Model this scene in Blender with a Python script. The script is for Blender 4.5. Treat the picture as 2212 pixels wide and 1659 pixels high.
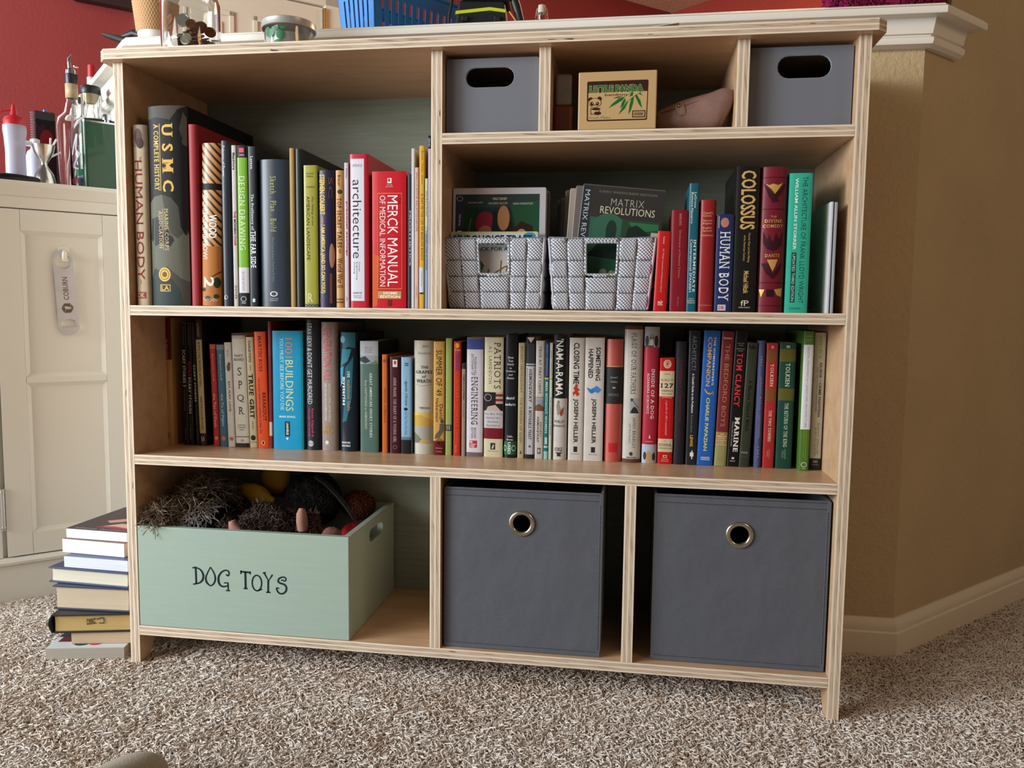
import bpy, bmesh, math, random
import numpy as np
from mathutils import Vector, Matrix

SC = bpy.context.scene
for _o in list(bpy.data.objects):
    bpy.data.objects.remove(_o)
COL = SC.collection
random.seed(7)
RNG = np.random.default_rng(7)

# ------------------------------------------------------------------ camera
CAM_C = np.array([0.8883484, -1.2945151, 0.6381877])
CAM_R = np.array([0.98832331, 0.15190000, 0.01197588])
CAM_U = np.array([-0.02537115, 0.08655587, 0.99592389])
CAM_F = np.array([-0.15024425, 0.98459864, -0.08939906])
FPX = 1749.27
cd = bpy.data.cameras.new('camera')
cd.sensor_fit = 'HORIZONTAL'
cd.sensor_width = 36.0
cd.lens = FPX / 2212.0 * 36.0
cd.clip_start = 0.02
cam = bpy.data.objects.new('camera', cd)
COL.objects.link(cam)
cam.matrix_world = Matrix(((CAM_R[0], CAM_U[0], -CAM_F[0], CAM_C[0]),
                           (CAM_R[1], CAM_U[1], -CAM_F[1], CAM_C[1]),
                           (CAM_R[2], CAM_U[2], -CAM_F[2], CAM_C[2]),
                           (0, 0, 0, 1)))
SC.camera = cam

# ------------------------------------------------------------------ light and exposure
SC.view_settings.view_transform = 'Standard'
SC.view_settings.look = 'None'
SC.view_settings.gamma = 1.0
SC.view_settings.exposure = 0.10
SC.view_settings.use_curve_mapping = False

wd = bpy.data.worlds.new('world')
SC.world = wd
wd.use_nodes = True
wbg = wd.node_tree.nodes['Background']
wbg.inputs['Color'].default_value = (1.0, 0.87, 0.73, 1)
wbg.inputs['Strength'].default_value = 0.13


def area_light(name, loc, target, sx, sy, power, color, spread=math.pi):
    ld = bpy.data.lights.new(name, 'AREA')
    ld.shape = 'RECTANGLE'
    ld.size, ld.size_y = sx, sy
    ld.energy = power
    ld.color = color
    ld.spread = spread
    o = bpy.data.objects.new(name, ld)
    COL.objects.link(o)
    o.location = loc
    d = Vector(target) - Vector(loc)
    o.rotation_euler = d.to_track_quat('-Z', 'Z').to_euler()
    return o


# daylight through the tall window on the left, in front of the bookcase
area_light('window_daylight', (-2.75, -1.75, 1.30), (0.7, 0.0, 0.6), 1.1, 1.4, 164, (0.88, 0.95, 1.0))
# added soft fill from behind the camera, towards the left; no known window
area_light('rear_fill', (-2.1, -2.9, 1.6), (0.4, 0.2, 0.5), 1.7, 1.5, 60, (1.0, 0.94, 0.85))
# added warm fill on the right, imitating bounce off beige walls
area_light('warm_bounce_fill', (2.9, -1.4, 1.9), (1.2, 0.2, 0.5), 0.6, 0.6, 8, (1.0, 0.60, 0.30))
# kitchen ceiling lamp beyond the half wall
area_light('kitchen_lamp', (1.5, 2.3, 2.38), (1.3, 2.4, 0.0), 0.5, 0.5, 24, (1.0, 0.70, 0.42))
area_light('kitchen_daylight', (-1.5, 0.6, 1.9), (-0.6, 2.2, 1.5), 0.8, 1.0, 7, (0.95, 0.97, 1.0))


# ------------------------------------------------------------------ pixel to world (photo frame 2212 x 1659)
def ray(u, v):
    return CAM_F + CAM_R * (u - 1106.0) / FPX + CAM_U * (829.5 - v) / FPX


def at_y(u, v, y):
    d = ray(u, v)
    return CAM_C + d * ((y - CAM_C[1]) / d[1])


def at_z(u, v, z):
    d = ray(u, v)
    return CAM_C + d * ((z - CAM_C[2]) / d[2])


# ------------------------------------------------------------------ materials
def lin(c):
    if isinstance(c, str):
        c = c.lstrip('#')
        c = [int(c[i:i + 2], 16) for i in (0, 2, 4)]
    r = []
    for v in c[:3]:
        v = v / 255.0
        r.append(v / 12.92 if v <= 0.04045 else ((v + 0.055) / 1.055) ** 2.4)
    return (*r, 1.0)


class NT:
    """tiny node helper"""

    def __init__(self, m):
        m.use_nodes = True
        self.t = m.node_tree
        self.b = self.t.nodes['Principled BSDF']

    def n(self, typ, **kw):
        nd = self.t.nodes.new(typ)
        for k, v in kw.items():
            if k in nd.inputs:
                nd.inputs[k].default_value = v
            else:
                setattr(nd, k, v)
        return nd

    def l(self, a, b):
        self.t.links.new(a, b)

    def val(self, x, inp):
        if isinstance(x, (int, float)):
            inp.default_value = x
        else:
            self.l(x, inp)

    def math(self, op, a, b=None, c=None):
        nd = self.n('ShaderNodeMath', operation=op)
        self.val(a, nd.inputs[0])
        if b is not None:
            self.val(b, nd.inputs[1])
        if c is not None:
            self.val(c, nd.inputs[2])
        return nd.outputs[0]

    def mix(self, f, a, b):
        nd = self.n('ShaderNodeMix', data_type='RGBA')
        self.val(f, nd.inputs[0])
        for s, i in ((a, 6), (b, 7)):
            if isinstance(s, (tuple, list)):
                nd.inputs[i].default_value = s
            else:
                self.l(s, nd.inputs[i])
        return nd.outputs[2]

    def ramp(self, f, stops, interp='LINEAR'):
        nd = self.n('ShaderNodeValToRGB')
        cr = nd.color_ramp
        cr.interpolation = interp
        while len(cr.elements) < len(stops):
            cr.elements.new(0.5)
        for e, (p, c) in zip(cr.elements, stops):
            e.position = p
            e.color = c if len(c) == 4 else (*c, 1)
        self.l(f, nd.inputs[0])
        return nd.outputs[0]

    def bump(self, h, strength=0.3, dist=0.002):
        nd = self.n('ShaderNodeBump')
        nd.inputs['Strength'].default_value = strength
        nd.inputs['Distance'].default_value = dist
        self.l(h, nd.inputs['Height'])
        self.l(nd.outputs[0], self.b.inputs['Normal'])

    def coord(self, which='Object', scale=None, rot=None):
        tc = self.n('ShaderNodeTexCoord')
        o = tc.outputs[which]
        if scale or rot:
            mp = self.n('ShaderNodeMapping')
            if scale:
                mp.inputs['Scale'].default_value = scale
            if rot:
                mp.inputs['Rotation'].default_value = rot
            self.l(o, mp.inputs[0])
            o = mp.outputs[0]
        return o

    def noise(self, vec, scale, detail=3, rough=0.5, dist=0.0):
        nd = self.n('ShaderNodeTexNoise', Scale=scale, Detail=detail, Roughness=rough, Distortion=dist)
        self.l(vec, nd.inputs['Vector'])
        return nd.outputs['Fac']


_MC = {}


def mat(col, rough=0.5, metal=0.0, noise=None, bump=None, trans=0.0, ior=1.45, coat=0.0, spec=0.5, sheen=0.0, name=None, alpha=1.0):
    key = (col if isinstance(col, str) else tuple(col), rough, metal, noise, bump, trans, ior, coat, spec, sheen, alpha)
    if key in _MC:
        return _MC[key]
    m = bpy.data.materials.new(name or ('finish_' + str(len(_MC))))
    t = NT(m)
    b = t.b
    c = lin(col)
    b.inputs['Base Color'].default_value = c
    b.inputs['Roughness'].default_value = rough
    b.inputs['Metallic'].default_value = metal
    b.inputs['Transmission Weight'].default_value = trans
    b.inputs['IOR'].default_value = ior
    b.inputs['Coat Weight'].default_value = coat
    b.inputs['Specular IOR Level'].default_value = spec
    b.inputs['Sheen Weight'].default_value = sheen
    if noise:
        sc, amt = noise
        f = t.noise(t.coord(), sc, 4, 0.6)
        d = tuple(x * (1 - amt) for x in c[:3]) + (1,)
        l_ = tuple(min(1, x * (1 + amt)) for x in c[:3]) + (1,)
        t.l(t.ramp(f, [(0.3, d), (0.7, l_)]), b.inputs['Base Color'])
    if bump:
        sc, st = bump
        t.bump(t.noise(t.coord(), sc, 3), st, 0.003)
    _MC[key] = m
    return m


# ------------------------------------------------------------------ mesh building
class MB:
    def __init__(self):
        self.v, self.f, self.m = [], [], []

    def add(self, vs, fs, m=0):
        o = len(self.v)
        self.v.extend([tuple(map(float, p)) for p in vs])
        self.f.extend([tuple(i + o for i in f) for f in fs])
        self.m.extend([m] * len(fs) if isinstance(m, int) else list(m))
        return self

    def box(self, x0, x1, y0, y1, z0, z1, m=0):
        vs = [(x0, y0, z0), (x1, y0, z0), (x1, y1, z0), (x0, y1, z0), (x0, y0, z1), (x1, y0, z1), (x1, y1, z1), (x0, y1, z1)]
        fs = [(0, 3, 2, 1), (4, 5, 6, 7), (0, 1, 5, 4), (1, 2, 6, 5), (2, 3, 7, 6), (3, 0, 4, 7)]
        return self.add(vs, fs, m)

    def hexa(self, b4, t4, m=0):
        """bottom 4 corners (ccw seen from above), top 4 corners"""
        fs = [(0, 3, 2, 1), (4, 5, 6, 7), (0, 1, 5, 4), (1, 2, 6, 5), (2, 3, 7, 6), (3, 0, 4, 7)]
        return self.add(list(b4) + list(t4), fs, m)

    def prism(self, poly, place, m=0, mcap=None):
        """poly: 2-D loop; place(p, k) -> xyz for k in 0, 1"""
        n = len(poly)
        vs = [place(p, 0) for p in poly] + [place(p, 1) for p in poly]
        fs = [tuple(range(n))[::-1], tuple(range(n, 2 * n))] + [(i, (i + 1) % n, n + (i + 1) % n, n + i) for i in range(n)]
        mc = m if mcap is None else mcap
        return self.add(vs, fs, [mc, mc] + [m] * n)

    def lathe(self, prof, seg=32, c=(0, 0, 0), m=0, closed=False, sx=1.0, sy=1.0):
        """profile of (radius, z), revolved about z"""
        vs, fs, ms = [], [], []
        rows = []
        for k, (r, z) in enumerate(prof):
            if r < 1e-6:
                rows.append([len(vs)])
                vs.append((c[0], c[1], c[2] + z))
            else:
                rows.append(list(range(len(vs), len(vs) + seg)))
                for i in range(seg):
                    a = 2 * math.pi * i / seg
                    vs.append((c[0] + r * sx * math.cos(a), c[1] + r * sy * math.sin(a), c[2] + z))
        pairs = list(zip(rows, rows[1:]))
        if closed:
            pairs.append((rows[-1], rows[0]))
        for a, b in pairs:
            for i in range(seg):
                j = (i + 1) % seg
                if len(a) == 1 and len(b) == 1:
                    continue
                if len(a) == 1:
                    fs.append((a[0], b[j], b[i]))
                elif len(b) == 1:
                    fs.append((a[i], a[j], b[0]))
                else:
                    fs.append((a[i], a[j], b[j], b[i]))
        return self.add(vs, fs, m)

    def tube(self, path, r, seg=8, m=0, closed=False, cap=True):
        P = [Vector(p) for p in path]
        n = len(P)
        R = r if isinstance(r, (list, tuple)) else [r] * n
        vs, fs = [], []
        prev = None
        for i, p in enumerate(P):
            if closed:
                t = (P[(i + 1) % n] - P[i - 1])
            else:
                t = P[min(i + 1, n - 1)] - P[max(i - 1, 0)]
            t.normalize()
            if prev is None:
                up = Vector((0, 0, 1)) if abs(t.z) < 0.9 else Vector((1, 0, 0))
                a = t.cross(up).normalized()
            else:
                a = (prev - t * prev.dot(t))
                if a.length < 1e-6:
                    a = t.orthogonal()
                a.normalize()
            prev = a
            b = t.cross(a)
            for k in range(seg):
                an = 2 * math.pi * k / seg
                vs.append(p + (a * math.cos(an) + b * math.sin(an)) * R[i])
        rng = n if closed else n - 1
        for i in range(rng):
            i2 = (i + 1) % n
            for k in range(seg):
                k2 = (k + 1) % seg
                fs.append((i * seg + k, i * seg + k2, i2 * seg + k2, i2 * seg + k))
        if cap and not closed:
            fs.append(tuple(range(seg))[::-1])
            fs.append(tuple((n - 1) * seg + k for k in range(seg)))
        return self.add(vs, fs, m)

    def grid(self, fn, nu, nv, m=0, closed_u=False):
        vs = [fn(i / nu, j / nv) for j in range(nv + 1) for i in range(nu + 1)]
        fs = [(j * (nu + 1) + i, j * (nu + 1) + i + 1, (j + 1) * (nu + 1) + i + 1, (j + 1) * (nu + 1) + i) for j in range(nv) for i in range(nu)]
        return self.add(vs, fs, m)

    def plate(self, outer, holes, place, m=0):
        """flat plate with holes; place(p, k): k = 0 front face, 1 back face"""
        bm = bmesh.new()
        loops = []
        for lp in [outer] + list(holes):
            vv = [bm.verts.new((p[0], p[1], 0)) for p in lp]
            for i in range(len(vv)):
                bm.edges.new((vv[i], vv[(i + 1) % len(vv)]))
            loops.append(lp)
        bmesh.ops.triangle_fill(bm, use_beauty=True, use_dissolve=False, edges=bm.edges[:], normal=(0, 0, 1))
        bm.verts.index_update()
        V = [(v.co.x, v.co.y) for v in bm.verts]
        T = [tuple(v.index for v in f.verts) for f in bm.faces]
        bm.free()
        n = len(V)
        vs = [place(p, 0) for p in V] + [place(p, 1) for p in V]
        fs = list(T) + [tuple(i + n for i in f[::-1]) for f in T]
        o = 0
        for lp in loops:
            k = len(lp)
            for i in range(k):
                a, b = o + i, o + (i + 1) % k
                fs.append((a, b, b + n, a + n))
            o += k
        return self.add(vs, fs, m)

    def build(self, name, mats, parent=None, loc=None, smooth=None, bevel=None, fix=True):
        me = bpy.data.meshes.new(name)
        me.from_pydata(self.v, [], self.f)
        if not isinstance(mats, (list, tuple)):
            mats = [mats]
        for mm in mats:
            me.materials.append(mm)
        if len(mats) > 1:
            me.polygons.foreach_set('material_index', self.m)
        if fix:
            bm = bmesh.new()
            bm.from_mesh(me)
            bmesh.ops.recalc_face_normals(bm, faces=bm.faces)
            bm.to_mesh(me)
            bm.free()
        me.update()
        if smooth is not None:
            me.polygons.foreach_set('use_smooth', [True] * len(me.polygons))
            me.set_sharp_from_angle(angle=math.radians(smooth))
        o = bpy.data.objects.new(name, me)
        COL.objects.link(o)
        if parent is not None:
            o.parent = parent
        if loc is not None:
            o.location = loc
        if bevel:
            bv = o.modifiers.new('bevel', 'BEVEL')
            bv.width = bevel
            bv.segments = 2
            bv.limit_method = 'ANGLE'
            bv.angle_limit = math.radians(40)
        return o


def tag(o, label, cat, group=None, kind=None):
    if label:
        o['label'] = label
    if cat:
        o['category'] = cat
    if group:
        o['group'] = group
    if kind:
        o['kind'] = kind
    return o


def thing(name, label, cat, loc=(0, 0, 0), rotz=0.0, group=None, rot=None):
    o = bpy.data.objects.new(name, None)
    o.empty_display_size = 0.05
    COL.objects.link(o)
    o.location = loc
    o.rotation_euler = rot if rot is not None else (0, 0, rotz)
    return tag(o, label, cat, group)


def stadium(cx, cy, w, h, n=8):
    """rounded slot w x h (w > h: horizontal)"""
    pts = []
    if w >= h:
        r = h / 2
        for s, c0 in ((1, cx + w / 2 - r), (-1, cx - w / 2 + r)):
            for i in range(n + 1):
                a = -math.pi / 2 + math.pi * i / n
                pts.append((c0 + s * r * math.cos(a), cy + s * r * math.sin(a)))
    else:
        r = w / 2
        for s, c0 in ((1, cy + h / 2 - r), (-1, cy - h / 2 + r)):
            for i in range(n + 1):
                a = math.pi * i / n
                pts.append((cx + s * r * math.cos(a), c0 + s * r * math.sin(a)))
    return pts


def rrect(x0, x1, y0, y1, r, n=4):
    pts = []
    for cx, cy, a0 in ((x1 - r, y0 + r, -90), (x1 - r, y1 - r, 0), (x0 + r, y1 - r, 90), (x0 + r, y0 + r, 180)):
        for i in range(n + 1):
            a = math.radians(a0 + 90 * i / n)
            pts.append((cx + r * math.cos(a), cy + r * math.sin(a)))
    return pts


def circle(cx, cy, r, n=24):
    return [(cx + r * math.cos(2 * math.pi * i / n), cy + r * math.sin(2 * math.pi * i / n)) for i in range(n)]


# ------------------------------------------------------------------ lettering
_FC = {}
_fcu = bpy.data.curves.new('lettering_curve', 'FONT')
_fcu.resolution_u = 2
_fob = bpy.data.objects.new('lettering_curve', _fcu)


def glyphs(text, bold=0.0, space=1.0, serif=False):
    """flat lettering normalised to a unit box: (Nx2 verts, faces)"""
    k = (text, bold, space, serif)
    if k in _FC:
        return _FC[k]
    off = min(bold, 0.018)
    _fcu.body = text
    _fcu.offset = off
    _fcu.space_character = space + (0.16 if serif else 0.0)
    _fcu.align_x = 'CENTER'
    _fcu.space_line = 0.9
    me = bpy.data.meshes.new_from_object(_fob)
    n = len(me.vertices)
    co = np.empty(n * 3)
    me.vertices.foreach_get('co', co)
    co = co.reshape(-1, 3)[:, :2]
    fs = [tuple(p.vertices) for p in me.polygons]
    bpy.data.meshes.remove(me)
    if serif:
        # thin slab feet and heads on every upright stem end
        cnt = {}
        for f in fs:
            for i in range(len(f)):
                e = (min(f[i], f[i - 1]), max(f[i], f[i - 1]))
                cnt[e] = cnt.get(e, 0) + 1
        caps = []
        for (i, j), c in cnt.items():
            (x0, y0), (x1, y1) = co[i], co[j]
            if c == 1 and abs(y0 - y1) < 0.012 and 0.03 < abs(x0 - x1) < 0.20:
                caps.append((min(x0, x1), max(x0, x1), y0))
        ys = sorted(c[2] for c in caps)
        if ys:
            lo_, hi_ = ys[0], ys[-1]
            V = [tuple(c) for c in co]
            for x0, x1, yy in caps:
                mid = (lo_ + hi_) / 2
                th_ = 0.045
                ya, yb = (yy - 0.004, yy + th_) if yy < mid else (yy - th_, yy + 0.004)
                q = len(V)
                V += [(x0 - 0.085, ya), (x1 + 0.085, ya), (x1 + 0.085, yb), (x0 - 0.085, yb)]
                fs.append((q, q + 1, q + 2, q + 3))
            co = np.array(V)
    lo, hi = co.min(0), co.max(0)
    # heavier strokes: the same letters stamped twice, a hair apart
    d = (bold - 0.018) * 1.6 if bold > 0.018 else 0.0
    wd_ = np.maximum(hi - lo, 1e-6) + np.array([d, 0.0])
    _FC[k] = ((co - lo) / wd_, fs, d / wd_[0])
    return _FC[k]


class Print:
    """flat ink on a face: a = 0..1 left to right, t = 0..1 top to bottom, mapped by put(a, t, layer)"""

    def __init__(self, put, aspect=1.0, cuts=None):
        self.put, self.mb, self.cols, self.k = put, MB(), [], 0
        self.aspect = aspect          # width / height of the face
        self.cuts = cuts

    def _m(self, col):
        if col not in self.cols:
            self.cols.append(col)
        return self.cols.index(col)

    def _emit(self, pts, fs, col):
        if self.cuts:
            bm = bmesh.new()
            vv = [bm.verts.new((p[0], p[1], 0)) for p in pts]
            for f in fs:
                try:
                    bm.faces.new([vv[i] for i in f])
                except ValueError:
                    pass
            for c in self.cuts:
                bmesh.ops.bisect_plane(bm, geom=bm.verts[:] + bm.edges[:] + bm.faces[:], plane_co=(c, 0, 0), plane_no=(1, 0, 0), dist=1e-6)
            bm.verts.index_update()
            pts = [(v.co.x, v.co.y) for v in bm.verts]
            fs = [tuple(v.index for v in f.verts) for f in bm.faces]
            bm.free()
        self.mb.add([self.put(a, t, self.k) for a, t in pts], fs, self._m(col))
        self.k += 1

    def rect(self, a0, a1, t0, t1, col):
        self._emit([(a0, t1), (a1, t1), (a1, t0), (a0, t0)], [(0, 1, 2, 3)], col)

    def frame(self, a0, a1, t0, t1, wa, wt, col):
        for r in ((a0, a1, t0, t0 + wt), (a0, a1, t1 - wt, t1), (a0, a0 + wa, t0 + wt, t1 - wt), (a1 - wa, a1, t0 + wt, t1 - wt)):
            self.rect(*r, col)
            self.k -= 1
        self.k += 1

    def poly(self, pts, col):
        self._emit(pts, [tuple(range(len(pts)))], col)

    def oval(self, a, t, ra, rt, col, n=20):
        self.poly([(a + ra * math.cos(2 * math.pi * i / n), t + rt * math.sin(2 * math.pi * i / n)) for i in range(n)], col)

    def ring(self, a, t, ra, rt, w, col, n=20):
        o = [(a + ra * math.cos(2 * math.pi * i / n), t + rt * math.sin(2 * math.pi * i / n)) for i in range(n)]
        q = [(a + ra * (1 - w) * math.cos(2 * math.pi * i / n), t + rt * (1 - w) * math.sin(2 * math.pi * i / n)) for i in range(n)]
        self._emit(o + q, [(i, (i + 1) % n, n + (i + 1) % n, n + i) for i in range(n)], col)

    def _type(self, text, bold, space, serif, fn, col):
        co, fs, d = glyphs(text, bold, space, serif)
        self._emit([fn(x, y) for x, y in co], fs, col)
        if d:
            self._emit([fn(x + d, y) for x, y in co], fs, col)

    def down(self, text, a0, a1, t0, t1, col, bold=0.0, slant=0.0, space=1.0, serif=False):
        """reads from top to bottom, letter tops to the right"""
        self._type(text, bold, space, serif, lambda x, y: (a0 + y * (a1 - a0), t0 + (x + slant * (y - 0.5) * 0.05) * (t1 - t0)), col)

    def up(self, text, a0, a1, t0, t1, col, bold=0.0, space=1.0):
        self._type(text, bold, space, False, lambda x, y: (a1 - y * (a1 - a0), t1 - x * (t1 - t0)), col)

    def across(self, text, a0, a1, t0, t1, col, bold=0.0, space=1.0, tilt=0.0, serif=False):
        self._type(text, bold, space, serif, lambda x, y: (a0 + x * (a1 - a0), t1 - y * (t1 - t0) + tilt * x), col)

    def line(self, pts, w, col):
        """stroke through (a, t) points; w as a fraction of face height"""
        asp = self.aspect
        P = np.array([(a * asp, t) for a, t in pts], float)
        n = len(P)
        W = np.array(w if isinstance(w, (list, tuple)) else [w] * n, float)
        if n > 3:
            Q = np.concatenate([[2 * P[0] - P[1]], P, [2 * P[-1] - P[-2]]])
            P2, W2 = [], []
            for i in range(n - 1):
                for k in range(5):
                    x = k / 5
                    q0, q1, q2, q3 = Q[i:i + 4]
                    P2.append(0.5 * (2 * q1 + (q2 - q0) * x + (2 * q0 - 5 * q1 + 4 * q2 - q3) * x * x + (3 * q1 - q0 - 3 * q2 + q3) * x ** 3))
                    W2.append(W[i] + (W[i + 1] - W[i]) * x)
            P, W = np.array(P2 + [P[-1]]), np.array(W2 + [W[-1]])
            n = len(P)
        L, R = [], []
        for i in range(n):
            d = P[min(i + 1, n - 1)] - P[max(i - 1, 0)]
            d = d / (np.hypot(*d) + 1e-9)
            nn = np.array([-d[1], d[0]]) * W[i] / 2
            L.append(P[i] + nn)
            R.append(P[i] - nn)
        pts2 = [(x / asp, y) for x, y in L + R]
        self._emit(pts2, [(i, i + 1, n + i + 1, n + i) for i in range(n - 1)], col)

    def build(self, name, parent, rough=0.5, metals=()):
        if not self.mb.f:
            return None
        ms = [c if not isinstance(c, (str, tuple)) else mat(c, rough=0.35 if c in metals else rough, metal=0.35 if c in metals else 0.0, spec=0.16) for c in self.cols]
        o = self.mb.build(name, ms, parent, fix=False, smooth=60 if self.cuts else None)
        return o


# ------------------------------------------------------------------ yarn / fur strands
def strands(P, N, length, radius, lean=0.6, curl=0.5, seg=3, sides=3, tones=None, seed=0, name='pile', material=None, parent=None, flat=0.0, flow=None, stray=0.5, coil=0.0):
    """little bent tapered tubes growing from points P along normals N, one mesh with a per-strand 'tone'"""
    rg = np.random.default_rng(seed)
    n = len(P)
    P = np.asarray(P, float)
    N = np.asarray(N, float)
    N = N / np.linalg.norm(N, axis=1, keepdims=True)
    rv = rg.normal(size=(n, 3))
    if flow is not None:
        rv = np.asarray(flow, float) + rv * stray
        T1 = rv - N * (rv * N).sum(1, keepdims=True)
    else:
        T1 = np.cross(N, rv)
    T1 /= np.linalg.norm(T1, axis=1, keepdims=True) + 1e-9
    T2 = np.cross(N, T1)
    L = length * rg.uniform(0.7, 1.3, n)[:, None]
    R = radius * rg.uniform(0.8, 1.25, n)
    le = lean * rg.uniform(0.3, 1.4, n)[:, None]
    cu = curl * rg.uniform(-1, 1, n)[:, None]
    pts = []
    for s in np.linspace(0, 1, seg + 1):
        up = (s - flat * s * s)
        pts.append(P + N * L * up + T1 * L * le * s * s + T2 * L * cu * (0.45 * math.sin(s * 4.6) * (0.4 + s)) )
    if coil:
        ph = rg.uniform(0, 6.28, n)[:, None]
        for i, s in enumerate(np.linspace(0, 1, seg + 1)):
            pts[i] = pts[i] + (T1 * np.cos(ph + 5.5 * s) + T2 * np.sin(ph + 5.5 * s)) * L * coil
    prof = [1.0, 1.0, 0.92, 0.55] if seg == 3 else list(np.linspace(1, 0.5, seg + 1))
    V = np.empty((n, seg + 1, sides, 3))
    for i in range(seg + 1):
        a, b = pts[max(i - 1, 0)], pts[min(i + 1, seg)]
        d = b - a
        d /= np.linalg.norm(d, axis=1, keepdims=True) + 1e-9
        u = np.cross(d, T2 + 0.01)
        u /= np.linalg.norm(u, axis=1, keepdims=True) + 1e-9
        w = np.cross(d, u)
        for k in range(sides):
            an = 2 * math.pi * k / sides
            V[:, i, k] = pts[i] + (u * math.cos(an) + w * math.sin(an)) * (R * prof[i])[:, None]
    per = (seg + 1) * sides
    base = []
    for i in range(seg):
        for k in range(sides):
            k2 = (k + 1) % sides
            base.append((i * sides + k, i * sides + k2, (i + 1) * sides + k2, (i + 1) * sides + k))
    base = np.array(base)
    nq = len(base)
    F = (base[None] + (np.arange(n) * per)[:, None, None]).reshape(-1)
    me = bpy.data.meshes.new(name)
    me.vertices.add(n * per)
    me.vertices.foreach_set('co', V.reshape(-1))
    me.loops.add(n * nq * 4)
    me.loops.foreach_set('vertex_index', F.astype(np.int32))
    me.polygons.add(n * nq)
    me.polygons.foreach_set('loop_start', np.arange(0, n * nq * 4, 4, dtype=np.int32))
    me.polygons.foreach_set('loop_total', np.full(n * nq, 4, dtype=np.int32))
    me.polygons.foreach_set('use_smooth', np.ones(n * nq, dtype=bool))
    me.update(calc_edges=True)
    tn = rg.uniform(0, 1, n) if tones is None else np.asarray(tones)
    at = me.attributes.new('tone', 'FLOAT', 'POINT')
    at.data.foreach_set('value', np.repeat(tn, per).astype(np.float32))
    if material:
        me.materials.append(material)
    o = bpy.data.objects.new(name, me)
    COL.objects.link(o)
    if parent:
        o.parent = parent
    return o


def yarn_mat(name, stops, rough=0.9, sheen=0.0):
    m = bpy.data.materials.new(name)
    t = NT(m)
    a = t.n('ShaderNodeAttribute', attribute_name='tone')
    t.l(t.ramp(a.outputs['Fac'], [(p, lin(c)) for p, c in stops]), t.b.inputs['Base Color'])
    t.b.inputs['Roughness'].default_value = rough
    t.b.inputs['Specular IOR Level'].default_value = 0.2
    t.b.inputs['Sheen Weight'].default_value = sheen
    return m

# ================================================================== shared wood and paint
def ply_edge(axis):
    m = bpy.data.materials.new('plywood_edge_' + axis)
    t = NT(m)
    g = t.n('ShaderNodeSeparateXYZ')
    t.l(t.coord('Generated'), g.inputs[0])
    f = g.outputs['XYZ'.index(axis)]
    o = t.n('ShaderNodeSeparateXYZ')
    t.l(t.coord('Object'), o.inputs[0])
    w = o.outputs['XYZ'.index(axis)]
    u = o.outputs['Z' if axis == 'X' else 'X']
    v = o.outputs['Y']
    cmb = t.n('ShaderNodeCombineXYZ')
    t.l(t.math('ADD', t.math('MULTIPLY', u, 30), t.math('MULTIPLY', w, 360)), cmb.inputs[0])
    t.l(t.math('MULTIPLY', w, 220), cmb.inputs[1])
    t.l(t.math('MULTIPLY', v, 70), cmb.inputs[2])
    st = t.noise(cmb.outputs[0], 1.0, 4, 0.65)
    cmb2 = t.n('ShaderNodeCombineXYZ')
    t.l(t.math('MULTIPLY', u, 9), cmb2.inputs[0])
    t.l(t.math('MULTIPLY', w, 90), cmb2.inputs[1])
    t.l(t.math('MULTIPLY', v, 20), cmb2.inputs[2])
    blot = t.noise(cmb2.outputs[0], 1.0, 2, 0.5)
    grain = t.ramp(st, [(0.34, lin('8c7864')), (0.47, lin('bda892')), (0.62, lin('c9b6a0'))])
    light = t.ramp(st, [(0.3, lin('dacab3')), (0.7, lin('e6dac8'))])
    fw = t.math('ADD', f, t.math('MULTIPLY', t.math('SUBTRACT', blot, 0.5), 0.10))
    band = t.ramp(fw, [(0.0, (0, 0, 0)), (0.13, (0, 0, 0)), (0.16, (1, 1, 1)), (0.40, (1, 1, 1)), (0.43, (0, 0, 0)), (0.54, (0, 0, 0)), (0.57, (1, 1, 1)), (0.84, (1, 1, 1)), (0.87, (0, 0, 0)), (1.0, (0, 0, 0))])
    base = t.mix(band, light, grain)
    # a few dark core voids
    cmb3 = t.n('ShaderNodeCombineXYZ')
    t.l(t.math('MULTIPLY', u, 26), cmb3.inputs[0])
    t.l(t.math('MULTIPLY', w, 240), cmb3.inputs[1])
    t.l(t.math('MULTIPLY', v, 30), cmb3.inputs[2])
    kn = t.ramp(t.noise(cmb3.outputs[0], 1.0, 1, 0.4), [(0.745, (0, 0, 0)), (0.765, (1, 1, 1))])
    t.l(t.mix(t.math('MULTIPLY', kn, band), base, lin('3a2718')), t.b.inputs['Base Color'])
    t.b.inputs['Roughness'].default_value = 0.55
    t.bump(st, 0.15, 0.001)
    return m


def birch(rot=(0, 0, 0)):
    m = bpy.data.materials.new('birch_veneer')
    t = NT(m)
    vec = t.coord('Object', scale=(4, 22, 22), rot=rot)
    f = t.noise(vec, 2.0, 5, 0.6, 0.4)
    big = t.noise(t.coord('Object'), 9.0, 2)
    c = t.ramp(f, [(0.25, lin('b5906c')), (0.5, lin('c6a482')), (0.8, lin('d0b193'))])
    t.l(t.mix(t.math('MULTIPLY', big, 0.35), c, lin('bd9a76')), t.b.inputs['Base Color'])
    t.b.inputs['Roughness'].default_value = 0.38
    t.b.inputs['Coat Weight'].default_value = 0.25
    t.b.inputs['Coat Roughness'].default_value = 0.25
    return m


PLY_X, PLY_Z, BIRCH = ply_edge('X'), ply_edge('Z'), birch()


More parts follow.
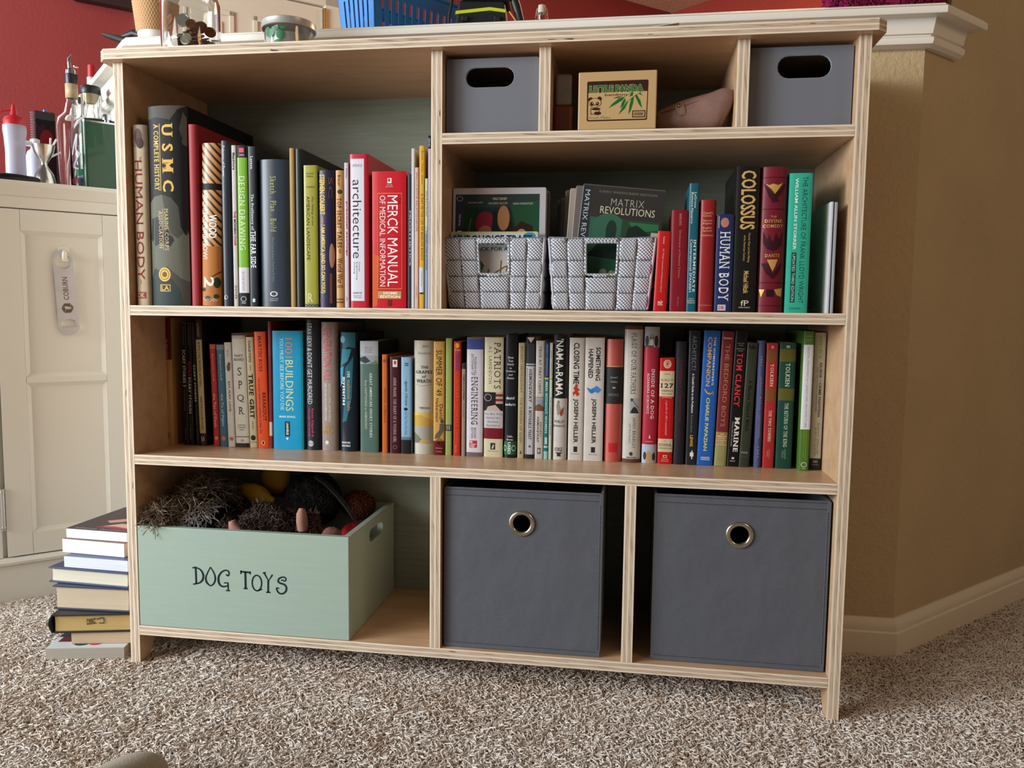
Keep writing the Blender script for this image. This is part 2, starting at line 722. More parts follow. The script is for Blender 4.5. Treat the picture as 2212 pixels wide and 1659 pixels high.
def brushed_paint(name, col, var=0.12, rough=0.5, scale=(3, 60, 60)):
    m = bpy.data.materials.new(name)
    t = NT(m)
    f = t.noise(t.coord('Object', scale=scale), 3.0, 4, 0.6)
    c = lin(col)
    t.l(t.ramp(f, [(0.3, tuple(x * (1 - var) for x in c[:3])), (0.7, tuple(min(1, x * (1 + var)) for x in c[:3]))]), t.b.inputs['Base Color'])
    t.b.inputs['Roughness'].default_value = rough
    t.bump(f, 0.12, 0.001)
    return m


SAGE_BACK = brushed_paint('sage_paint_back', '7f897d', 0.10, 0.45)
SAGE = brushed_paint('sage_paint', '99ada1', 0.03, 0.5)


def plaster(name, col, var=0.06, strength=0.55, scale=70):
    m = bpy.data.materials.new(name)
    t = NT(m)
    co = t.coord('Object')
    n1 = t.noise(co, scale, 3, 0.55, 0.6)
    n2 = t.noise(co, 6, 3)
    c = lin(col)
    t.l(t.ramp(n2, [(0.3, tuple(x * (1 - var) for x in c[:3])), (0.7, tuple(min(1, x * (1 + var)) for x in c[:3]))]), t.b.inputs['Base Color'])
    t.b.inputs['Roughness'].default_value = 0.75
    h = t.ramp(n1, [(0.42, (0, 0, 0)), (0.62, (1, 1, 1))])
    t.bump(h, strength, 0.004)
    return m


TAN = plaster('tan_plaster', 'bda883', 0.05, 0.22, 85)
RED = plaster('red_plaster', '842a29', 0.05, 0.12, 90)
WHITE = mat('e6e3da', rough=0.42)
WHITE2 = mat('e9e6dc', rough=0.38)
CEIL = plaster('ceiling_plaster', 'cdb99a', 0.03, 0.3, 60)

# ================================================================== room shell
D45 = Vector((0.70710678, 0.70710678))
LC, RC = (-0.125, 0.29), (1.384, 0.29)
FLOOR_Z = -0.010


def S(o):
    o['kind'] = 'structure'
    return o


fm = MB()
fm.box(-3.2, 3.6, -3.4, 4.4, FLOOR_Z - 0.05, FLOOR_Z)
S(fm.build('floor', mat('b09b88', rough=0.95, noise=(60, 0.2))))

# half wall in front, its white angled left flank, and the full-height angled wall on the right
b = MB()
t_ = 0.12
pl = [LC, RC, (RC[0] - 0.02, RC[1] + t_), (LC[0] + 0.02, LC[1] + t_)]
b.prism(pl, lambda p, k: (p[0], p[1], FLOOR_Z if k == 0 else 1.162))
S(b.build('wall_front', TAN))
b = MB()
le = (LC[0] - 0.7071 * 0.86, LC[1] + 0.7071 * 0.86)
pl = [LC, (LC[0] + 0.02, LC[1] + t_), (LC[0] + 0.05, LC[1] + t_ + 0.05), (le[0] + t_ * 0.7, le[1] + t_ * 0.7), le]
b.prism(pl, lambda p, k: (p[0], p[1], FLOOR_Z if k == 0 else 1.162))
S(b.build('wall_left', mat('dddad2', rough=0.6, bump=(70, 0.3))))
b = MB()
e2 = (RC[0] + 0.7071 * 3.0, RC[1] + 0.7071 * 3.0)
pl = [RC, e2, (e2[0] - 0.09, e2[1] + 0.09), (RC[0] - 0.02, RC[1] + 0.12)]
b.prism(pl, lambda p, k: (p[0], p[1], FLOOR_Z if k == 0 else 1.16))
s0 = (RC[0] + 0.7071 * 0.085, RC[1] + 0.7071 * 0.085)
pl = [s0, e2, (e2[0] - 0.09, e2[1] + 0.09), (s0[0] - 0.09, s0[1] + 0.09)]
b.prism(pl, lambda p, k: (p[0], p[1], 1.16 if k == 0 else 2.46))
S(b.build('wall_right', TAN))


def sweep(prof, path, m=0, mb=None):
    """closed profile of (outward offset, z) swept along a plan polyline (outward = right-hand side)"""
    P = [Vector(p) for p in path]
    rows = []
    for i, p in enumerate(P):
        d1 = (P[i] - P[i - 1]).normalized() if i > 0 else (P[1] - P[0]).normalized()
        d2 = (P[i + 1] - P[i]).normalized() if i < len(P) - 1 else d1
        n1, n2 = Vector((d1.y, -d1.x)), Vector((d2.y, -d2.x))
        k = (n1 + n2) / (1 + n1.dot(n2))
        rows.append([(p.x + k.x * o, p.y + k.y * o, z) for o, z in prof])
    mb = mb or MB()
    n = len(prof)
    vs = [q for r in rows for q in r]
    fs = []
    for i in range(len(P) - 1):
        for j in range(n):
            j2 = (j + 1) % n
            fs.append((i * n + j, (i + 1) * n + j, (i + 1) * n + j2, i * n + j2))
    fs.append(tuple(range(n)))
    fs.append(tuple((len(P) - 1) * n + j for j in range(n))[::-1])
    mb.add(vs, fs, m)
    return mb


le2 = (LC[0] - 0.7071 * 0.80, LC[1] + 0.7071 * 0.80)
re2 = (RC[0] + 0.7071 * 0.129, RC[1] + 0.7071 * 0.129)
corn = [(0.0, 1.112), (0.010, 1.112), (0.017, 1.117), (0.019, 1.123), (0.018, 1.128), (0.012, 1.131), (0.012, 1.133), (0.016, 1.1345),
        (0.017, 1.140), (0.0195, 1.150), (0.022, 1.1595), (0.0, 1.1595)]
slab = [(0.022, 1.1595), (0.045, 1.1595), (0.046, 1.161), (0.046, 1.171), (0.043, 1.1735), (0.041, 1.1745), (0.041, 1.176), (0.038, 1.178), (-0.17, 1.178), (-0.17, 1.1625), (0.0, 1.1625)]
cm = sweep(corn, [le2, LC, RC, (re2[0] - 0.016, re2[1] - 0.016)])
sweep(slab, [le2, LC, RC, re2], mb=cm)
S(cm.build('trim_1', WHITE2, smooth=35))

base = [(0.0, FLOOR_Z), (0.012, FLOOR_Z), (0.012, 0.040), (0.009, 0.043), (0.010, 0.050), (0.008, 0.058), (0.003, 0.066), (0.0, 0.067)]
S(sweep(base, [(1.236, 0.29), RC, e2]).build('baseboard_right', mat('e3d8c2', rough=0.45), smooth=35))

# kitchen beyond the half wall
KC = Vector((1.047, 3.849))
kd1 = Vector((-0.7534, -0.6576))          # left-hand kitchen wall, running back towards the viewer
kd2 = Vector((0.768, -0.640))             # right-hand kitchen wall


def wall_strip(name, a, b2, z0, z1, m, thick=0.1, out=1):
    d = (b2 - a).normalized()
    n = Vector((-d.y, d.x)) * out * thick
    pl = [a, b2, b2 + n, a + n]
    mb = MB()
    mb.prism([(p.x, p.y) for p in pl], lambda p, k: (p[0], p[1], z0 if k == 0 else z1))
    return S(mb.build(name, m))


wall_strip('wall_kitchen_left', KC, KC + kd1 * 4.6, FLOOR_Z, 2.44, RED, out=-1)
wall_strip('wall_kitchen_right', KC, KC + kd2 * 2.6, FLOOR_Z, 2.44, plaster('red_plaster_lamplit', '9c3526', 0.05, 0.4, 60), out=1)  # same red plaster, with the warm orange light put into its colour
b = MB()
b.prism([(-2.6, 0.9), (-0.9, 1.2), (1.2, 0.6), (1.55, 0.55), (3.4, 2.4), (KC.x, KC.y + 0.05), (-2.6, 1.0)], lambda p, k: (p[0], p[1], 2.44 if k == 0 else 2.50))
S(b.build('ceiling', CEIL))

# white panelled door in the left kitchen wall
nK = Vector((-kd1.y, kd1.x))              # towards the room
if nK.y > 0:
    nK = -nK
dr = thing('door_1', 'white panelled kitchen door in the red wall behind the coin jar', 'door', (KC.x + kd1.x * 2.18, KC.y + kd1.y * 2.18, FLOOR_Z))
dr['kind'] = 'structure'
ang = math.atan2(kd1.y, kd1.x)
dr.rotation_euler = (0, 0, ang)
sgn = 1 if (Matrix.Rotation(ang, 2) @ Vector((0, 1))).dot(nK) > 0 else -1


def dy(a, b2):
    lo, hi = sorted((sgn * a, sgn * b2))
    return lo, hi


b = MB()
b.box(0.0, 0.70, *dy(0.002, 0.028), 0.0, 2.03)
for k in range(2):
    x0, x1 = (0.09, 0.32) if k == 0 else (0.40, 0.63)
    for z0, z1 in ((0.22, 0.90), (1.02, 1.93)):
        for fr in ((x0, x0 + 0.022, z0, z1), (x1 - 0.022, x1, z0, z1), (x0, x1, z0, z0 + 0.022), (x0, x1, z1 - 0.022, z1)):
            b.box(fr[0], fr[1], *dy(0.028, 0.036), fr[2], fr[3])
        b.box(x0 + 0.05, x1 - 0.05, *dy(0.028, 0.034), z0 + 0.05, z1 - 0.05)
b.build('door_panel', mat('ded6c6', rough=0.45), dr, bevel=0.004)
b = MB()
b.box(-0.09, -0.005, *dy(0.001, 0.045), 0.0, 2.12)
b.box(0.705, 0.79, *dy(0.001, 0.045), 0.0, 2.12)
b.box(-0.09, 0.79, *dy(0.001, 0.045), 2.035, 2.12)
b.build('door_frame', mat('e2dccf', rough=0.45), dr, bevel=0.004)
for zz in (0.25, 1.05, 1.93):
    b = MB()
    b.tube([(-0.004, sgn * 0.05, zz), (-0.004, sgn * 0.05, zz + 0.09)], 0.008, 8)
    b.build('hinge', mat('c9a35a', rough=0.3, metal=0.9), dr, smooth=40)

# counter that stands behind the half wall and carries the swing-top bottle
kc = thing('kitchen_counter', 'kitchen counter hidden behind the half wall, under the swing-top bottle', 'counter', (0, 0, 0))
b = MB()
b.box(0.15, 1.05, 0.50, 1.05, FLOOR_Z, 0.88)
b.build('cupboard', WHITE, kc)
b = MB()
b.box(0.13, 1.07, 0.47, 1.07, 0.88, 0.915)
b.build('worktop', mat('8b7a66', rough=0.3, noise=(60, 0.25)), kc)

# ================================================================== bookcase
W, T, T2, DEP = 1.22, 0.0184, 0.01745, 0.274
ZT, Z1, Z2, Z3, Z4 = 1.0490, 0.9210, 0.6409, 0.3787, 0.0678
XC, XD1, XD2, XE = 0.5545, 0.7277, 1.0283, 0.8767
bc = thing('bookcase', 'birch plywood bookcase with sage back, full of books and bins', 'bookcase', (0, 0, 0))


def board(name, x0, x1, y0, y1, z0, z1, axis, label=None):
    b = MB()
    b.box(x0, x1, y0, y1, z0, z1)
    # faces: bottom, top, front, right, back, left
    if axis == 'Z':
        b.m = [0, 0, 1, 1, 1, 1]
    else:
        b.m = [1, 1, 1, 0, 1, 0]
    o = b.build(name, [BIRCH, PLY_Z if axis == 'Z' else PLY_X], bc, bevel=0.0006)
    if label:
        o['label'] = label
    return o


def side_panel(x0, x1):
    prof = [(0.0, FLOOR_Z), (0.028, FLOOR_Z), (0.034, 0.010), (0.046, 0.026), (0.064, 0.037), (0.085, 0.041), (DEP - 0.085, 0.041), (DEP - 0.064, 0.037),
            (DEP - 0.046, 0.026), (DEP - 0.034, 0.010), (DEP - 0.028, FLOOR_Z), (DEP, FLOOR_Z), (DEP, ZT), (0.0, ZT)]
    b = MB()
    b.prism(prof, lambda p, k: (x0 if k == 0 else x1, p[0], p[1]), m=1, mcap=0)
    return b.build('side_panel', [BIRCH, PLY_X], bc, bevel=0.0006)


side_panel(0, T)
side_panel(W - T, W)
# top board with clipped front corners
b = MB()
ch = 0.014
pl = [(-0.0175 + ch, -0.020), (1.2375 - ch, -0.020), (1.2375, -0.020 + ch), (1.2375, DEP + 0.004), (-0.0175, DEP + 0.004), (-0.0175, -0.020 + ch)]
b.prism(pl, lambda p, k: (p[0], p[1], ZT if k == 0 else ZT + T2), m=1, mcap=0)
b.build('top_board', [BIRCH, PLY_Z], bc, bevel=0.0008)
E_ = 0.0
board('shelf', T, W - T, E_, DEP, Z2 - T2, Z2, 'Z')
board('shelf', T, W - T, E_, DEP, Z3 - T2, Z3, 'Z')
board('bottom_shelf', T, W - T, E_, DEP, Z4 - T2, Z4, 'Z')
board('shelf', XC + T, W - T, E_, DEP, Z1 - T2, Z1, 'Z')
board('divider', XC, XC + T, E_, DEP, Z2, ZT, 'X')
board('divider', XC, XC + T, E_, DEP, Z4, Z3 - T2, 'X')
board('divider', XE, XE + T, E_, DEP, Z4, Z3 - T2, 'X')
board('divider', XD1, XD1 + T, E_, DEP, Z1, ZT, 'X')
board('divider', XD2, XD2 + T, E_, DEP, Z1, ZT, 'X')
b = MB()
b.box(0.0005, W - 0.0005, DEP, DEP + 0.006, Z4 - T2, ZT)
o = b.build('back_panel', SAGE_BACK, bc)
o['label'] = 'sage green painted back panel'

# ================================================================== carpet pile
def carpet():
    g = 0.0037
    xs = np.arange(-0.95, 2.35, g)
    ys = np.arange(-0.50, 1.20, g)
    X, Y = np.meshgrid(xs, ys)
    X = X.ravel() + RNG.uniform(-g * 0.5, g * 0.5, X.size)
    Y = Y.ravel() + RNG.uniform(-g * 0.5, g * 0.5, Y.size)
    d = np.stack([X - CAM_C[0], Y - CAM_C[1], np.full_like(X, -CAM_C[2])], 1)
    a, bb, c = d @ CAM_R, d @ CAM_U, d @ CAM_F
    u, v = a / c * FPX, -bb / c * FPX
    keep = (np.abs(u) < 1106 + 320) & (v < 829.5 + 150)
    keep &= ~((X > LC[0]) & (X < RC[0]) & (Y > 0.275))                  # behind the bookcase, half wall
    keep &= ~((X > RC[0] - 0.02) & (Y - RC[1] > (X - RC[0]) - 0.015))    # behind the angled wall
    keep &= ~((X <= LC[0]) & (Y - LC[1] > -(X - LC[0])))
    keep &= ~((Y - 0.219) > (X + 0.4556) - 0.0) | (X > -0.06)            # under the white cabinet
    keep &= ~((X > 0.25) & (X < 1.15) & (Y > 0.12) & (Y < 0.28))
    X, Y = X[keep], Y[keep]
    rg = np.random.default_rng(3)
    gx, gy = 120, 70
    low = rg.normal(size=(gy, gx))
    for _ in range(1):
        low = (low + np.roll(low, 1, 0) + np.roll(low, 1, 1) + np.roll(low, -1, 0) + np.roll(low, -1, 1)) / 5 ** 0.8
    low = low[((Y + 0.55) / 1.8 * (gy - 1)).astype(int), ((X + 1.0) / 3.4 * (gx - 1)).astype(int)]
    tone = np.clip(0.52 + 0.17 * rg.normal(size=X.size) + 0.15 * low, 0, 1)
    P = np.stack([X, Y, np.full_like(X, FLOOR_Z - 0.001)], 1)
    N = np.tile([[0.0, 0.0, 1.0]], (X.size, 1))
    m = yarn_mat('carpet_yarn', [(0.0, 'a88c74'), (0.2, 'c8b6a7'), (0.5, 'dcd1c7'), (0.8, 'e5ded7'), (1.0, 'ebe6e0')])
    o = strands(P, N, 0.0140, 0.00165, lean=0.6, curl=0.6, seg=6, sides=4, coil=0.15, tones=tone, seed=5, name='carpet_pile', material=m, flat=0.35, flow=(0.5, 0.3, 0.0), stray=1.3)
    tag(o, 'beige and brown twisted-yarn carpet pile covering the floor', 'carpet', kind='stuff')
    return X.size


print('carpet tufts', carpet())

# ================================================================== white cabinet on the left
CAB = thing('white_cabinet', 'white painted cabinet with a panelled door, left of the bookcase', 'cabinet', (-0.4556, 0.219, 0), math.radians(45))
CW = mat('dedcd3', rough=0.4)
b = MB()
b.box(-0.30, 0.283, 0.012, 0.42, FLOOR_Z, 0.868)
b.box(-0.30, 0.283, -0.002, 0.012, 0.843, 0.868)
b.box(-0.30, 0.010, 0.0, 0.012, 0.094, 0.842)
b.box(-0.30, 0.283, -0.006, 0.012, FLOOR_Z, 0.078)
b.build('body', CW, CAB, bevel=0.0015)
b = MB()
for prof in ([(-0.014, 0.899), (-0.0165, 0.8965), (-0.0165, 0.890), (-0.011, 0.884), (-0.0095, 0.879), (-0.004, 0.872), (-0.002, 0.868), (0.42, 0.868), (0.42, 0.899)],):
    b.prism(prof, lambda p, k: (-0.30 if k == 0 else 0.283, p[0], p[1]))
b.build('cabinet_top', CW, CAB, smooth=30)
b = MB()
b.prism([(-0.006, 0.078), (-0.013, 0.080), (-0.0145, 0.086), (-0.011, 0.092), (-0.002, 0.0935), (0.012, 0.0935), (0.012, 0.078)], lambda p, k: (-0.30 if k == 0 else 0.283, p[0], p[1]))
b.build('base_moulding', CW, CAB, smooth=40)
b = MB()
x0, x1, z0, z1 = 0.0185, 0.281, 0.0965, 0.8405
xl, xr = 0.066, 0.2235
fy, by = -0.004, 0.011
b.box(x0, xl - 0.0003, fy, by, z0, z1)
b.box(xr + 0.0003, x1, fy, by, z0, z1)
for a, c in ((z0, 0.144), (0.472, 0.484), (0.797, z1)):
    b.box(xl + 0.0003, xr - 0.0003, fy, by, a, c)
for a, c in ((0.144, 0.472), (0.484, 0.797)):
    e = 0.009
    b.box(xl + e, xr - e, 0.0035, by, a + e, c - e)
    for q in (((xl, a), (xr, a), (xr - e, a + e), (xl + e, a + e)), ((xr, a), (xr, c), (xr - e, c - e), (xr - e, a + e)),
              ((xr, c), (xl, c), (xl + e, c - e), (xr - e, c - e)), ((xl, c), (xl, a), (xl + e, a + e), (xl + e, c - e))):
        b.add([(q[0][0], fy + 0.001, q[0][1]), (q[1][0], fy + 0.001, q[1][1]), (q[2][0], 0.0036, q[2][1]), (q[3][0], 0.0036, q[3][1])], [(0, 1, 2, 3)])
door = b.build('door', CW, CAB)
b = MB()
b.tube([(0.0125, -0.006, 0.160), (0.0125, -0.006, 0.246)], 0.0042, 10)
for z in (0.158, 0.164, 0.240, 0.246):
    b.lathe([(0.0, -0.002), (0.0055, -0.001), (0.0055, 0.001), (0.0, 0.002)], 10, (0.0125, -0.006, z))
b.build('hinge', mat('c8c8c6', rough=0.25, metal=0.9), door, smooth=40)['label'] = 'bright metal hinge'


def cab_local(x, y, z):
    return CAB.location + Vector((0.7071 * x - 0.7071 * y, 0.7071 * x + 0.7071 * y, z))


# hook and bottle opener on the cabinet door
hk = thing('wall_hook', 'small white plastic hook stuck on the cabinet door', 'hook', cab_local(0.146, 0.0035, 0.74), math.radians(45))
b = MB()
b.prism(rrect(-0.0105, 0.0105, -0.006, 0.027, 0.004), lambda p, k: (p[0], 0.0 if k else -0.003, p[1]))
b.build('base_plate', WHITE, hk, bevel=0.0006)
b = MB()
b.tube([(0, -0.003, 0.014), (0, -0.010, 0.006), (0, -0.013, 0.000), (0, -0.015, 0.006), (0, -0.015, 0.014), (0, -0.014, 0.018)], [0.004, 0.004, 0.0045, 0.005, 0.0045, 0.002], 10)
b.build('hook_arm', WHITE, hk, smooth=60)

op = thing('bottle_opener', 'flat steel bottle opener hanging from the hook on the white cabinet', 'bottle opener', cab_local(0.1478, -0.0045, 0.665), rot=(0, math.radians(-3.0), math.radians(45)))
steel = mat('b9bac0', rough=0.38, metal=0.55, noise=(30, 0.06))
out = []
for i in range(13):
    a = math.pi * i / 12
    out.append((0.0195 * math.cos(a), 0.075 + 0.0195 * math.sin(a)))
for i in range(13):
    a = math.pi + math.pi * i / 12
    out.append((0.0205 * math.cos(a), -0.070 + 0.0205 * math.sin(a)))
hole1 = circle(0, 0.069, 0.0158, 24)
hole2 = [(-0.0155, -0.0735), (0.0155, -0.0735), (0.0165, -0.067), (0.012, -0.059), (0.004, -0.0555), (-0.006, -0.056), (-0.012, -0.058), (-0.0165, -0.066)]
b = MB()
b.plate(out, [hole1, hole2], lambda p, k: (p[0], 0.0 if k == 0 else 0.0022, p[1]))
b.build('steel_plate', steel, op, bevel=0.0004)
ink = '6a5a4c'
pr = Print(lambda a, t, k: ((a - 0.5) * 0.04, -0.0003, (0.5 - t) * 0.18), 0.04 / 0.18)
pr.up('COBURN', 0.36, 0.62, 0.30, 0.575, ink, 0.01)
hx = [(0.5 + 0.30 * math.cos(math.pi * k / 3), 0.675 + 0.066 * math.sin(math.pi * k / 3)) for k in range(6)]
c0 = (0.50, 0.675)
pr.poly([hx[0], hx[1], hx[2], (0.42, 0.688), (0.60, 0.688)], ink)
pr.poly([(hx[2][0] - 0.02, hx[2][1]), hx[3], (0.36, 0.660), (0.40, 0.688)], ink)
pr.poly([(hx[3][0] + 0.01, hx[3][1] - 0.006), hx[4], hx[5], (0.66, 0.664), (0.42, 0.652)], ink)
pr.poly([(hx[5][0] + 0.02, hx[5][1] + 0.004), (hx[0][0], hx[0][1] - 0.006), (0.64, 0.682), (0.68, 0.667)], ink)
pr.build('engraving', op)

# ================================================================== books
PAGE = {}


def page_mat(col):
    if col not in PAGE:
        m = bpy.data.materials.new('page_edges')
        t = NT(m)
        f = t.noise(t.coord('Object', scale=(900, 6, 6)), 1.0, 2)
        c = lin(col)
        t.l(t.ramp(f, [(0.3, tuple(x * 0.78 for x in c[:3])), (0.6, c)]), t.b.inputs['Base Color'])
        t.b.inputs['Roughness'].default_value = 0.8
        PAGE[col] = m
    return PAGE[col]


LAST = {}
GAP = 0.00035
ROWZ = {'A': Z2, 'B': Z2, 'C': Z3}
ROWG = {'A': 'books standing on the upper left shelf', 'B': 'books standing on the upper right shelf', 'C': 'books standing on the long middle shelf'}


def BK(row, bot, top, dep, kind, spine, label, prints=None, side=None, page='cfc2a8', y=None, gloss=0.35, metal=(), bulge=None, lean=True, name='book', xmax=None):
    z0 = ROWZ[row]
    ul, ur, vb = bot
    tl, tr, vt = top
    if y is None:
        y = float(at_z((ul + ur) / 2, vb, z0)[1]) if row == 'C' else 0.012
        if row == 'C':
            y = min(max(y, 0.012), 0.11)
    PL, PR = at_y(ul, vb, y), at_y(ur, vb, y)
    TL, TR = at_y(tl, vt, y), at_y(tr, vt, y)
    h = (TL[2] + TR[2]) / 2 - z0
    w = ((PR[0] - PL[0]) + (TR[0] - TL[0])) / 2
    dx = ((TL[0] + TR[0]) - (PL[0] + PR[0])) / 2
    th = math.atan2(dx, h) if lean else 0.0
    if abs(th) < math.radians(1.3):
        th = 0.0
    xl, xr = PL[0], PL[0] + w
    if th == 0.0:
        xl = (PL[0] + TL[0]) / 2
        xr = xl + w
    prev = LAST.get(row)
    if prev is not None:
        # neighbours stand clear of one another along their whole height
        pb, pt, ph = prev
        need = pb + GAP
        hh = min(h, ph)
        ptop = pb + (pt - pb) * hh / ph
        need = max(need, ptop + GAP - math.tan(th) * hh)
        if xl < need:
            xl = need
    if xmax is not None:
        xr = min(xr, xmax)
    w = max(0.0045, xr - xl - GAP)
    LAST[row] = (xl + w, xl + w + math.tan(th) * h, h)
    root = thing(name, label, 'book', (xl + w / 2, y, z0 + abs(math.sin(th)) * 0 + 0.0002), group=ROWG[row])
    if th:
        # pivot on the lower corner so that the tilted book still stands on the shelf
        if th > 0:
            root.location = (xl + w - w / 2 * math.cos(th), y, z0 + w / 2 * math.sin(th) + 0.0002)
        else:
            root.location = (xl + w / 2 * math.cos(th), y, z0 + w / 2 * math.sin(-th) + 0.0002)
        root.rotation_euler = (0, th, 0)
    hard = kind == 'h'
    tc = 0.0024 if hard else 0.0007
    tc = min(tc, w * 0.2)
    if bulge is None:
        bulge = min(0.005, w * 0.14) if hard else min(0.0012, w * 0.05)
    dep = min(dep, DEP - y - 0.003)

    def ys(x):
        q = min(1.0, abs(2 * x / w))
        return bulge * q ** 2 + (0.0015 if hard else 0.0008) * max(0, q - 0.86) / 0.14

    N = 10
    xs = [-w / 2 + w * i / N for i in range(N + 1)]
    outer = [(-w / 2, dep)] + [(-w / 2, ys(w / 2) + 0.004)] + [(x, ys(x)) for x in xs] + [(w / 2, ys(w / 2) + 0.004)] + [(w / 2, dep)]
    k = 1 - 2 * tc / w
    inner = [(-w / 2 + tc, dep)] + [(-w / 2 + tc, ys(w / 2) + 0.004 + tc)] + [(x * k, ys(x) + tc) for x in xs] + [(w / 2 - tc, ys(w / 2) + 0.004 + tc)] + [(w / 2 - tc, dep)]
    n = len(outer)
    vs, fs, ms = [], [], []
    for z in (0.0, h):
        vs += [(x, yy, z) for x, yy in outer] + [(x, yy, z) for x, yy in inner]
    for i in range(n - 1):
        mi = 0 if 1 <= i < n - 2 else 1
        fs += [(i, i + 1, 2 * n + i + 1, 2 * n + i), (n + i + 1, n + i, 3 * n + i, 3 * n + i + 1), (2 * n + i, 2 * n + i + 1, 3 * n + i + 1, 3 * n + i), (i + 1, i, n + i, n + i + 1)]
        ms += [mi] * 4
    for i in (0, n - 1):
        fs.append((i, n + i, 3 * n + i, 2 * n + i))
        ms.append(1)
    b = MB()
    b.add(vs, fs, ms)
    sm = spine if not isinstance(spine, str) else mat(spine, rough=gloss, noise=(40, 0.06), spec=0.25)
    side = side or spine
    cm_ = side if not isinstance(side, str) else mat(side, rough=gloss, noise=(40, 0.06), spec=0.25)
    b.build('cover', [sm, cm_], root, smooth=50)
    inset = 0.003 if hard else 0.0004
    pb_ = MB()
    pb_.box(-w / 2 + tc + 0.0001, w / 2 - tc - 0.0001, bulge + 0.0055, dep - (0.004 if hard else 0.0005), inset, h - inset)
    pb_.build('pages', page_mat(page), root)
    if prints:
        cuts = [i / 8 for i in range(1, 8)]
        pr = Print(lambda a, t, k: ((a - 0.5) * w, ys((a - 0.5) * w) - 0.0002 - 0.000015 * k - bulge * 0.03, (1 - t) * h), w / h, cuts)
        for p in prints:
            op_, args = p[0], p[1:]
            kw = {}
            if args and isinstance(args[-1], dict):
                kw, args = args[-1], args[:-1]
            getattr(pr, {'d': 'down', 'x': 'across', 'r': 'rect', 'o': 'oval', 'p': 'poly', 'f': 'frame', 'l': 'line', 'g': 'ring'}[op_])(*args, **kw)
        pr.build('spine_print', root, metals=metal)
    return root


def stripes(c1, c2, rot=0.6, scale=60):
    m = bpy.data.materials.new('diagonal_slats')
    t = NT(m)
    w = t.n('ShaderNodeTexWave', Scale=scale, Distortion=0.4)
    w.wave_type = 'BANDS'
    t.l(t.coord('Object', rot=(0, rot, 0)), w.inputs['Vector'])
    t.l(t.ramp(w.outputs['Fac'], [(0.25, lin(c1)), (0.45, lin(c2))]), t.b.inputs['Base Color'])
    t.b.inputs['Roughness'].default_value = 0.4
    return m


GOLD, CREAM, WH, BLK = 'd9b25a', 'e8dcc0', 'ecebe6', '17171a'
Bd = {'bold': 0.02}
Bb = {'bold': 0.035}
Sf = {'bold': 0.012, 'serif': True}
St = {'bold': -0.006, 'serif': True}

# ---------------------------------------------------------------- upper left shelf
BK('A', (292, 319, 657), (285, 316.5, 269.5), 0.20, 'h', 'cdbfa4', 'tall cream hardcover with thin maroon lettering against the left side panel, upper left shelf', [
    ('r', 0.0, 1.0, 0.0, 0.12, 'a79a90'), ('o', 0.48, 0.065, 0.30, 0.045, '6d5c58'), ('o', 0.62, 0.10, 0.25, 0.03, '57484a'),
    ('d', 'THE', 0.52, 0.68, 0.175, 0.20, 'a04a42'), ('d', 'HUMAN BODY', 0.16, 0.70, 0.195, 0.855, '8f2f32'),
    ('l', [(0.42, 0.855), (0.42, 0.88)], 0.002, '8f2f32'),
    ('r', 0.05, 0.75, 0.925, 0.962, 'a5504a'), ('x', 'DK', 0.12, 0.68, 0.93, 0.957, 'd9cdb4', Bd)], page='cfc2a8')
BK('A', (322, 404, 657.5), (318.7, 402, 228), 0.25, 'h', '3a3932', 'very tall thick camouflage hardcover with gold lettering, upper left shelf', [
    ('r', 0, 1, 0, 1, '46453f'), ('p', [(0.0, 0.065), (0.25, 0.055), (0.62, 0.07), (0.80, 0.02), (1.0, 0.0), (1.0, 0.62), (0.93, 0.645), (0.82, 0.60), (0.78, 0.50), (0.60, 0.455), (0.36, 0.44), (0.14, 0.45), (0.0, 0.48)], '1c1b1c'),
    ('p', [(0.84, 0.11), (0.93, 0.03), (1.0, 0.06), (1.0, 0.20), (0.90, 0.19)], '4a463a'),
    ('p', [(0.0, 0.48), (0.14, 0.45), (0.36, 0.44), (0.44, 0.52), (0.52, 0.60), (0.62, 0.64), (0.74, 0.66), (0.95, 0.62), (1.0, 0.64), (1.0, 0.88), (0.80, 0.86), (0.45, 0.80), (0.10, 0.86), (0.0, 0.86)], '5f6054'),
    ('p', [(0.05, 0.56), (0.22, 0.55), (0.34, 0.60), (0.46, 0.60), (0.58, 0.63), (0.66, 0.67), (0.56, 0.70), (0.42, 0.69), (0.30, 0.68), (0.14, 0.70), (0.0, 0.66)], '232428'),
    ('p', [(0.0, 0.86), (0.10, 0.81), (0.34, 0.83), (0.60, 0.87), (0.76, 0.92), (0.86, 1.0), (0.0, 1.0)], '2c3a3a'),
    ('d', 'U S M C', 0.40, 0.68, 0.085, 0.425, GOLD, {'bold': 0.035, 'serif': True}), ('d', 'A COMPLETE HISTORY', 0.17, 0.31, 0.088, 0.42, GOLD, {'bold': 0.02, 'serif': True}),
    ('r', 0.335, 0.35, 0.088, 0.42, GOLD),
    ('d', 'MARINE CORPS', 0.42, 0.52, 0.51, 0.72, 'cdb682', {'serif': True}), ('d', 'ASSOCIATION', 0.26, 0.36, 0.52, 0.71, 'cdb682', {'serif': True}), ('r', 0.375, 0.385, 0.51, 0.72, 'cdb682'),
    ('o', 0.385, 0.842, 0.165, 0.036, GOLD), ('g', 0.385, 0.842, 0.125, 0.027, 0.12, '5a4a22'), ('o', 0.385, 0.842, 0.07, 0.014, '6d5a2a'),
    ('f', 0.255, 0.535, 0.893, 0.928, 0.018, 0.0035, GOLD), ('x', 'LA', 0.29, 0.50, 0.899, 0.922, GOLD, Bd)],
   side='19191b', bulge=0.006)
BK('A', (411, 431, 658), (406.5, 425, 268.5), 0.20, 'h', '962c33', 'blank dark red hardcover just right of the camouflage book, upper left shelf', side='8c2730', gloss=0.5)
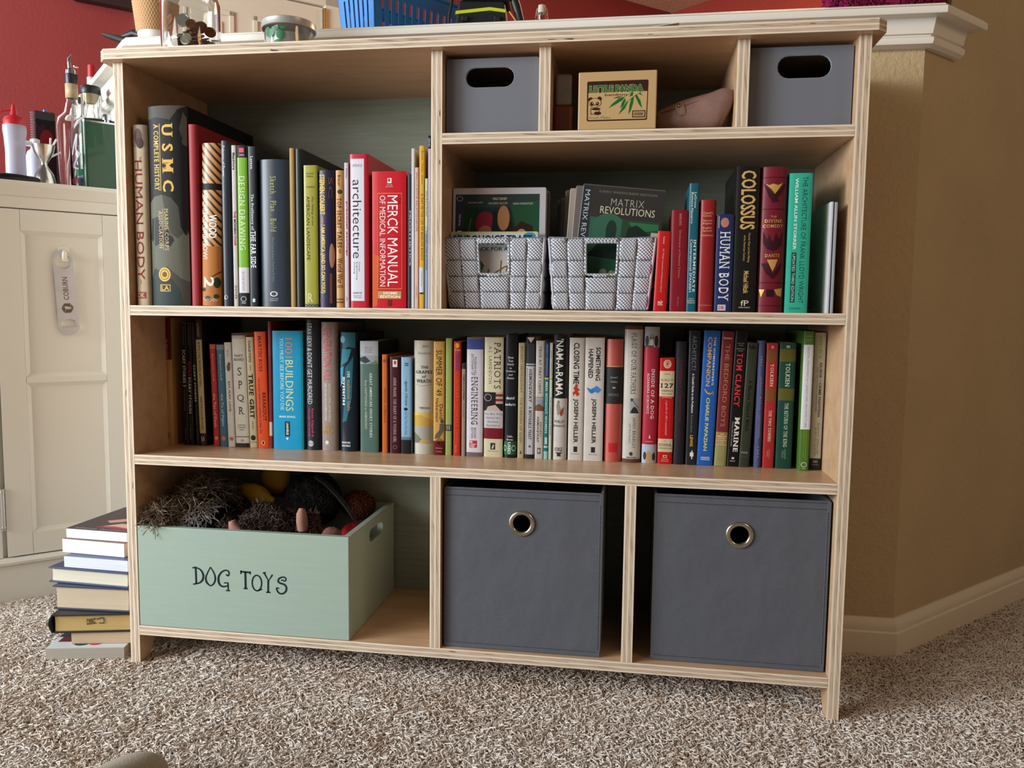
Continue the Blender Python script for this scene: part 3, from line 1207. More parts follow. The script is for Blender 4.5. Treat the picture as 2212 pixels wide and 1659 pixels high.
wood_slats = stripes('2a1c14', 'c58a50', 0.75, 34)
BK('A', (433, 475, 658), (433, 475.5, 309.4), 0.16, 'h', 'b8763f', 'orange-brown hardcover with diagonal wood slats and white lettering on its spine', [
    ('r', 0.0, 1.0, 0.0, 0.245, wood_slats), ('r', 0.0, 1.0, 0.245, 0.285, '1c1614'), ('r', 0.0, 1.0, 0.285, 0.63, wood_slats),
    ('r', 0.0, 1.0, 0.63, 1.0, 'b0703c'),
    ('d', 'ARCHITECTURE NOW!', 0.10, 0.36, 0.295, 0.71, 'f0e9dd', {'bold': -0.005}), ('d', 'WOOD', 0.44, 0.82, 0.435, 0.58, 'f4efe6', Bb),
    ('l', [(0.6, 0.82), (1.0, 0.785)], 0.006, '3a1d14'), ('o', 0.83, 0.855, 0.16, 0.034, '25351f'), ('o', 0.14, 0.90, 0.13, 0.012, '2c3a22'), ('o', 0.38, 0.955, 0.16, 0.018, '33442a'), ('o', 0.80, 0.94, 0.12, 0.014, '2c3a22'),
    ('d', '2', 0.18, 0.70, 0.82, 0.885, 'f2ece2', Bb), ('x', 'TASCHEN', 0.12, 0.85, 0.955, 0.972, 'd8c9b4')], side='a8683a')
BK('A', (476.3, 494, 658), (476, 494.5, 304), 0.20, 'h', '3b4350', 'slim slate blue hardcover with small white lettering, beside the wood slat book', [
    ('d', 'Palazzos of Power', 0.25, 0.62, 0.03, 0.215, 'd9dbe0', {'bold': 0.005}), ('d', 'Wunsch and Elliott', 0.30, 0.50, 0.235, 0.35, '9aa0ab'),
    ('g', 0.42, 0.945, 0.28, 0.013, 0.2, 'cfd2d8'), ('d', 'III', 0.15, 0.42, 0.94, 0.957, 'cfd2d8')], side='4a4a48')
BK('A', (502, 512.5, 659), (502.5, 513, 314), 0.19, 'p', 'b9b5b2', 'thin pale grey paperback with black and red lettering, left of the lime green spine', [
    ('d', 'Meadmore', 0.2, 0.75, 0.045, 0.15, '2a2626', Bd), ('d', 'THE', 0.25, 0.72, 0.405, 0.448, 'a02a3a', Bb),
    ('d', 'MODERN', 0.25, 0.72, 0.455, 0.55, '3a2c2e', Bb), ('d', 'CHAIR', 0.25, 0.72, 0.556, 0.62, 'a8283a', Bb), ('d', 'DOVER', 0.25, 0.7, 0.87, 0.955, '4a4646')], side='c6c2be')
BK('A', (513.5, 535.5, 659), (514, 536, 314), 0.20, 'p', '6fa628', 'lime green paperback with pale spaced lettering and black ends, upper left shelf', [
    ('r', 0, 1, 0, 0.075, '1a1c24'), ('r', 0.24, 0.72, 0.016, 0.044, 'd5547a'), ('x', 'CHING', 0.22, 0.75, 0.052, 0.066, 'c8c8cc'),
    ('r', 0, 1, 0.755, 0.915, 'c9c9d2'), ('d', 'SECOND EDITION', 0.36, 0.58, 0.78, 0.90, '55555c'),
    ('r', 0, 1, 0.915, 1.0, '191b20'), ('g', 0.46, 0.953, 0.28, 0.016, 0.15, 'd8d8d8'), ('x', 'WILEY', 0.25, 0.70, 0.973, 0.983, 'd8d8d8'),
    ('d', 'DESIGN DRAWING', 0.20, 0.76, 0.19, 0.645, 'dce9c4', {'bold': -0.004, 'space': 1.15})], side='d0d0d0')
BK('A', (538, 555.5, 659), (538.7, 556, 316.4), 0.19, 'p', '1b212b', 'black paperback with white lettering and a white edge line, right of the lime green spine', [
    ('r', 0.0, 0.07, 0, 1, 'a8acb4'), ('d', 'Larson', 0.25, 0.60, 0.06, 0.14, 'dde2ea', Sf),
    ('d', 'The PreHistory of', 0.2, 0.62, 0.295, 0.52, 'd0d6e0', Sf), ('d', 'THE FAR SIDE', 0.15, 0.80, 0.525, 0.755, 'e6eaf2', Sf), ('r', 0.3, 0.62, 0.95, 0.972, 'c8d4e2')], side='16181d')
BK('A', (557, 622, 660), (557.5, 624, 344), 0.16, 'h', '39434f', 'thick slate grey hardcover with green spaced lettering, upper left shelf', [
    ('d', 'Sketch . Plan . Build', 0.42, 0.62, 0.115, 0.485, 'a9b56a', {'space': 1.25}), ('d', 'World Class Architects Show How It\'s Done', 0.46, 0.55, 0.525, 0.83, '74808c'),
    ('g', 0.50, 0.912, 0.13, 0.018, 0.35, 'c9cdd2'), ('x', 'COLLINS', 0.36, 0.64, 0.940, 0.948, 'c9cdd2'), ('x', 'DESIGN', 0.38, 0.62, 0.953, 0.961, 'c9cdd2')], side='23272c', bulge=0.007, gloss=0.3)
BK('A', (625.5, 637, 660), (626, 638.6, 320), 0.17, 'h', 'a08650', 'thin blank gold-brown hardcover, upper left shelf', side='8a7342', gloss=0.5)
BK('A', (638, 653, 660), (638.6, 653.5, 321.5), 0.20, 'h', '232d30', 'blank blackish teal hardcover with a dark cover, beside the thin gold-brown one', side='1b1b1b')
BK('A', (655, 685, 661), (658, 687, 357), 0.15, 'p', '9a9a3e', 'olive yellow paperback with dark lettering and a patterned foot', [
    ('x', 'Second', 0.22, 0.72, 0.05, 0.063, '565a22'), ('x', 'Edition', 0.22, 0.72, 0.070, 0.083, '565a22'), ('x', 'CONZEN', 0.16, 0.80, 0.145, 0.158, '5c5f2a'),
    ('d', 'The Making of the', 0.56, 0.72, 0.215, 0.42, '4a4d1c', {'slant': 1}), ('d', 'AMERICAN LANDSCAPE', 0.20, 0.44, 0.215, 0.665, '34371a'),
    ('x', 'R', 0.26, 0.66, 0.90, 0.965, 'c9c48c', Bb), ('r', 0, 1, 0.978, 1.0, '2a2a2a'),
    ('l', [(0.0, 0.982), (0.25, 0.997), (0.5, 0.982), (0.75, 0.997), (1.0, 0.982)], 0.002, 'b8b8a8'), ('l', [(0.0, 0.997), (0.25, 0.982), (0.5, 0.997), (0.75, 0.982), (1.0, 0.997)], 0.002, 'b8b8a8')], side='8a8c3a')
BK('A', (686, 720, 661), (687, 723, 368), 0.16, 'h', '2c2a48', 'navy hardcover with bold yellow capitals running down it, next to the olive yellow spine', [
    ('d', 'STEPHEN COLBERT', 0.12, 0.46, 0.03, 0.32, 'e6c45a', Bd), ('o', 0.27, 0.365, 0.11, 0.035, '8a7468'), ('d', 'I AM AMERICA (AND SO CAN YOU!)', 0.12, 0.46, 0.395, 0.895, 'e6c45a', Bd),
    ('o', 0.85, 0.62, 0.15, 0.09, 'b98d7a'), ('d', 'SC', 0.70, 0.9, 0.05, 0.20, '8a5636'), ('r', 0.72, 0.86, 0.75, 0.97, '7a4a34'), ('x', 'g|c|b', 0.12, 0.4, 0.93, 0.965, '8a5a8a')], side='23203a')
BK('A', (724, 743, 662), (725, 743, 368), 0.15, 'h', 'b98d58', 'tan hardcover with brown antique lettering and black publisher mark, upper left shelf', [
    ('d', 'Breuer', 0.30, 0.64, 0.035, 0.115, '3a2a1c'), ('o', 0.55, 0.155, 0.30, 0.016, '35412e'), ('d', 'TOP SECRET', 0.2, 0.70, 0.20, 0.42, '5c281e', Sf),
    ('d', 'TALES', 0.2, 0.72, 0.44, 0.56, '5c281e', Sf), ('d', 'OF', 0.36, 0.66, 0.57, 0.60, '5c281e'), ('d', 'World War II', 0.22, 0.78, 0.635, 0.855, '5c281e', Sf),
    ('x', 'CASTLE', 0.08, 0.92, 0.933, 0.945, '2a1c14', Bd), ('x', 'BOOKS', 0.08, 0.92, 0.955, 0.967, '2a1c14', Bd)])
BK('A', (743.6, 753.5, 662), (744.7, 754, 351.6), 0.18, 'p', 'c2bccc', 'thin lavender white paperback with pink lettering, left of the wide red binder-like book', [
    ('d', 'Milder', 0.35, 0.7, 0.04, 0.11, '6a6670'), ('d', 'practical ecology', 0.3, 0.8, 0.265, 0.645, 'a84a68', Bd), ('d', 'dk', 0.3, 0.7, 0.925, 0.955, 'b0607a')])
BK('A', (755.5, 794, 663), (755.5, 798, 333), 0.22, 'h', 'b9283a', 'wide red hardcover with a white spine panel and large black lowercase lettering', [
    ('r', 0.05, 0.78, 0.03, 0.955, 'd4d6e2'), ('x', 'SPENCE', 0.16, 0.68, 0.065, 0.082, '3c3c48'), ('d', 'architecture', 0.16, 0.64, 0.165, 0.675, '1e1e26', {'bold': -0.004}),
    ('d', 'Design', 0.46, 0.56, 0.70, 0.762, '3c3c48'), ('d', 'Engineering', 0.32, 0.43, 0.70, 0.815, '3c3c48'), ('d', 'Drawing', 0.18, 0.29, 0.70, 0.775, '3c3c48'),
    ('x', 'GLENCOE', 0.16, 0.64, 0.897, 0.908, '3c3c48', Bd), ('x', 'Bennett &', 0.2, 0.62, 0.916, 0.924, '6a6a76'), ('x', 'McKnight', 0.18, 0.64, 0.928, 0.937, '6a6a76')], side='a8232f', bulge=0.001)
BK('A', (804, 877, 664), (803, 878, 370), 0.20, 'p', 'c0202c', 'very thick red paperback with white capitals inside a gold outline, upper left shelf', [
    ('p', [(0.0, 0.60), (0.22, 0.62), (0.16, 0.98), (0.0, 0.995)], 'c4532a'),
    ('r', 0.46, 0.58, 0.05, 0.087, 'e6e0e0'), ('o', 0.51, 0.065, 0.03, 0.012, 'a03038'), ('x', 'THE', 0.44, 0.60, 0.096, 0.102, 'e8cfcf'), ('x', 'BOOKS', 0.42, 0.62, 0.108, 0.115, 'e8cfcf'),
    ('f', 0.16, 0.88, 0.158, 0.86, 0.012, 0.004, 'c79a4a'), ('d', 'THE', 0.76, 0.84, 0.195, 0.235, '7a1418'),
    ('d', 'MERCK MANUAL', 0.46, 0.76, 0.175, 0.84, 'eeeeee', {'bold': 0.0}), ('d', 'OF MEDICAL INFORMATION', 0.23, 0.40, 0.175, 0.84, 'e4dede', {'bold': 0.0}),
    ('r', 0.17, 0.86, 0.875, 0.93, 'b9925a'), ('x', 'HOME', 0.34, 0.74, 0.880, 0.899, 'f2efe8', Bd), ('x', 'EDITION', 0.24, 0.82, 0.906, 0.925, 'f2efe8', Bd),
    ('r', 0.46, 0.58, 0.94, 0.985, '6a1c22')], side='a81c26', gloss=0.3)
BK('A', (880, 888, 664), (881, 888.6, 376), 0.19, 'p', '37434d', 'thin dark blue-grey paperback beside the thick red one, upper left shelf', [('d', 'PROSTHETICS', 0.55, 0.95, 0.27, 0.68, 'c2c8cc', Bb)])
BK('A', (888.6, 895, 665), (888.6, 896, 321), 0.20, 'p', 'c8ccd8', 'thin blank bluish white booklet near the right end of the upper left shelf')
BK('A', (896, 905, 665), (896, 904, 362), 0.16, 'p', 'd2b0a2', 'thin pale peach paperback with grey capitals, upper left shelf', [
    ('d', 'SPECULATIVE RELATIONSHIPS', 0.25, 0.65, 0.035, 0.45, '9a6a62'), ('d', 'VOLUME 2', 0.25, 0.6, 0.84, 0.92, 'b08a80')])
BK('A', (905.5, 916, 665), (904.6, 917, 315), 0.20, 'h', 'd3a63c', 'slim mustard yellow hardcover with a white band, upper left shelf', [
    ('d', 'Bundo . Twiss . Keller', 0.45, 0.75, 0.03, 0.235, '8a6a24'), ('d', 'A DAY IN THE LIFE OF MARLON BUNDO', 0.35, 0.8, 0.29, 0.70, 'a06a1c', Sf),
    ('r', 0, 1, 0.745, 0.90, 'c6ccd8'), ('r', 0.2, 0.9, 0.90, 0.91, '2a2a2c'), ('d', 'CHRONICLE', 0.4, 0.7, 0.77, 0.86, '7a8090')], bulge=0.0005)
BK('A', (918, 923.6, 665), (918, 923.5, 386), 0.20, 'p', '8aa6c4', 'thin booklet fading from pale green to blue, right part of upper left shelf', [
    ('r', 0, 1, 0.0, 0.36, 'c2ccae'), ('r', 0, 1, 0.36, 0.42, 'a6b8b8'), ('d', 'Whose Boat Is This Boat?', 0.3, 0.75, 0.09, 0.29, '3c5240', Bd), ('d', 'by Donald J. Trump (by Accident)', 0.3, 0.75, 0.40, 0.70, '31476e', Bd)])
BK('A', (924, 929.6, 665), (924, 930, 293), 0.20, 'p', 'b7b4c0', 'tall lavender magazine with a black top, against the middle divider', [
    ('r', 0, 1, 0, 0.075, '191a1e'), ('d', 'SEND', 0.2, 0.7, 0.015, 0.065, 'a8b4c8', Bd), ('d', 'IN THE OF THE AND OTHER STORIES OF', 0.3, 0.6, 0.38, 0.62, '8a8694')], xmax=XC - 0.0008)

# ---------------------------------------------------------------- upper right shelf
BK('B', (1411, 1440, 671), (1422, 1451, 500), 0.12, 'p', 'b5201f', 'small bright red paperback leaning right beside the woven basket', [
    ('d', 'Frederick', 0.42, 0.55, 0.07, 0.16, 'e8c8c0'), ('d', '101 Things I Learned in Architecture School', 0.42, 0.55, 0.22, 0.76, 'e8c8c0'), ('x', 'mit', 0.32, 0.68, 0.86, 0.93, 'e8c8c0', Bd)])
BK('B', (1442, 1482, 671), (1449.5, 1488, 454), 0.13, 'p', '7c1a26', 'dark wine red paperback with thin gold lettering, right of the small bright red one', [
    ('d', 'BARRON\'S', 0.44, 0.60, 0.035, 0.15, 'b08a72'), ('d', 'Dictionary of Medical Terms', 0.44, 0.58, 0.20, 0.665, 'b08a72'), ('d', 'Fifth Edition', 0.46, 0.56, 0.855, 0.955, 'a06a62')])
BK('B', (1482.6, 1503.5, 671), (1490.7, 1512, 396), 0.15, 'p', '1f5a6c', 'tall narrow teal blue paperback with white lettering, upper right shelf', [
    ('d', 'LaGrone', 0.5, 0.74, 0.07, 0.19, 'dde8ea'), ('d', 'Romera-Navarro', 0.18, 0.42, 0.07, 0.31, 'dde8ea'), ('d', 'INTERMEDIATE', 0.56, 0.82, 0.435, 0.845, 'dde8ea', Sf),
    ('d', 'Conversational SPANISH', 0.2, 0.46, 0.435, 0.845, 'dde8ea'), ('x', 'HOLT', 0.25, 0.75, 0.895, 0.903, 'dde8ea', Sf), ('x', 'RINEHART', 0.1, 0.9, 0.911, 0.919, 'dde8ea', Sf), ('x', 'WINSTON', 0.12, 0.88, 0.927, 0.935, 'dde8ea', Sf)])
BK('B', (1505, 1541, 671), (1514, 1549, 432), 0.13, 'h', '8e2428', 'plain red hardcover with five small gold text lines near its top, upper right shelf', [
    ('x', 'Cassell\'s', 0.2, 0.80, 0.105, 0.125, 'd8b08a'), ('x', 'Concise', 0.2, 0.74, 0.13, 0.148, 'd8b08a'), ('x', 'Spanish', 0.2, 0.78, 0.175, 0.195, 'd8b08a'), ('x', 'English', 0.2, 0.74, 0.20, 0.22, 'd8b08a'),
    ('x', 'English', 0.2, 0.74, 0.24, 0.26, 'd8b08a'), ('x', 'Spanish', 0.2, 0.76, 0.265, 0.285, 'd8b08a'), ('x', 'Dictionary', 0.12, 0.86, 0.305, 0.327, 'd8b08a'), ('x', 'MACMILLAN', 0.15, 0.85, 0.935, 0.948, 'c08a6a')])
BK('B', (1543, 1580.6, 671), (1548.6, 1587, 463), 0.12, 'p', '26305c', 'navy blue paperback with large pale capitals and a small pink figure at its head', [
    ('o', 0.46, 0.085, 0.24, 0.05, 'b0766a'), ('d', 'HUMAN BODY', 0.22, 0.80, 0.175, 0.885, 'e2e0e4', {'bold': 0.0, 'serif': True}), ('r', 0.10, 0.14, 0.02, 0.14, 'c0b0a0'),
    ('r', 0.2, 0.66, 0.925, 0.985, 'd2c4c4'), ('x', 'DK', 0.26, 0.60, 0.937, 0.973, 'a03a44', Bb)])
BK('B', (1581.5, 1632.5, 672), (1593, 1643, 359), 0.17, 'p', '1a1918', 'tall thick black paperback with huge gold capitals, upper right shelf', [
    ('d', 'COLOSSUS', 0.20, 0.84, 0.03, 0.43, 'c5a164', {'bold': 0.03}), ('d', 'Hoover Dam and the Making', 0.56, 0.68, 0.455, 0.655, 'c5a164'), ('d', 'of the American Century', 0.36, 0.48, 0.47, 0.645, 'c5a164'),
    ('d', 'Michael Hiltzik', 0.44, 0.66, 0.715, 0.87, 'c5a164', Bd), ('x', 'fP', 0.35, 0.7, 0.918, 0.955, 'd8d0c0'), ('x', 'FREE PRESS', 0.28, 0.76, 0.963, 0.971, 'd8d0c0')])
BK('B', (1633, 1694, 672), (1646, 1704.5, 360), 0.17, 'h', '6e1c2c', 'ornate burgundy leather-bound hardcover with gold wedge ornaments, upper right shelf', [
    ('p', [(0.18, 0.115), (0.30, 0.125), (0.45, 0.115), (0.62, 0.125), (0.80, 0.11), (0.66, 0.15), (0.52, 0.185), (0.40, 0.155)], 'd0aa5c'),
    ('p', [(0.10, 0.11), (0.30, 0.15), (0.48, 0.19), (0.70, 0.15), (0.92, 0.11), (0.80, 0.17), (0.60, 0.215), (0.70, 0.235), (0.45, 0.245), (0.30, 0.20)], '35141c'),
    ('x', 'THE', 0.39, 0.62, 0.333, 0.347, 'd0aa5c'), ('x', 'DIVINE', 0.20, 0.82, 0.358, 0.380, 'd0aa5c', Sf), ('x', 'COMEDY', 0.14, 0.88, 0.393, 0.415, 'd0aa5c', Sf),
    ('p', [(0.15, 0.44), (0.3, 0.50), (0.36, 0.46), (0.5, 0.52), (0.62, 0.45), (0.72, 0.50), (0.88, 0.44), (0.84, 0.53), (0.70, 0.56), (0.5, 0.575), (0.3, 0.56), (0.16, 0.52)], '35141c'),
    ('x', 'DANTE', 0.25, 0.78, 0.595, 0.617, 'd0aa5c', Sf), ('p', [(0.32, 0.635), (0.72, 0.632), (0.64, 0.675), (0.54, 0.715), (0.44, 0.68)], 'd0aa5c'),
    ('p', [(0.12, 0.66), (0.36, 0.66), (0.48, 0.715), (0.56, 0.735), (0.70, 0.69), (0.9, 0.65), (0.78, 0.72), (0.56, 0.77), (0.3, 0.73)], '35141c'),
    ('p', [(0.08, 0.84), (0.28, 0.84), (0.16, 0.895)], 'd0aa5c'), ('p', [(0.62, 0.84), (0.92, 0.83), (0.90, 0.89), (0.74, 0.88)], 'd0aa5c'), ('r', 0.34, 0.60, 0.84, 0.89, '2c1018'),
    ('r', 0, 1, 0.07, 0.075, '4a1420'), ('r', 0, 1, 0.285, 0.29, '4a1420'), ('r', 0, 1, 0.79, 0.796, '4a1420'), ('r', 0, 1, 0.95, 0.955, '4a1420')],
   bulge=0.007, metal=('d0aa5c',), gloss=0.4)
BK('B', (1696, 1743.4, 673), (1707, 1758.5, 374), 0.17, 'p', '35a890', 'turquoise green paperback with two columns of tall lettering, upper right shelf', [
    ('d', 'THE ARCHITECTURE OF FRANK LLOYD WRIGHT', 0.56, 0.78, 0.025, 0.93, '1d4a44', {'bold': -0.008}), ('d', 'WILLIAM ALLIN STORRER', 0.24, 0.38, 0.035, 0.545, 'd8eee4', Bd),
    ('r', 0.2, 0.40, 0.565, 0.925, '1b3d38'), ('d', 'UPDATED THIRD EDITION', 0.24, 0.36, 0.575, 0.915, 'b8d8cc'), ('x', 'CHICAGO', 0.2, 0.7, 0.962, 0.974, '1d5a50')], page='b8b4a0')
BK('B', (1789, 1795, 674), (1790, 1798, 436), 0.16, 'h', 'c6cad6', 'thin white hard case standing near the right side panel, upper right shelf', side='c2c2bc', lean=False, bulge=0.0005, page='d8d8d4')
BK('B', (1797, 1802, 675), (1799.5, 1806, 437), 0.16, 'h', '9a9ea6', 'thin grey case between the white case and the right side panel', side='b0b0b0', lean=False, bulge=0.0003, page='d8d8d4')

# ---------------------------------------------------------------- long middle shelf
def BC(*a, **k):
    return BK('C', *a, **k)


BC((354, 373, 961), (347, 370, 687), 0.15, 'p', 'b08a58', 'tan paperback with a maroon upper third at the far left, long middle shelf', [
    ('r', 0, 1, 0, 0.325, '5c1c20'), ('d', '30-SECOND', 0.45, 0.65, 0.165, 0.32, 'b88a5a', Bd), ('d', 'ANATOMY', 0.18, 0.36, 0.18, 0.315, 'b88a5a', Bd),
    ('d', 'The 50 most important structures and systems', 0.5, 0.62, 0.34, 0.665, '6a4e30'), ('d', 'the human body each explained in half a minute', 0.28, 0.40, 0.34, 0.665, '6a4e30'),
    ('d', 'Gabrielle M. Finn', 0.34, 0.52, 0.72, 0.83, '4e3822'), ('g', 0.42, 0.925, 0.30, 0.022, 0.12, '3a2818'), ('d', 'M', 0.3, 0.55, 0.912, 0.938, '3a2818')], side='a8824f')
for (bt, tp, who, lab, red, t0) in (
        ((399.5, 410, 955), (387.5, 398.5, 697), 'SCARY STORIES 3', 'leftmost of three matching thin black paperbacks, long middle shelf', None, 0.22),
        ((410.7, 421, 955), (399.7, 409.2, 698), 'SCARY STORIES', 'middle one of three matching thin black paperbacks, with a red word', 'MORE', 0.44),
        ((421.7, 431.4, 955), (410, 419, 698), 'SCARY STORIES', 'rightmost of three matching thin black paperbacks, beside the pale panelled brown spine', None, 0.34)):
    pr_ = [('d', who, 0.18, 0.72, t0, t0 + 0.30, 'd2cec4', Sf), ('d', 'Alvin Schwartz', 0.3, 0.6, 0.03, 0.18, '6a665e'), ('d', 'Tales to Chill Your Bones', 0.3, 0.55, t0 + 0.32, t0 + 0.50, '7a766c'),
           ('d', 'HarperTrophy', 0.35, 0.6, 0.86, 0.96, '8a867a'), ('f', 0.02, 0.98, 0.0, 1.0, 0.05, 0.004, '5a5850')]
    if red:
        pr_.append(('d', red, 0.18, 0.72, t0 - 0.13, t0 - 0.01, 'a82a22', Sf))
    BC(bt, tp, 0.14, 'p', '141313', lab, pr_)
BC((432, 447, 958), (420, 434.5, 690), 0.15, 'p', '2e221c', 'brown-black paperback with a pale cream lettering panel, right of the thin black trio', [
    ('r', 0.06, 0.94, 0.16, 0.90, 'b9ab7e'), ('d', 'CUTSFORTH', 0.32, 0.62, 0.03, 0.135, 'a8a090', Bd),
    ('d', 'BUFFALO BILL BOOZERS BROTHELS', 0.35, 0.68, 0.18, 0.53, '33291c', {'bold': 0.01}), ('d', 'BARE KNUCKLE BRAWLERS', 0.35, 0.68, 0.61, 0.875, '33291c', {'bold': 0.01}),
    ('d', 'S', 0.25, 0.7, 0.925, 0.97, 'b8a888', Bd)], side='1d1512')
BC((461.7, 475, 953), (451.5, 465, 744), 0.12, 'p', 'a2292a', 'small red paperback leaning beside the small blue one, left part of middle shelf', [
    ('r', 0, 1, 0, 0.045, 'b85a48'), ('d', 'Benjamin Hoff', 0.3, 0.66, 0.095, 0.36, 'd88a78'), ('d', 'the Tao of Pooh', 0.28, 0.70, 0.48, 0.81, 'e0b0a0'), ('o', 0.5, 0.92, 0.28, 0.018, 'c8825a'), ('r', 0.0, 0.05, 0, 1, 'c0552c')])
BC((475.7, 492, 954), (466, 483, 745), 0.12, 'p', '3a647c', 'small slate blue paperback between the small red and the white paperback', [
    ('r', 0, 1, 0, 0.05, '6a8494'), ('d', 'Benjamin Hoff', 0.32, 0.66, 0.095, 0.35, 'a2b8c0'), ('d', 'the Te of Piglet', 0.3, 0.68, 0.48, 0.80, 'c0d0d4'), ('o', 0.5, 0.92, 0.28, 0.024, 'b8724a')])
BC((493, 508.5, 956), (483.5, 498.5, 740), 0.12, 'p', 'c2bdb4', 'white paperback with a small brown owl, left part of middle shelf', [
    ('d', 'BLOCK', 0.36, 0.62, 0.075, 0.14, '6a625c'), ('o', 0.52, 0.24, 0.26, 0.035, '6a4c40'), ('o', 0.62, 0.205, 0.2, 0.018, '6a4c40'),
    ('d', 'EAT, PLAY, LOVE.', 0.34, 0.64, 0.37, 0.665, '3c3836', Bd), ('x', 'W', 0.2, 0.8, 0.905, 0.945, 'a04038', Bb)])
BC((509.4, 538.5, 956), (499, 528, 720), 0.13, 'p', 'bbb5a8', 'off-white paperback with four large spaced letters S P Q R', [
    ('r', 0, 1, 0.0, 0.022, '4a3a30'), ('r', 0, 1, 0.03, 0.034, '6a5a4c'), ('r', 0, 1, 0.044, 0.047, '6a5a4c'),
    ('x', 'MARY', 0.2, 0.80, 0.185, 0.208, '4a4440'), ('x', 'BEARD', 0.14, 0.86, 0.218, 0.242, '4a4440'),
    ('x', 'S', 0.36, 0.66, 0.30, 0.37, '423c38', St), ('x', 'P', 0.36, 0.68, 0.415, 0.485, '423c38', St), ('x', 'Q', 0.26, 0.80, 0.535, 0.605, '423c38', St), ('x', 'R', 0.32, 0.74, 0.645, 0.71, '423c38', St),
    ('x', 'A HISTORY', 0.2, 0.8, 0.80, 0.812, '5a5450'), ('x', 'OF ANCIENT', 0.18, 0.82, 0.82, 0.832, '5a5450'), ('x', 'ROME', 0.34, 0.66, 0.84, 0.852, '5a5450'),
    ('r', 0, 1, 0.905, 0.912, '6a4a3a'), ('r', 0, 1, 0.965, 1.0, '33261f'), ('d', 'W', 0.38, 0.62, 0.93, 0.952, '5a4a40')])
BC((540, 556, 958), (529.5, 546.5, 728.5), 0.13, 'p', 'b0a180', 'beige paperback with heavy black slab lettering, left of the orange spine', [
    ('d', 'CHARLES PORTIS', 0.32, 0.62, 0.03, 0.225, '2c2620', Bd), ('d', 'TRUE GRIT', 0.18, 0.78, 0.33, 0.735, '221c18', {'bold': 0.045, 'serif': True}), ('l', [(0.5, 0.25), (0.5, 0.30)], 0.004, '4a4034'), ('l', [(0.5, 0.76), (0.5, 0.83)], 0.004, '4a4034'),
    ('o', 0.48, 0.91, 0.32, 0.024, '221c18'), ('x', 'OVERLOOK', 0.1, 0.9, 0.945, 0.953, '4a4034')])
BC((557, 582, 959), (547.5, 572.5, 717), 0.14, 'p', 'c8481c', 'bright orange paperback with dark red-brown lettering, left part of middle shelf', [
    ('d', 'MARTIN RUSS', 0.36, 0.64, 0.035, 0.34, '5a1c10', Sf), ('d', 'BREAKOUT', 0.56, 0.84, 0.52, 0.765, '5a1c10', {'bold': 0.02, 'serif': True}), ('d', 'THE CHOSIN RESERVOIR CAMPAIGN, KOREA 1950', 0.2, 0.38, 0.395, 0.875, '5a1c10'),
    ('o', 0.5, 0.955, 0.16, 0.02, 'd8a070'), ('o', 0.5, 0.955, 0.08, 0.014, '2a1410')])
BC((582.7, 591.5, 959), (573.5, 584.0, 694), 0.16, 'h', '6e242c', 'narrow dull red hardcover between the orange and the cyan spine', [('f', 0.25, 0.9, 0.28, 0.55, 0.06, 0.004, '4a141c'), ('r', 0.1, 0.98, 0.79, 0.90, 'b8b0a8')], lean=False, bulge=0.0005)
BC((592, 656.5, 968), (585, 652.5, 715), 0.16, 'p', '1f93c0', 'very thick cyan blue paperback with orange and pale yellow capitals', [
    ('r', 0.94, 1.0, 0, 1, '1b8a92'), ('d', '1001', 0.44, 0.68, 0.06, 0.225, 'c8805c', {'bold': 0.0}), ('d', 'BUILDINGS', 0.44, 0.69, 0.245, 0.675, 'd2d49c', {'bold': 0.0}),
    ('d', 'YOU MUST SEE BEFORE YOU DIE', 0.26, 0.38, 0.06, 0.67, 'bfe0e6'), ('x', 'MARK IRVING', 0.22, 0.74, 0.715, 0.733, 'd8eef4', Bd),
    ('r', 0.40, 0.555, 0.765, 0.89, '16181c'), ('d', 'UNIVERSE', 0.44, 0.52, 0.775, 0.88, 'dfe6ea', Bd), ('o', 0.475, 0.91, 0.035, 0.01, 'cfe6ee')], gloss=0.3, lean=False)
BC((661, 692.5, 969.5), (656.6, 689, 690), 0.17, 'h', '22252b', 'tall black hardcover with large white and hot pink lettering, middle shelf', [
    ('d', 'STAY SEXY & DON\'T GET MURDERED', 0.16, 0.50, 0.03, 0.645, 'dfe0e0', {'bold': -0.012}), ('d', 'Karen Kilgariff &', 0.40, 0.58, 0.68, 0.90, 'c03a5c', Bd), ('d', 'Georgia Hardstark', 0.16, 0.34, 0.68, 0.90, 'c03a5c', Bd),
    ('o', 0.36, 0.95, 0.20, 0.024, 'a8a8aa'), ('r', 0.18, 0.54, 0.945, 0.953, '22252b')])
BC((694.6, 729.5, 969), (690.2, 726, 696), 0.16, 'h', '8c8079', 'taupe hardcover with tall crimson lettering over white small text', [
    ('d', 'GENERATION KILL', 0.20, 0.66, 0.045, 0.455, 'c04a58', {'bold': 0.0}), ('d', 'DEVIL DOGS, ICEMAN, CAPTAIN AMERICA', 0.46, 0.64, 0.475, 0.775, 'd2cac2'), ('d', 'AND THE NEW FACE OF AMERICAN WAR', 0.24, 0.40, 0.475, 0.765, 'd2cac2'),
    ('x', 'EVAN', 0.2, 0.68, 0.80, 0.832, 'c79a3a'), ('x', 'WRIGHT', 0.06, 0.78, 0.842, 0.872, 'c79a3a'), ('o', 0.38, 0.935, 0.12, 0.014, 'd8d0c8'), ('x', 'PUTNAM', 0.24, 0.56, 0.952, 0.959, 'd8d0c8')], side='786a62')
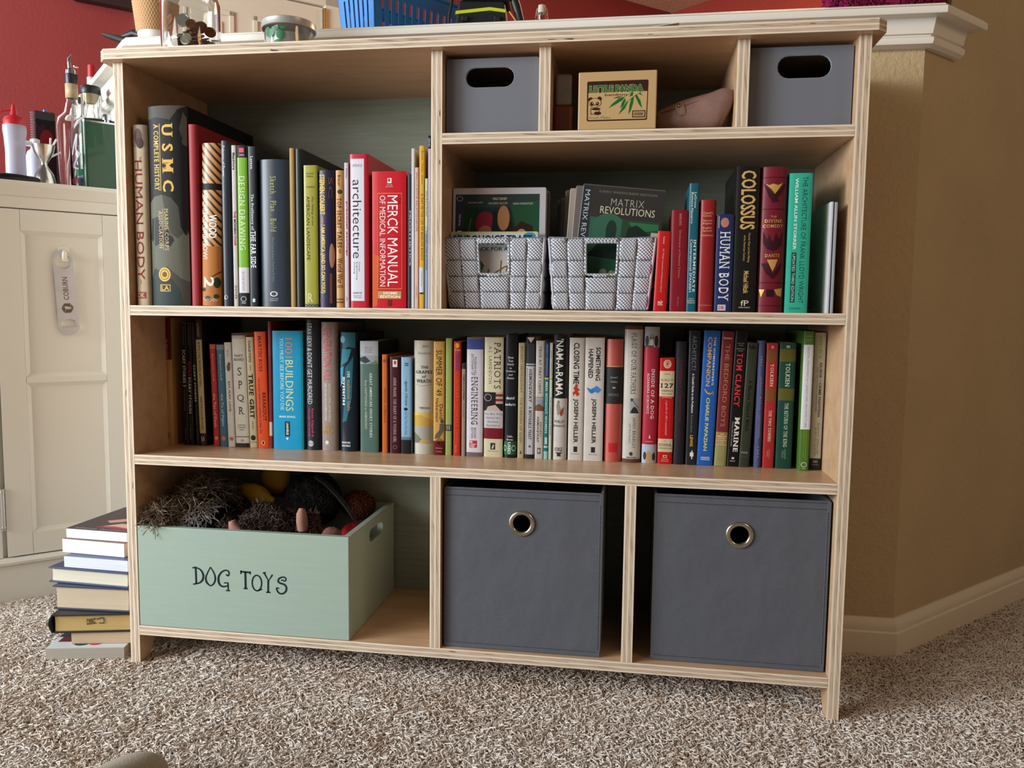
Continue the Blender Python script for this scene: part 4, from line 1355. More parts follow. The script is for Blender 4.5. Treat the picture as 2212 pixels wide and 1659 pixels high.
BC((735, 773, 969.6), (730.5, 769.5, 718), 0.17, 'h', '1c2530', 'glossy dark hardcover with teal swirls, bearing white lowercase lettering', [
    ('p', [(0.1, 0.0), (0.9, 0.0), (0.9, 0.13), (0.5, 0.12), (0.25, 0.15)], '2a5a66'), ('p', [(0.15, 0.14), (0.7, 0.14), (0.5, 0.24), (0.2, 0.27), (0.05, 0.30)], '2a7080'), ('p', [(0.02, 0.30), (0.25, 0.28), (0.16, 0.42), (0.05, 0.46)], '2f84a0'),
    ('p', [(0.35, 0.30), (0.8, 0.2), (0.7, 0.55), (0.42, 0.74), (0.15, 0.76), (0.25, 0.62)], '245e6c'), ('o', 0.2, 0.06, 0.14, 0.03, '5c98a4'),
    ('d', '100', 0.46, 0.62, 0.325, 0.375, 'd8dce0', Sf), ('d', 'malicious little', 0.46, 0.64, 0.395, 0.655, 'a8845a', Sf), ('d', 'mysteries', 0.12, 0.36, 0.37, 0.61, 'e2e6ea', Sf),
    ('x', 'BARNES', 0.12, 0.62, 0.918, 0.933, 'd8dce0', Bd), ('x', '&NOBLE', 0.12, 0.62, 0.944, 0.96, 'd8dce0', Bd)], side='1d3438', gloss=0.22)
BC((779, 817.5, 969), (776.5, 816, 737), 0.13, 'p', '4c6660', 'grey-green paperback with a light grey head and a small landscape band', [
    ('r', 0, 1, 0, 0.13, 'a4a8ae'), ('r', 0, 1, 0.13, 0.205, '8a9a9c'), ('p', [(0, 0.15), (0.3, 0.135), (0.6, 0.18), (0.3, 0.20), (0, 0.18)], '3a3a44'), ('p', [(0.45, 0.205), (0.9, 0.17), (1.0, 0.205)], '6a7a5a'),
    ('x', 'Barnes', 0.3, 0.7, 0.05, 0.062, '5a5e64'), ('x', '& Noble', 0.3, 0.7, 0.07, 0.082, '5a5e64'), ('x', 'Classics', 0.3, 0.7, 0.09, 0.102, '5a5e64'),
    ('d', 'GREAT AMERICAN SHORT STORIES', 0.54, 0.68, 0.285, 0.865, 'ccd4cc', Sf), ('d', 'from HAWTHORNE to HEMINGWAY', 0.26, 0.40, 0.35, 0.795, 'a8b49c', Sf)], side='2a2c2a')
BC((826, 838, 968.5), (824.5, 836.5, 766), 0.13, 'p', 'b9612a', 'narrow burnt orange paperback with cracked spine, middle shelf', [('d', 'MEDICAL SOMA', 0.3, 0.7, 0.34, 0.62, '8c4418'), ('d', 'ST KANE', 0.3, 0.65, 0.56, 0.69, '8c4418'), ('r', 0.2, 0.8, 0.05, 0.08, '8c4418')], page='a08a6a')
BC((842, 864.3, 969), (841.8, 866, 771), 0.11, 'p', '3a141e', 'dark maroon small paperback with thin pale lettering, right of the narrow burnt orange one', [
    ('r', 0.28, 0.72, 0.03, 0.105, 'd2ccc8'), ('o', 0.5, 0.06, 0.12, 0.02, 'b03030'), ('d', 'ANNE FRANK: THE DIARY OF A YOUNG GIRL', 0.34, 0.62, 0.21, 0.885, 'a89088', Sf), ('g', 0.5, 0.935, 0.18, 0.02, 0.2, '8a706c')], page='a89878')
BC((865.2, 887, 969), (867.5, 890.5, 772), 0.11, 'p', '7ea6c4', 'pale blue small paperback with handwritten black lettering and a black foot', [
    ('d', '33', 0.36, 0.70, 0.055, 0.09, '24343e', Bb), ('d', 'Agatha Christie', 0.34, 0.62, 0.24, 0.50, '22323c', {'slant': 2}), ('o', 0.46, 0.535, 0.18, 0.016, '1c2830'), ('d', 'And Then There Were None', 0.36, 0.60, 0.56, 0.805, '5a7a92'),
    ('r', 0, 1, 0.825, 0.855, '5c7484'), ('r', 0, 1, 0.855, 1.0, '1d1d20')], page='a89878')
BC((891.5, 932.5, 971), (893.5, 936, 736), 0.14, 'h', 'b5b2a6', 'glossy off-white hardcover with a yellow field scene low on the spine', [
    ('d', 'John', 0.45, 0.68, 0.045, 0.055, '8a8478'), ('x', 'John', 0.46, 0.80, 0.035, 0.065, '94826e', {'bold': -0.01}), ('x', 'Steinbeck', 0.22, 0.92, 0.095, 0.12, '94826e', {'bold': -0.01}),
    ('x', 'THE', 0.40, 0.76, 0.22, 0.243, '2e4238', Sf), ('x', 'GRAPES', 0.12, 0.96, 0.26, 0.288, '2e4238', Sf), ('x', 'of', 0.46, 0.66, 0.30, 0.325, '2e4238'), ('x', 'WRATH', 0.14, 0.93, 0.338, 0.368, '2e4238', Sf),
    ('l', [(0.1, 0.38), (0.35, 0.395), (0.7, 0.39), (0.95, 0.38)], 0.003, '8a8678'), ('x', 'VIKING', 0.30, 0.86, 0.58, 0.598, '6a5a44', Sf),
    ('r', 0, 1, 0.63, 0.75, 'c9a95a'), ('p', [(0, 0.66), (0.4, 0.65), (1, 0.70), (1, 0.75), (0, 0.75)], 'b89444'), ('r', 0, 1, 0.75, 0.90, '9a9a90'), ('p', [(0.0, 0.80), (0.3, 0.84), (0.5, 0.88), (0.2, 0.9), (0, 0.9)], '6a6c5c'), ('o', 0.62, 0.885, 0.28, 0.016, 'b89a54')],
   gloss=0.18, bulge=0.006)
BC((934.5, 958, 973), (938, 962.5, 738), 0.13, 'p', 'b8904c', 'golden tan paperback with brown lettering, a dark red foot and a grey baseball player', [
    ('d', 'SUMMER OF \'49', 0.22, 0.78, 0.075, 0.475, '3a2216', {'bold': 0.0}), ('d', 'David', 0.56, 0.84, 0.55, 0.68, '3a2216'), ('d', 'Halberstam', 0.2, 0.48, 0.50, 0.705, '3a2216'),
    ('o', 0.78, 0.70, 0.14, 0.018, '46423c'), ('p', [(0.6, 0.72), (0.95, 0.72), (0.9, 0.79), (0.6, 0.84), (0.1, 0.86), (0.2, 0.82), (0.55, 0.78)], '57524a'), ('r', 0, 1, 0.875, 1.0, '581418'), ('p', [(0.2, 0.875), (0.5, 0.84), (0.95, 0.875)], '8a5a30'), ('o', 0.52, 0.895, 0.14, 0.012, '1c1210'),
    ('x', 'PERENNIAL', 0.2, 0.85, 0.935, 0.943, 'c8a890'), ('x', 'CLASSICS', 0.25, 0.8, 0.965, 0.973, 'c8a890')], page='b0a080')
BC((961.8, 975.5, 976), (963.5, 977.3, 731), 0.15, 'p', '8c9a58', 'narrow sage green book with a small dark label near its foot, middle shelf', [('r', 0, 1, 0.735, 0.79, '4a4a44'), ('x', '15', 0.25, 0.75, 0.745, 0.775, 'b8b4a8')], side='2c2b22')
BC((978, 994, 974), (981.4, 996.8, 738), 0.13, 'p', 'b0301c', 'narrow red paperback with orange lettering and a yellow dot, right of the sage green one', [
    ('o', 0.5, 0.035, 0.28, 0.022, 'd8a02c'), ('x', 'Shaw', 0.1, 0.9, 0.06, 0.082, 'd2a89a'), ('d', 'TENNIS', 0.25, 0.75, 0.10, 0.25, '4a3a8a', Bd), ('d', 'CONTRARY OTHERLY TENN', 0.3, 0.72, 0.27, 0.885, 'd05a2c', {'bold': -0.01}), ('d', 'Warner Press', 0.3, 0.5, 0.90, 0.97, 'd8a088')], side='2a1814')
BC((995.8, 1005, 973), (998.6, 1006.5, 785), 0.11, 'p', '8c8072', 'short narrow grey paperback left of the white dictionary spine', [
    ('r', 0, 1, 0, 0.06, '33292a'), ('d', 'CHESS IN A NUTSHELL', 0.3, 0.7, 0.115, 0.40, '3a322c', Bd), ('d', 'Fred Reinfeld', 0.34, 0.62, 0.43, 0.58, '5a5048')], page='a89878')
BC((1006.5, 1041.5, 976.5), (1009, 1044.5, 729), 0.15, 'p', 'c6c3cc', 'white paperback with a blue-violet head, spaced black capitals and a red square mark', [
    ('r', 0.0, 1.0, 0.0, 0.10, '3e4a86'), ('r', 0, 1, 0, 0.015, '6a5a62'), ('d', 'McGRAW-HILL', 0.46, 0.60, 0.165, 0.32, '45424c'), ('d', 'DICTIONARY OF', 0.28, 0.42, 0.14, 0.315, '45424c'),
    ('d', 'ENGINEERING', 0.30, 0.68, 0.33, 0.73, '2c2a34', St), ('d', 'SECOND', 0.48, 0.60, 0.755, 0.845, '45424c'), ('d', 'EDITION', 0.30, 0.42, 0.755, 0.845, '45424c'),
    ('r', 0.2, 0.66, 0.865, 0.925, 'b02c3e'), ('x', 'Mc', 0.22, 0.42, 0.868, 0.884, 'e6dada', Bd), ('x', 'Graw', 0.26, 0.6, 0.887, 0.903, 'e6dada', Bd), ('x', 'Hill', 0.24, 0.5, 0.906, 0.922, 'e6dada', Bd), ('r', 0, 1, 0.965, 1.0, '6a5c5c')])
BC((1044.3, 1085.5, 977), (1047.5, 1088, 729), 0.14, 'p', 'c4bda0', 'cream paperback with a flag picture band and a dark red stripe, middle shelf', [
    ('d', 'PATRIOTS', 0.52, 0.86, 0.04, 0.425, '3a3630', St), ('d', 'A.J. LANGGUTH', 0.2, 0.38, 0.07, 0.385, '5a544a', St),
    ('r', 0, 1, 0.455, 0.61, '241c22'), ('r', 0.62, 1.0, 0.455, 0.55, 'b0a090'), ('r', 0.62, 1.0, 0.47, 0.49, '7a2a32'), ('r', 0.62, 1.0, 0.51, 0.53, '7a2a32'), ('p', [(0.1, 0.61), (0.2, 0.575), (0.6, 0.56), (0.9, 0.61)], 'b0a596'), ('g', 0.2, 0.50, 0.2, 0.03, 0.12, 'b8b0a8'),
    ('r', 0, 1, 0.61, 0.755, 'b6b4b8'), ('x', 'The Men Who', 0.04, 0.96, 0.628, 0.645, '6a6a72', Sf), ('x', 'Started the', 0.1, 0.86, 0.66, 0.677, '6a6a72', Sf), ('x', 'American', 0.16, 0.80, 0.692, 0.709, '6a6a72', Sf), ('x', 'Revolution', 0.12, 0.86, 0.724, 0.741, '6a6a72', Sf),
    ('r', 0, 1, 0.755, 0.845, '6e1a26'), ('r', 0.36, 0.60, 0.88, 0.935, '2c2826'), ('p', [(0.42, 0.925), (0.5, 0.89), (0.56, 0.90), (0.5, 0.93)], 'c4bda0'), ('x', 'SIMON & SCHUSTER', 0.22, 0.78, 0.945, 0.953, '7a7464')])
BC((1087, 1113.3, 980), (1092, 1119.5, 723), 0.15, 'h', '1d2023', 'black hardcover with a green sticker lettered USED at its foot', [
    ('x', 'Dress', 0.28, 0.72, 0.175, 0.193, 'c4c8ca', Sf), ('x', 'Your', 0.30, 0.70, 0.203, 0.221, 'c4c8ca', Sf), ('x', 'Family', 0.22, 0.78, 0.231, 0.251, 'c4c8ca', Sf), ('x', 'in', 0.42, 0.58, 0.262, 0.276, 'c4c8ca', Sf), ('x', 'Corduroy', 0.12, 0.88, 0.287, 0.305, 'c4c8ca', Sf), ('x', 'and', 0.34, 0.66, 0.316, 0.33, 'c4c8ca', Sf), ('x', 'Denim', 0.22, 0.78, 0.342, 0.358, 'c4c8ca', Sf),
    ('x', 'david', 0.16, 0.84, 0.50, 0.523, 'd4d8da', Sf), ('x', 'sedaris', 0.08, 0.90, 0.552, 0.574, 'd4d8da', Sf), ('x', 'Little,', 0.26, 0.74, 0.815, 0.835, 'c4c8ca', Sf), ('x', 'Brown', 0.24, 0.76, 0.842, 0.858, 'c4c8ca', Sf),
    ('r', 0, 1, 0.866, 0.975, '2c5c3c'), ('d', 'USED', 0.32, 0.56, 0.872, 0.968, 'dce6dc', {'bold': 0.02}), ('g', 0.80, 0.92, 0.17, 0.024, 0.25, 'b8ccb8'), ('g', 0.10, 0.92, 0.12, 0.024, 0.25, 'b8ccb8')], bulge=0.003, gloss=0.25)
BC((1116, 1130.5, 979), (1122, 1136.6, 741), 0.13, 'p', 'a59878', 'beige paperback with tall thin brown capitals, right of the black book with the green sticker', [
    ('d', 'ERNEST HEMINGWAY', 0.32, 0.64, 0.03, 0.43, '5c4c36', {'bold': -0.012}), ('d', 'THE GARDEN OF EDEN', 0.32, 0.64, 0.47, 0.865, '5c4c36', {'bold': -0.012}), ('p', [(0.35, 0.96), (0.5, 0.93), (0.65, 0.96)], '4a3a28')])
BC((1133.3, 1152.3, 980), (1137.5, 1159.3, 729), 0.13, 'p', 'b2b0b4', 'paperback with a black pinstriped head above white, black double lines down its sides', [
    ('r', 0, 1, 0, 0.215, '1e1e22'), ('p', [(0.1, 0.0), (0.9, 0.0), (0.5, 0.045)], 'b8b4b0'), ('r', 0.22, 0.26, 0.05, 0.215, '6a6a70'), ('r', 0.42, 0.46, 0.05, 0.215, '6a6a70'), ('r', 0.62, 0.66, 0.05, 0.215, '6a6a70'), ('r', 0.80, 0.84, 0.05, 0.215, '6a6a70'),
    ('r', 0, 1, 0.225, 0.235, '3a3a3e'), ('r', 0.08, 0.13, 0.245, 0.965, '55555a'), ('r', 0.84, 0.89, 0.245, 0.965, '55555a'),
    ('d', 'HEMINGWAY', 0.34, 0.66, 0.26, 0.535, '46464c', Sf), ('d', 'A MOVEABLE FEAST', 0.34, 0.66, 0.565, 0.84, '46464c', Sf), ('p', [(0.36, 0.905), (0.5, 0.885), (0.64, 0.905)], '46464c'), ('r', 0, 1, 0.965, 1.0, '222226')])
BC((1153.4, 1172, 980.5), (1160, 1179, 736.5), 0.13, 'p', 'b4afa8', 'grey-white paperback with a small savanna picture across the middle of its spine', [
    ('d', 'TRUE AT FIRST LIGHT', 0.36, 0.62, 0.045, 0.445, '55504a', Sf), ('r', 0, 1, 0.47, 0.485, '8a847c'), ('r', 0, 1, 0.49, 0.59, '858c98'), ('p', [(0, 0.545), (0.5, 0.53), (1, 0.56), (1, 0.59), (0, 0.575)], '6a4c34'), ('r', 0, 1, 0.575, 0.59, '7a3c2c'),
    ('d', 'ERNEST', 0.56, 0.74, 0.685, 0.815, '55504a'), ('d', 'HEMINGWAY', 0.2, 0.44, 0.64, 0.86, '4a3430', Sf), ('r', 0.3, 0.66, 0.905, 0.955, '4a4a4a'), ('o', 0.48, 0.93, 0.12, 0.016, 'b4afa8')])
BC((1173, 1182.6, 981), (1179.5, 1189, 740), 0.13, 'p', '1f6e66', 'narrow teal green paperback with a navy head and a yellow line', [
    ('r', 0, 1, 0, 0.30, '24395c'), ('d', 'ERNEST HEMINGWAY', 0.3, 0.66, 0.02, 0.285, '8a9ab4'), ('r', 0, 1, 0.30, 0.312, 'c8b84a'), ('d', 'MEN WITHOUT WOMEN', 0.22, 0.74, 0.335, 0.775, 'c8dcd4', Sf), ('r', 0.2, 0.8, 0.81, 0.87, 'a8c4bc'), ('r', 0, 1, 0.885, 0.90, 'b0c8c0'), ('r', 0, 1, 0.93, 1.0, '8ab4ac')])
BC((1183.3, 1189.2, 981), (1189.6, 1197, 741), 0.13, 'p', 'b6bcb0', 'very narrow pale paperback left of the black-and-white spine, middle shelf', [
    ('d', 'ERNEST HEMINGWAY', 0.3, 0.7, 0.07, 0.29, 'a0524a'), ('d', 'THE TORRENTS OF SPRING', 0.3, 0.7, 0.46, 0.79, '4a5a62'), ('r', 0, 1, 0.30, 0.31, '7a8a84')])
BC((1189.8, 1222.8, 983), (1198, 1227.8, 724), 0.15, 'h', 'bcb8b4', 'hardcover half black half white with a small soldier sketch on its spine', [
    ('r', 0, 1, 0, 0.505, '1f1f21'), ('d', '\'NAM-A-RAMA', 0.20, 0.72, 0.03, 0.485, 'd8d4ce', {'bold': 0.012}), ('p', [(0.25, 0.56), (0.4, 0.53), (0.5, 0.57), (0.62, 0.60), (0.5, 0.63), (0.35, 0.64), (0.3, 0.60)], '8a8278'), ('o', 0.40, 0.535, 0.08, 0.013, '7a7268'), ('p', [(0.5, 0.62), (0.78, 0.57), (0.72, 0.63), (0.58, 0.65)], '94423a'),
    ('x', 'PHILLIP', 0.16, 0.82, 0.68, 0.703, '55504a'), ('x', 'JENNINGS', 0.06, 0.88, 0.717, 0.74, '55504a'), ('x', 'FORGE', 0.2, 0.72, 0.90, 0.932, '33302e', {'bold': 0.0}), ('p', [(0.22, 0.94), (0.72, 0.94), (0.58, 0.955), (0.62, 0.972), (0.34, 0.972), (0.38, 0.955)], '33302e')], bulge=0.004, gloss=0.25)
BC((1225.3, 1257, 985), (1231.8, 1265.8, 730), 0.14, 'p', 'c2bdb6', 'white paperback with black condensed capitals around a small red figure', [
    ('d', 'CLOSING TIME', 0.28, 0.66, 0.04, 0.375, '2a2826', {'bold': 0.022}), ('p', [(0.3, 0.41), (0.42, 0.385), (0.55, 0.40), (0.72, 0.42), (0.58, 0.435), (0.72, 0.455), (0.55, 0.475), (0.42, 0.45), (0.30, 0.475), (0.26, 0.44), (0.4, 0.43)], 'a83a26'), ('o', 0.5, 0.387, 0.09, 0.012, 'a83a26'),
    ('d', 'JOSEPH HELLER', 0.28, 0.64, 0.495, 0.855, '2a2826', {'bold': 0.022}), ('r', 0.38, 0.62, 0.885, 0.93, '2c2826'), ('x', 'SIMON & SCHUSTER', 0.2, 0.76, 0.942, 0.95, '6a6660')])
BC((1258, 1300, 986.5), (1266.6, 1308.5, 730), 0.14, 'p', 'c4bfba', 'white paperback with black condensed capitals around a small blue open book', [
    ('d', 'SOMETHING', 0.56, 0.80, 0.075, 0.345, '2a2826', {'bold': 0.022}), ('d', 'HAPPENED', 0.18, 0.42, 0.09, 0.325, '2a2826', {'bold': 0.022}),
    ('p', [(0.10, 0.40), (0.32, 0.415), (0.45, 0.405), (0.52, 0.435), (0.40, 0.45), (0.22, 0.44)], '2f6fb4'), ('p', [(0.45, 0.405), (0.62, 0.385), (0.86, 0.415), (0.72, 0.445), (0.52, 0.435)], '3a80c8'), ('l', [(0.14, 0.415), (0.34, 0.45), (0.6, 0.452), (0.84, 0.43)], 0.003, 'a8bcd0'),
    ('d', 'JOSEPH HELLER', 0.36, 0.62, 0.49, 0.855, '2a2826', {'bold': 0.022}), ('r', 0.40, 0.60, 0.885, 0.93, '2c2826'), ('x', 'SIMON & SCHUSTER', 0.28, 0.74, 0.942, 0.95, '6a6660')])
red_cloth = stripes('9e3e34', 'b4544a', 0.0, 160)
BC((1302.5, 1340.5, 986), (1311.5, 1349.5, 733), 0.14, 'h', red_cloth, 'faded red cloth hardcover with a charcoal band, left of the tall white spine', [
    ('r', 0, 1, 0.215, 0.225, 'b08a62'), ('r', 0, 1, 0.225, 0.525, '2b2b2d'), ('x', 'Joseph', 0.28, 0.72, 0.30, 0.32, '9a968e'), ('x', 'Heller', 0.32, 0.72, 0.335, 0.352, '9a968e'), ('x', 'M', 0.42, 0.58, 0.385, 0.40, 'a8a090', Bb), ('x', 'CATCH-22', 0.18, 0.78, 0.44, 0.46, '8a8478'),
    ('r', 0.26, 0.72, 0.845, 0.92, 'b5232c')], side='a4463c', bulge=0.006)
BC((1342, 1380.5, 993.5), (1351.5, 1393.5, 704.5), 0.15, 'h', 'b9b5ae', 'tall off-white hardcover with brown ends and a small grey monument picture', [
    ('r', 0, 1, 0, 0.025, '5c3a30'), ('d', 'FLAGS OF OUR FATHERS', 0.38, 0.64, 0.05, 0.495, '5a5852', St), ('r', 0.36, 0.88, 0.525, 0.635, '9a9e9e'), ('p', [(0.38, 0.635), (0.5, 0.60), (0.6, 0.585), (0.75, 0.60), (0.86, 0.635)], '2c3030'), ('l', [(0.82, 0.595), (0.45, 0.53)], 0.004, '2c3030'), ('p', [(0.40, 0.525), (0.55, 0.53), (0.52, 0.545), (0.42, 0.55)], '3a3e40'),
    ('d', 'JAMES BRADLEY', 0.50, 0.68, 0.665, 0.895, '6a6862', St), ('d', 'with Ron Powers', 0.34, 0.44, 0.71, 0.855, '8a8680'), ('o', 0.48, 0.935, 0.09, 0.014, '3a3a38'), ('x', 'BANTAM', 0.26, 0.74, 0.957, 0.967, '4a4a46', Bd), ('r', 0, 1, 0.972, 1.0, '5c3a30')], bulge=0.005, gloss=0.25)
BC((1383, 1415.5, 996), (1396, 1429.5, 706), 0.15, 'h', 'a0283a', 'crimson hardcover with a dog photograph at head and foot of its spine', [
    ('r', 0, 1, 0, 0.148, '9aa0a8'), ('o', 0.46, 0.09, 0.28, 0.042, '8a8680'), ('o', 0.16, 0.105, 0.12, 0.04, '33302e'), ('o', 0.78, 0.105, 0.13, 0.042, '2c2a2a'), ('o', 0.40, 0.08, 0.04, 0.008, '1c1a1a'), ('o', 0.58, 0.08, 0.04, 0.008, '1c1a1a'), ('o', 0.46, 0.115, 0.12, 0.022, 'b4b0aa'), ('r', 0.0, 0.6, 0.135, 0.148, '4a4644'),
    ('d', 'INSIDE OF A DOG', 0.52, 0.74, 0.305, 0.67, 'e2d2d0', Sf), ('d', 'ALEXANDRA HOROWITZ', 0.24, 0.40, 0.335, 0.635, 'd8c0c0', Sf), ('p', [(0.44, 0.815), (0.5, 0.785), (0.56, 0.815)], 'dccaca'), ('x', 'SCRIBNER', 0.24, 0.72, 0.835, 0.843, 'd0b0b0'),
    ('r', 0, 1, 0.86, 1.0, 'a2aab6'), ('p', [(0.28, 1.0), (0.26, 0.94), (0.38, 0.91), (0.6, 0.91), (0.70, 0.94), (0.72, 1.0)], 'a8906e'), ('o', 0.2, 0.945, 0.10, 0.03, '3a3230'), ('o', 0.80, 0.95, 0.10, 0.03, '33302e')], bulge=0.004)
BC((1419, 1450.5, 993.5), (1427.5, 1460.5, 774), 0.13, 'p', 'b4181c', 'shorter red paperback with cream label panels and a cream starburst', [
    ('o', 0.50, 0.055, 0.27, 0.042, 'd8c8a8'), ('o', 0.50, 0.055, 0.07, 0.011, 'b4181c')] + [('l', [(0.5 + 0.09 * math.cos(k * math.pi / 8), 0.055 + 0.014 * math.sin(k * math.pi / 8)), (0.5 + 0.28 * math.cos(k * math.pi / 8), 0.055 + 0.044 * math.sin(k * math.pi / 8))], 0.0035, 'b4181c') for k in range(16)] + [
    ('r', 0.0, 1.0, 0.12, 0.36, 'c2b496'), ('x', 'the', 0.3, 0.7, 0.14, 0.155, '5a4a3a'), ('x', 'O.N.L.Y', 0.08, 0.92, 0.195, 0.215, '2c2420', Sf), ('x', '127', 0.06, 0.94, 0.235, 0.28, '2c2420', {'bold': 0.03, 'serif': True}), ('x', 'THINGS', 0.12, 0.90, 0.297, 0.315, '3a2c26', Sf), ('x', 'YOU NEED', 0.14, 0.88, 0.328, 0.341, '4a3c34'),
    ('d', '{', 0.2, 0.85, 0.365, 0.375, 'd8b8a0'), ('d', 'a guide to life\'s essentials', 0.42, 0.62, 0.40, 0.725, 'd8a898', {'slant': 1}), ('r', 0.0, 1.0, 0.76, 0.885, 'c2b496'), ('x', 'by', 0.42, 0.58, 0.775, 0.788, '5a4a3a'), ('x', 'DONNA', 0.08, 0.92, 0.805, 0.83, '3a2c26', Sf), ('x', 'WILKINSON', 0.06, 0.94, 0.842, 0.858, '3a2c26'),
    ('f', 0.36, 0.64, 0.915, 0.94, 0.05, 0.006, 'd8b8a0'), ('x', 'TARCHER', 0.26, 0.74, 0.95, 0.96, 'd8b8a0'), ('x', 'PENGUIN', 0.24, 0.76, 0.967, 0.977, 'd8b8a0')])
BC((1452, 1476.5, 994), (1462.8, 1488.5, 738), 0.14, 'h', '1d1d22', 'black cloth hardcover with faint dark red lettering, middle shelf', [
    ('d', 'Combined Operations', 0.34, 0.66, 0.145, 0.655, '6e1e24', Sf), ('d', 'MACMILLAN', 0.40, 0.58, 0.69, 0.82, '5a1e22')], gloss=0.6)
BC((1478, 1501.3, 997), (1493, 1517.8, 715), 0.16, 'p', '212429', 'black paperback with grey outlined heading and a yellow word near its foot', [
    ('d', 'ARCHITECT?', 0.28, 0.66, 0.035, 0.29, '7e8288', {'bold': -0.01}), ('d', 'A Candid Guide to the Profession', 0.36, 0.56, 0.315, 0.61, 'ccd0d4', Bd), ('d', 'Revised edition', 0.36, 0.52, 0.625, 0.755, '7a7e84'), ('d', 'LEWIS', 0.34, 0.60, 0.775, 0.86, 'd8a83a', Bd),
    ('r', 0.36, 0.70, 0.905, 0.935, 'd8d8d4'), ('r', 0.5, 0.6, 0.89, 0.955, 'd8d8d4')])
BC((1502.3, 1539, 1000), (1519, 1557.8, 715), 0.15, 'p', '235aa8', 'bright blue paperback with orange and yellow capitals and a wheat ear', [
    ('d', 'THE HOMEBREWER\'S', 0.62, 0.74, 0.045, 0.40, 'dfe4e8', Sf), ('d', 'COMPANION', 0.26, 0.52, 0.045, 0.41, 'd49a4c', {'bold': 0.022}), ('l', [(0.22, 0.43), (0.36, 0.455), (0.55, 0.465), (0.72, 0.455)], [0.006, 0.012, 0.012, 0.004], 'c8923c'), ('l', [(0.70, 0.445), (0.78, 0.45), (0.74, 0.47)], 0.004, 'c8923c'),
    ('d', 'CHARLIE PAPAZIAN', 0.36, 0.58, 0.495, 0.89, 'd2cc6a', Bd), ('x', 'HARPER', 0.24, 0.80, 0.935, 0.952, 'dfe4e8'), ('r', 0.24, 0.80, 0.956, 0.959, 'dfe4e8')])
BC((1542.3, 1568.2, 1001), (1561, 1587.5, 716.5), 0.14, 'p', '6e2a2e', 'maroon paperback with tan capitals and a greenish foot, right of the bright blue one', [
    ('x', 'Kershaw', 0.14, 0.86, 0.042, 0.056, 'd2bcae', Bd), ('d', 'THE BEDFORD BOYS', 0.34, 0.70, 0.095, 0.705, 'a8765a', {'bold': 0.0}), ('r', 0, 1, 0.745, 0.85, '9a7a4c'),
    ('x', 'ONE', 0.36, 0.64, 0.756, 0.766, 'd8c8a8', Bd), ('x', 'AMERICAN', 0.1, 0.9, 0.772, 0.782, 'd8c8a8', Bd), ('x', 'TOWN\'S', 0.2, 0.8, 0.788, 0.798, 'd8c8a8', Bd), ('x', 'ULTIMATE', 0.1, 0.9, 0.804, 0.814, 'd8c8a8', Bd), ('x', 'D-DAY', 0.25, 0.75, 0.820, 0.829, 'd8c8a8', Bd), ('x', 'SACRIFICE', 0.08, 0.92, 0.835, 0.845, 'd8c8a8', Bd),
    ('r', 0, 1, 0.85, 1.0, '8a8a5a'), ('g', 0.5, 0.945, 0.2, 0.014, 0.3, 'a06a3c')])
BC((1570, 1594.6, 1001.5), (1590, 1615.5, 716), 0.14, 'p', '151414', 'black paperback with bold red and bold white capitals', [
    ('x', 'NEW YORK', 0.2, 0.8, 0.085, 0.093, '9a968e'), ('x', 'TIMES', 0.3, 0.7, 0.10, 0.108, '9a968e'), ('x', 'BESTSELLING', 0.15, 0.85, 0.125, 0.133, '9a968e'), ('x', 'AUTHOR', 0.28, 0.72, 0.14, 0.148, '9a968e'),
    ('d', 'TOM CLANCY', 0.24, 0.74, 0.16, 0.555, 'c8343a', {'bold': 0.03, 'serif': True}), ('d', 'MARINE', 0.44, 0.86, 0.63, 0.89, 'd8d6d0', {'bold': 0.035, 'serif': True}), ('d', 'Written with John Gresham', 0.18, 0.34, 0.665, 0.85, 'b0ada6'), ('r', 0.38, 0.6, 0.93, 0.945, 'c8c4bc'), ('x', 'BERKLEY', 0.25, 0.72, 0.955, 0.963, 'c8c4bc')])
BC((1596, 1619.8, 1001.5), (1617, 1638.5, 741), 0.13, 'p', '33372c', 'dark olive paperback with black lettering, right of the red-and-white-lettered black one', [
    ('x', 'Puller', 0.1, 0.9, 0.02, 0.05, '1c1e18', Bd), ('d', 'A Marine Named Mitch', 0.34, 0.68, 0.295, 0.71, '181a15', Sf), ('x', 'WWW', 0.1, 0.8, 0.875, 0.893, '8a8a7a', Bd), ('x', 'MITCH', 0.15, 0.8, 0.91, 0.92, '5a5c4c')])
BC((1625, 1644, 1001), (1640.5, 1658, 736), 0.15, 'h', '454a72', 'faded blue-violet cloth hardcover with dim gold lettering', [
    ('d', '1851', 0.36, 0.62, 0.12, 0.20, '8a8088', Sf), ('d', 'JORDAN MARSH CENTENNIAL', 0.34, 0.64, 0.28, 0.77, '8a8088', Sf), ('d', '1951', 0.36, 0.62, 0.83, 0.92, '8a8088', Sf)], gloss=0.7, bulge=0.004)
BC((1645.6, 1670.5, 1002.5), (1659, 1683.5, 741.5), 0.13, 'p', 'a02c2c', 'red paperback with brown-gold bands and pale capitals, left of its dark green twin', [
    ('x', 'II', 0.4, 0.58, 0.022, 0.042, 'dcc8b0', Bd), ('r', 0, 1, 0.05, 0.15, '7a4a26'), ('d', 'TOLKIEN', 0.38, 0.66, 0.165, 0.345, 'dcc8b0', Sf), ('r', 0, 1, 0.365, 0.46, '7a4a26'), ('d', 'THE TWO TOWERS', 0.38, 0.64, 0.535, 0.785, 'dcc8b0', Sf), ('d', 'HOUGHTON', 0.5, 0.62, 0.85, 0.92, 'c08a7a'), ('d', 'MIFFLIN', 0.34, 0.46, 0.86, 0.91, 'c08a7a')])
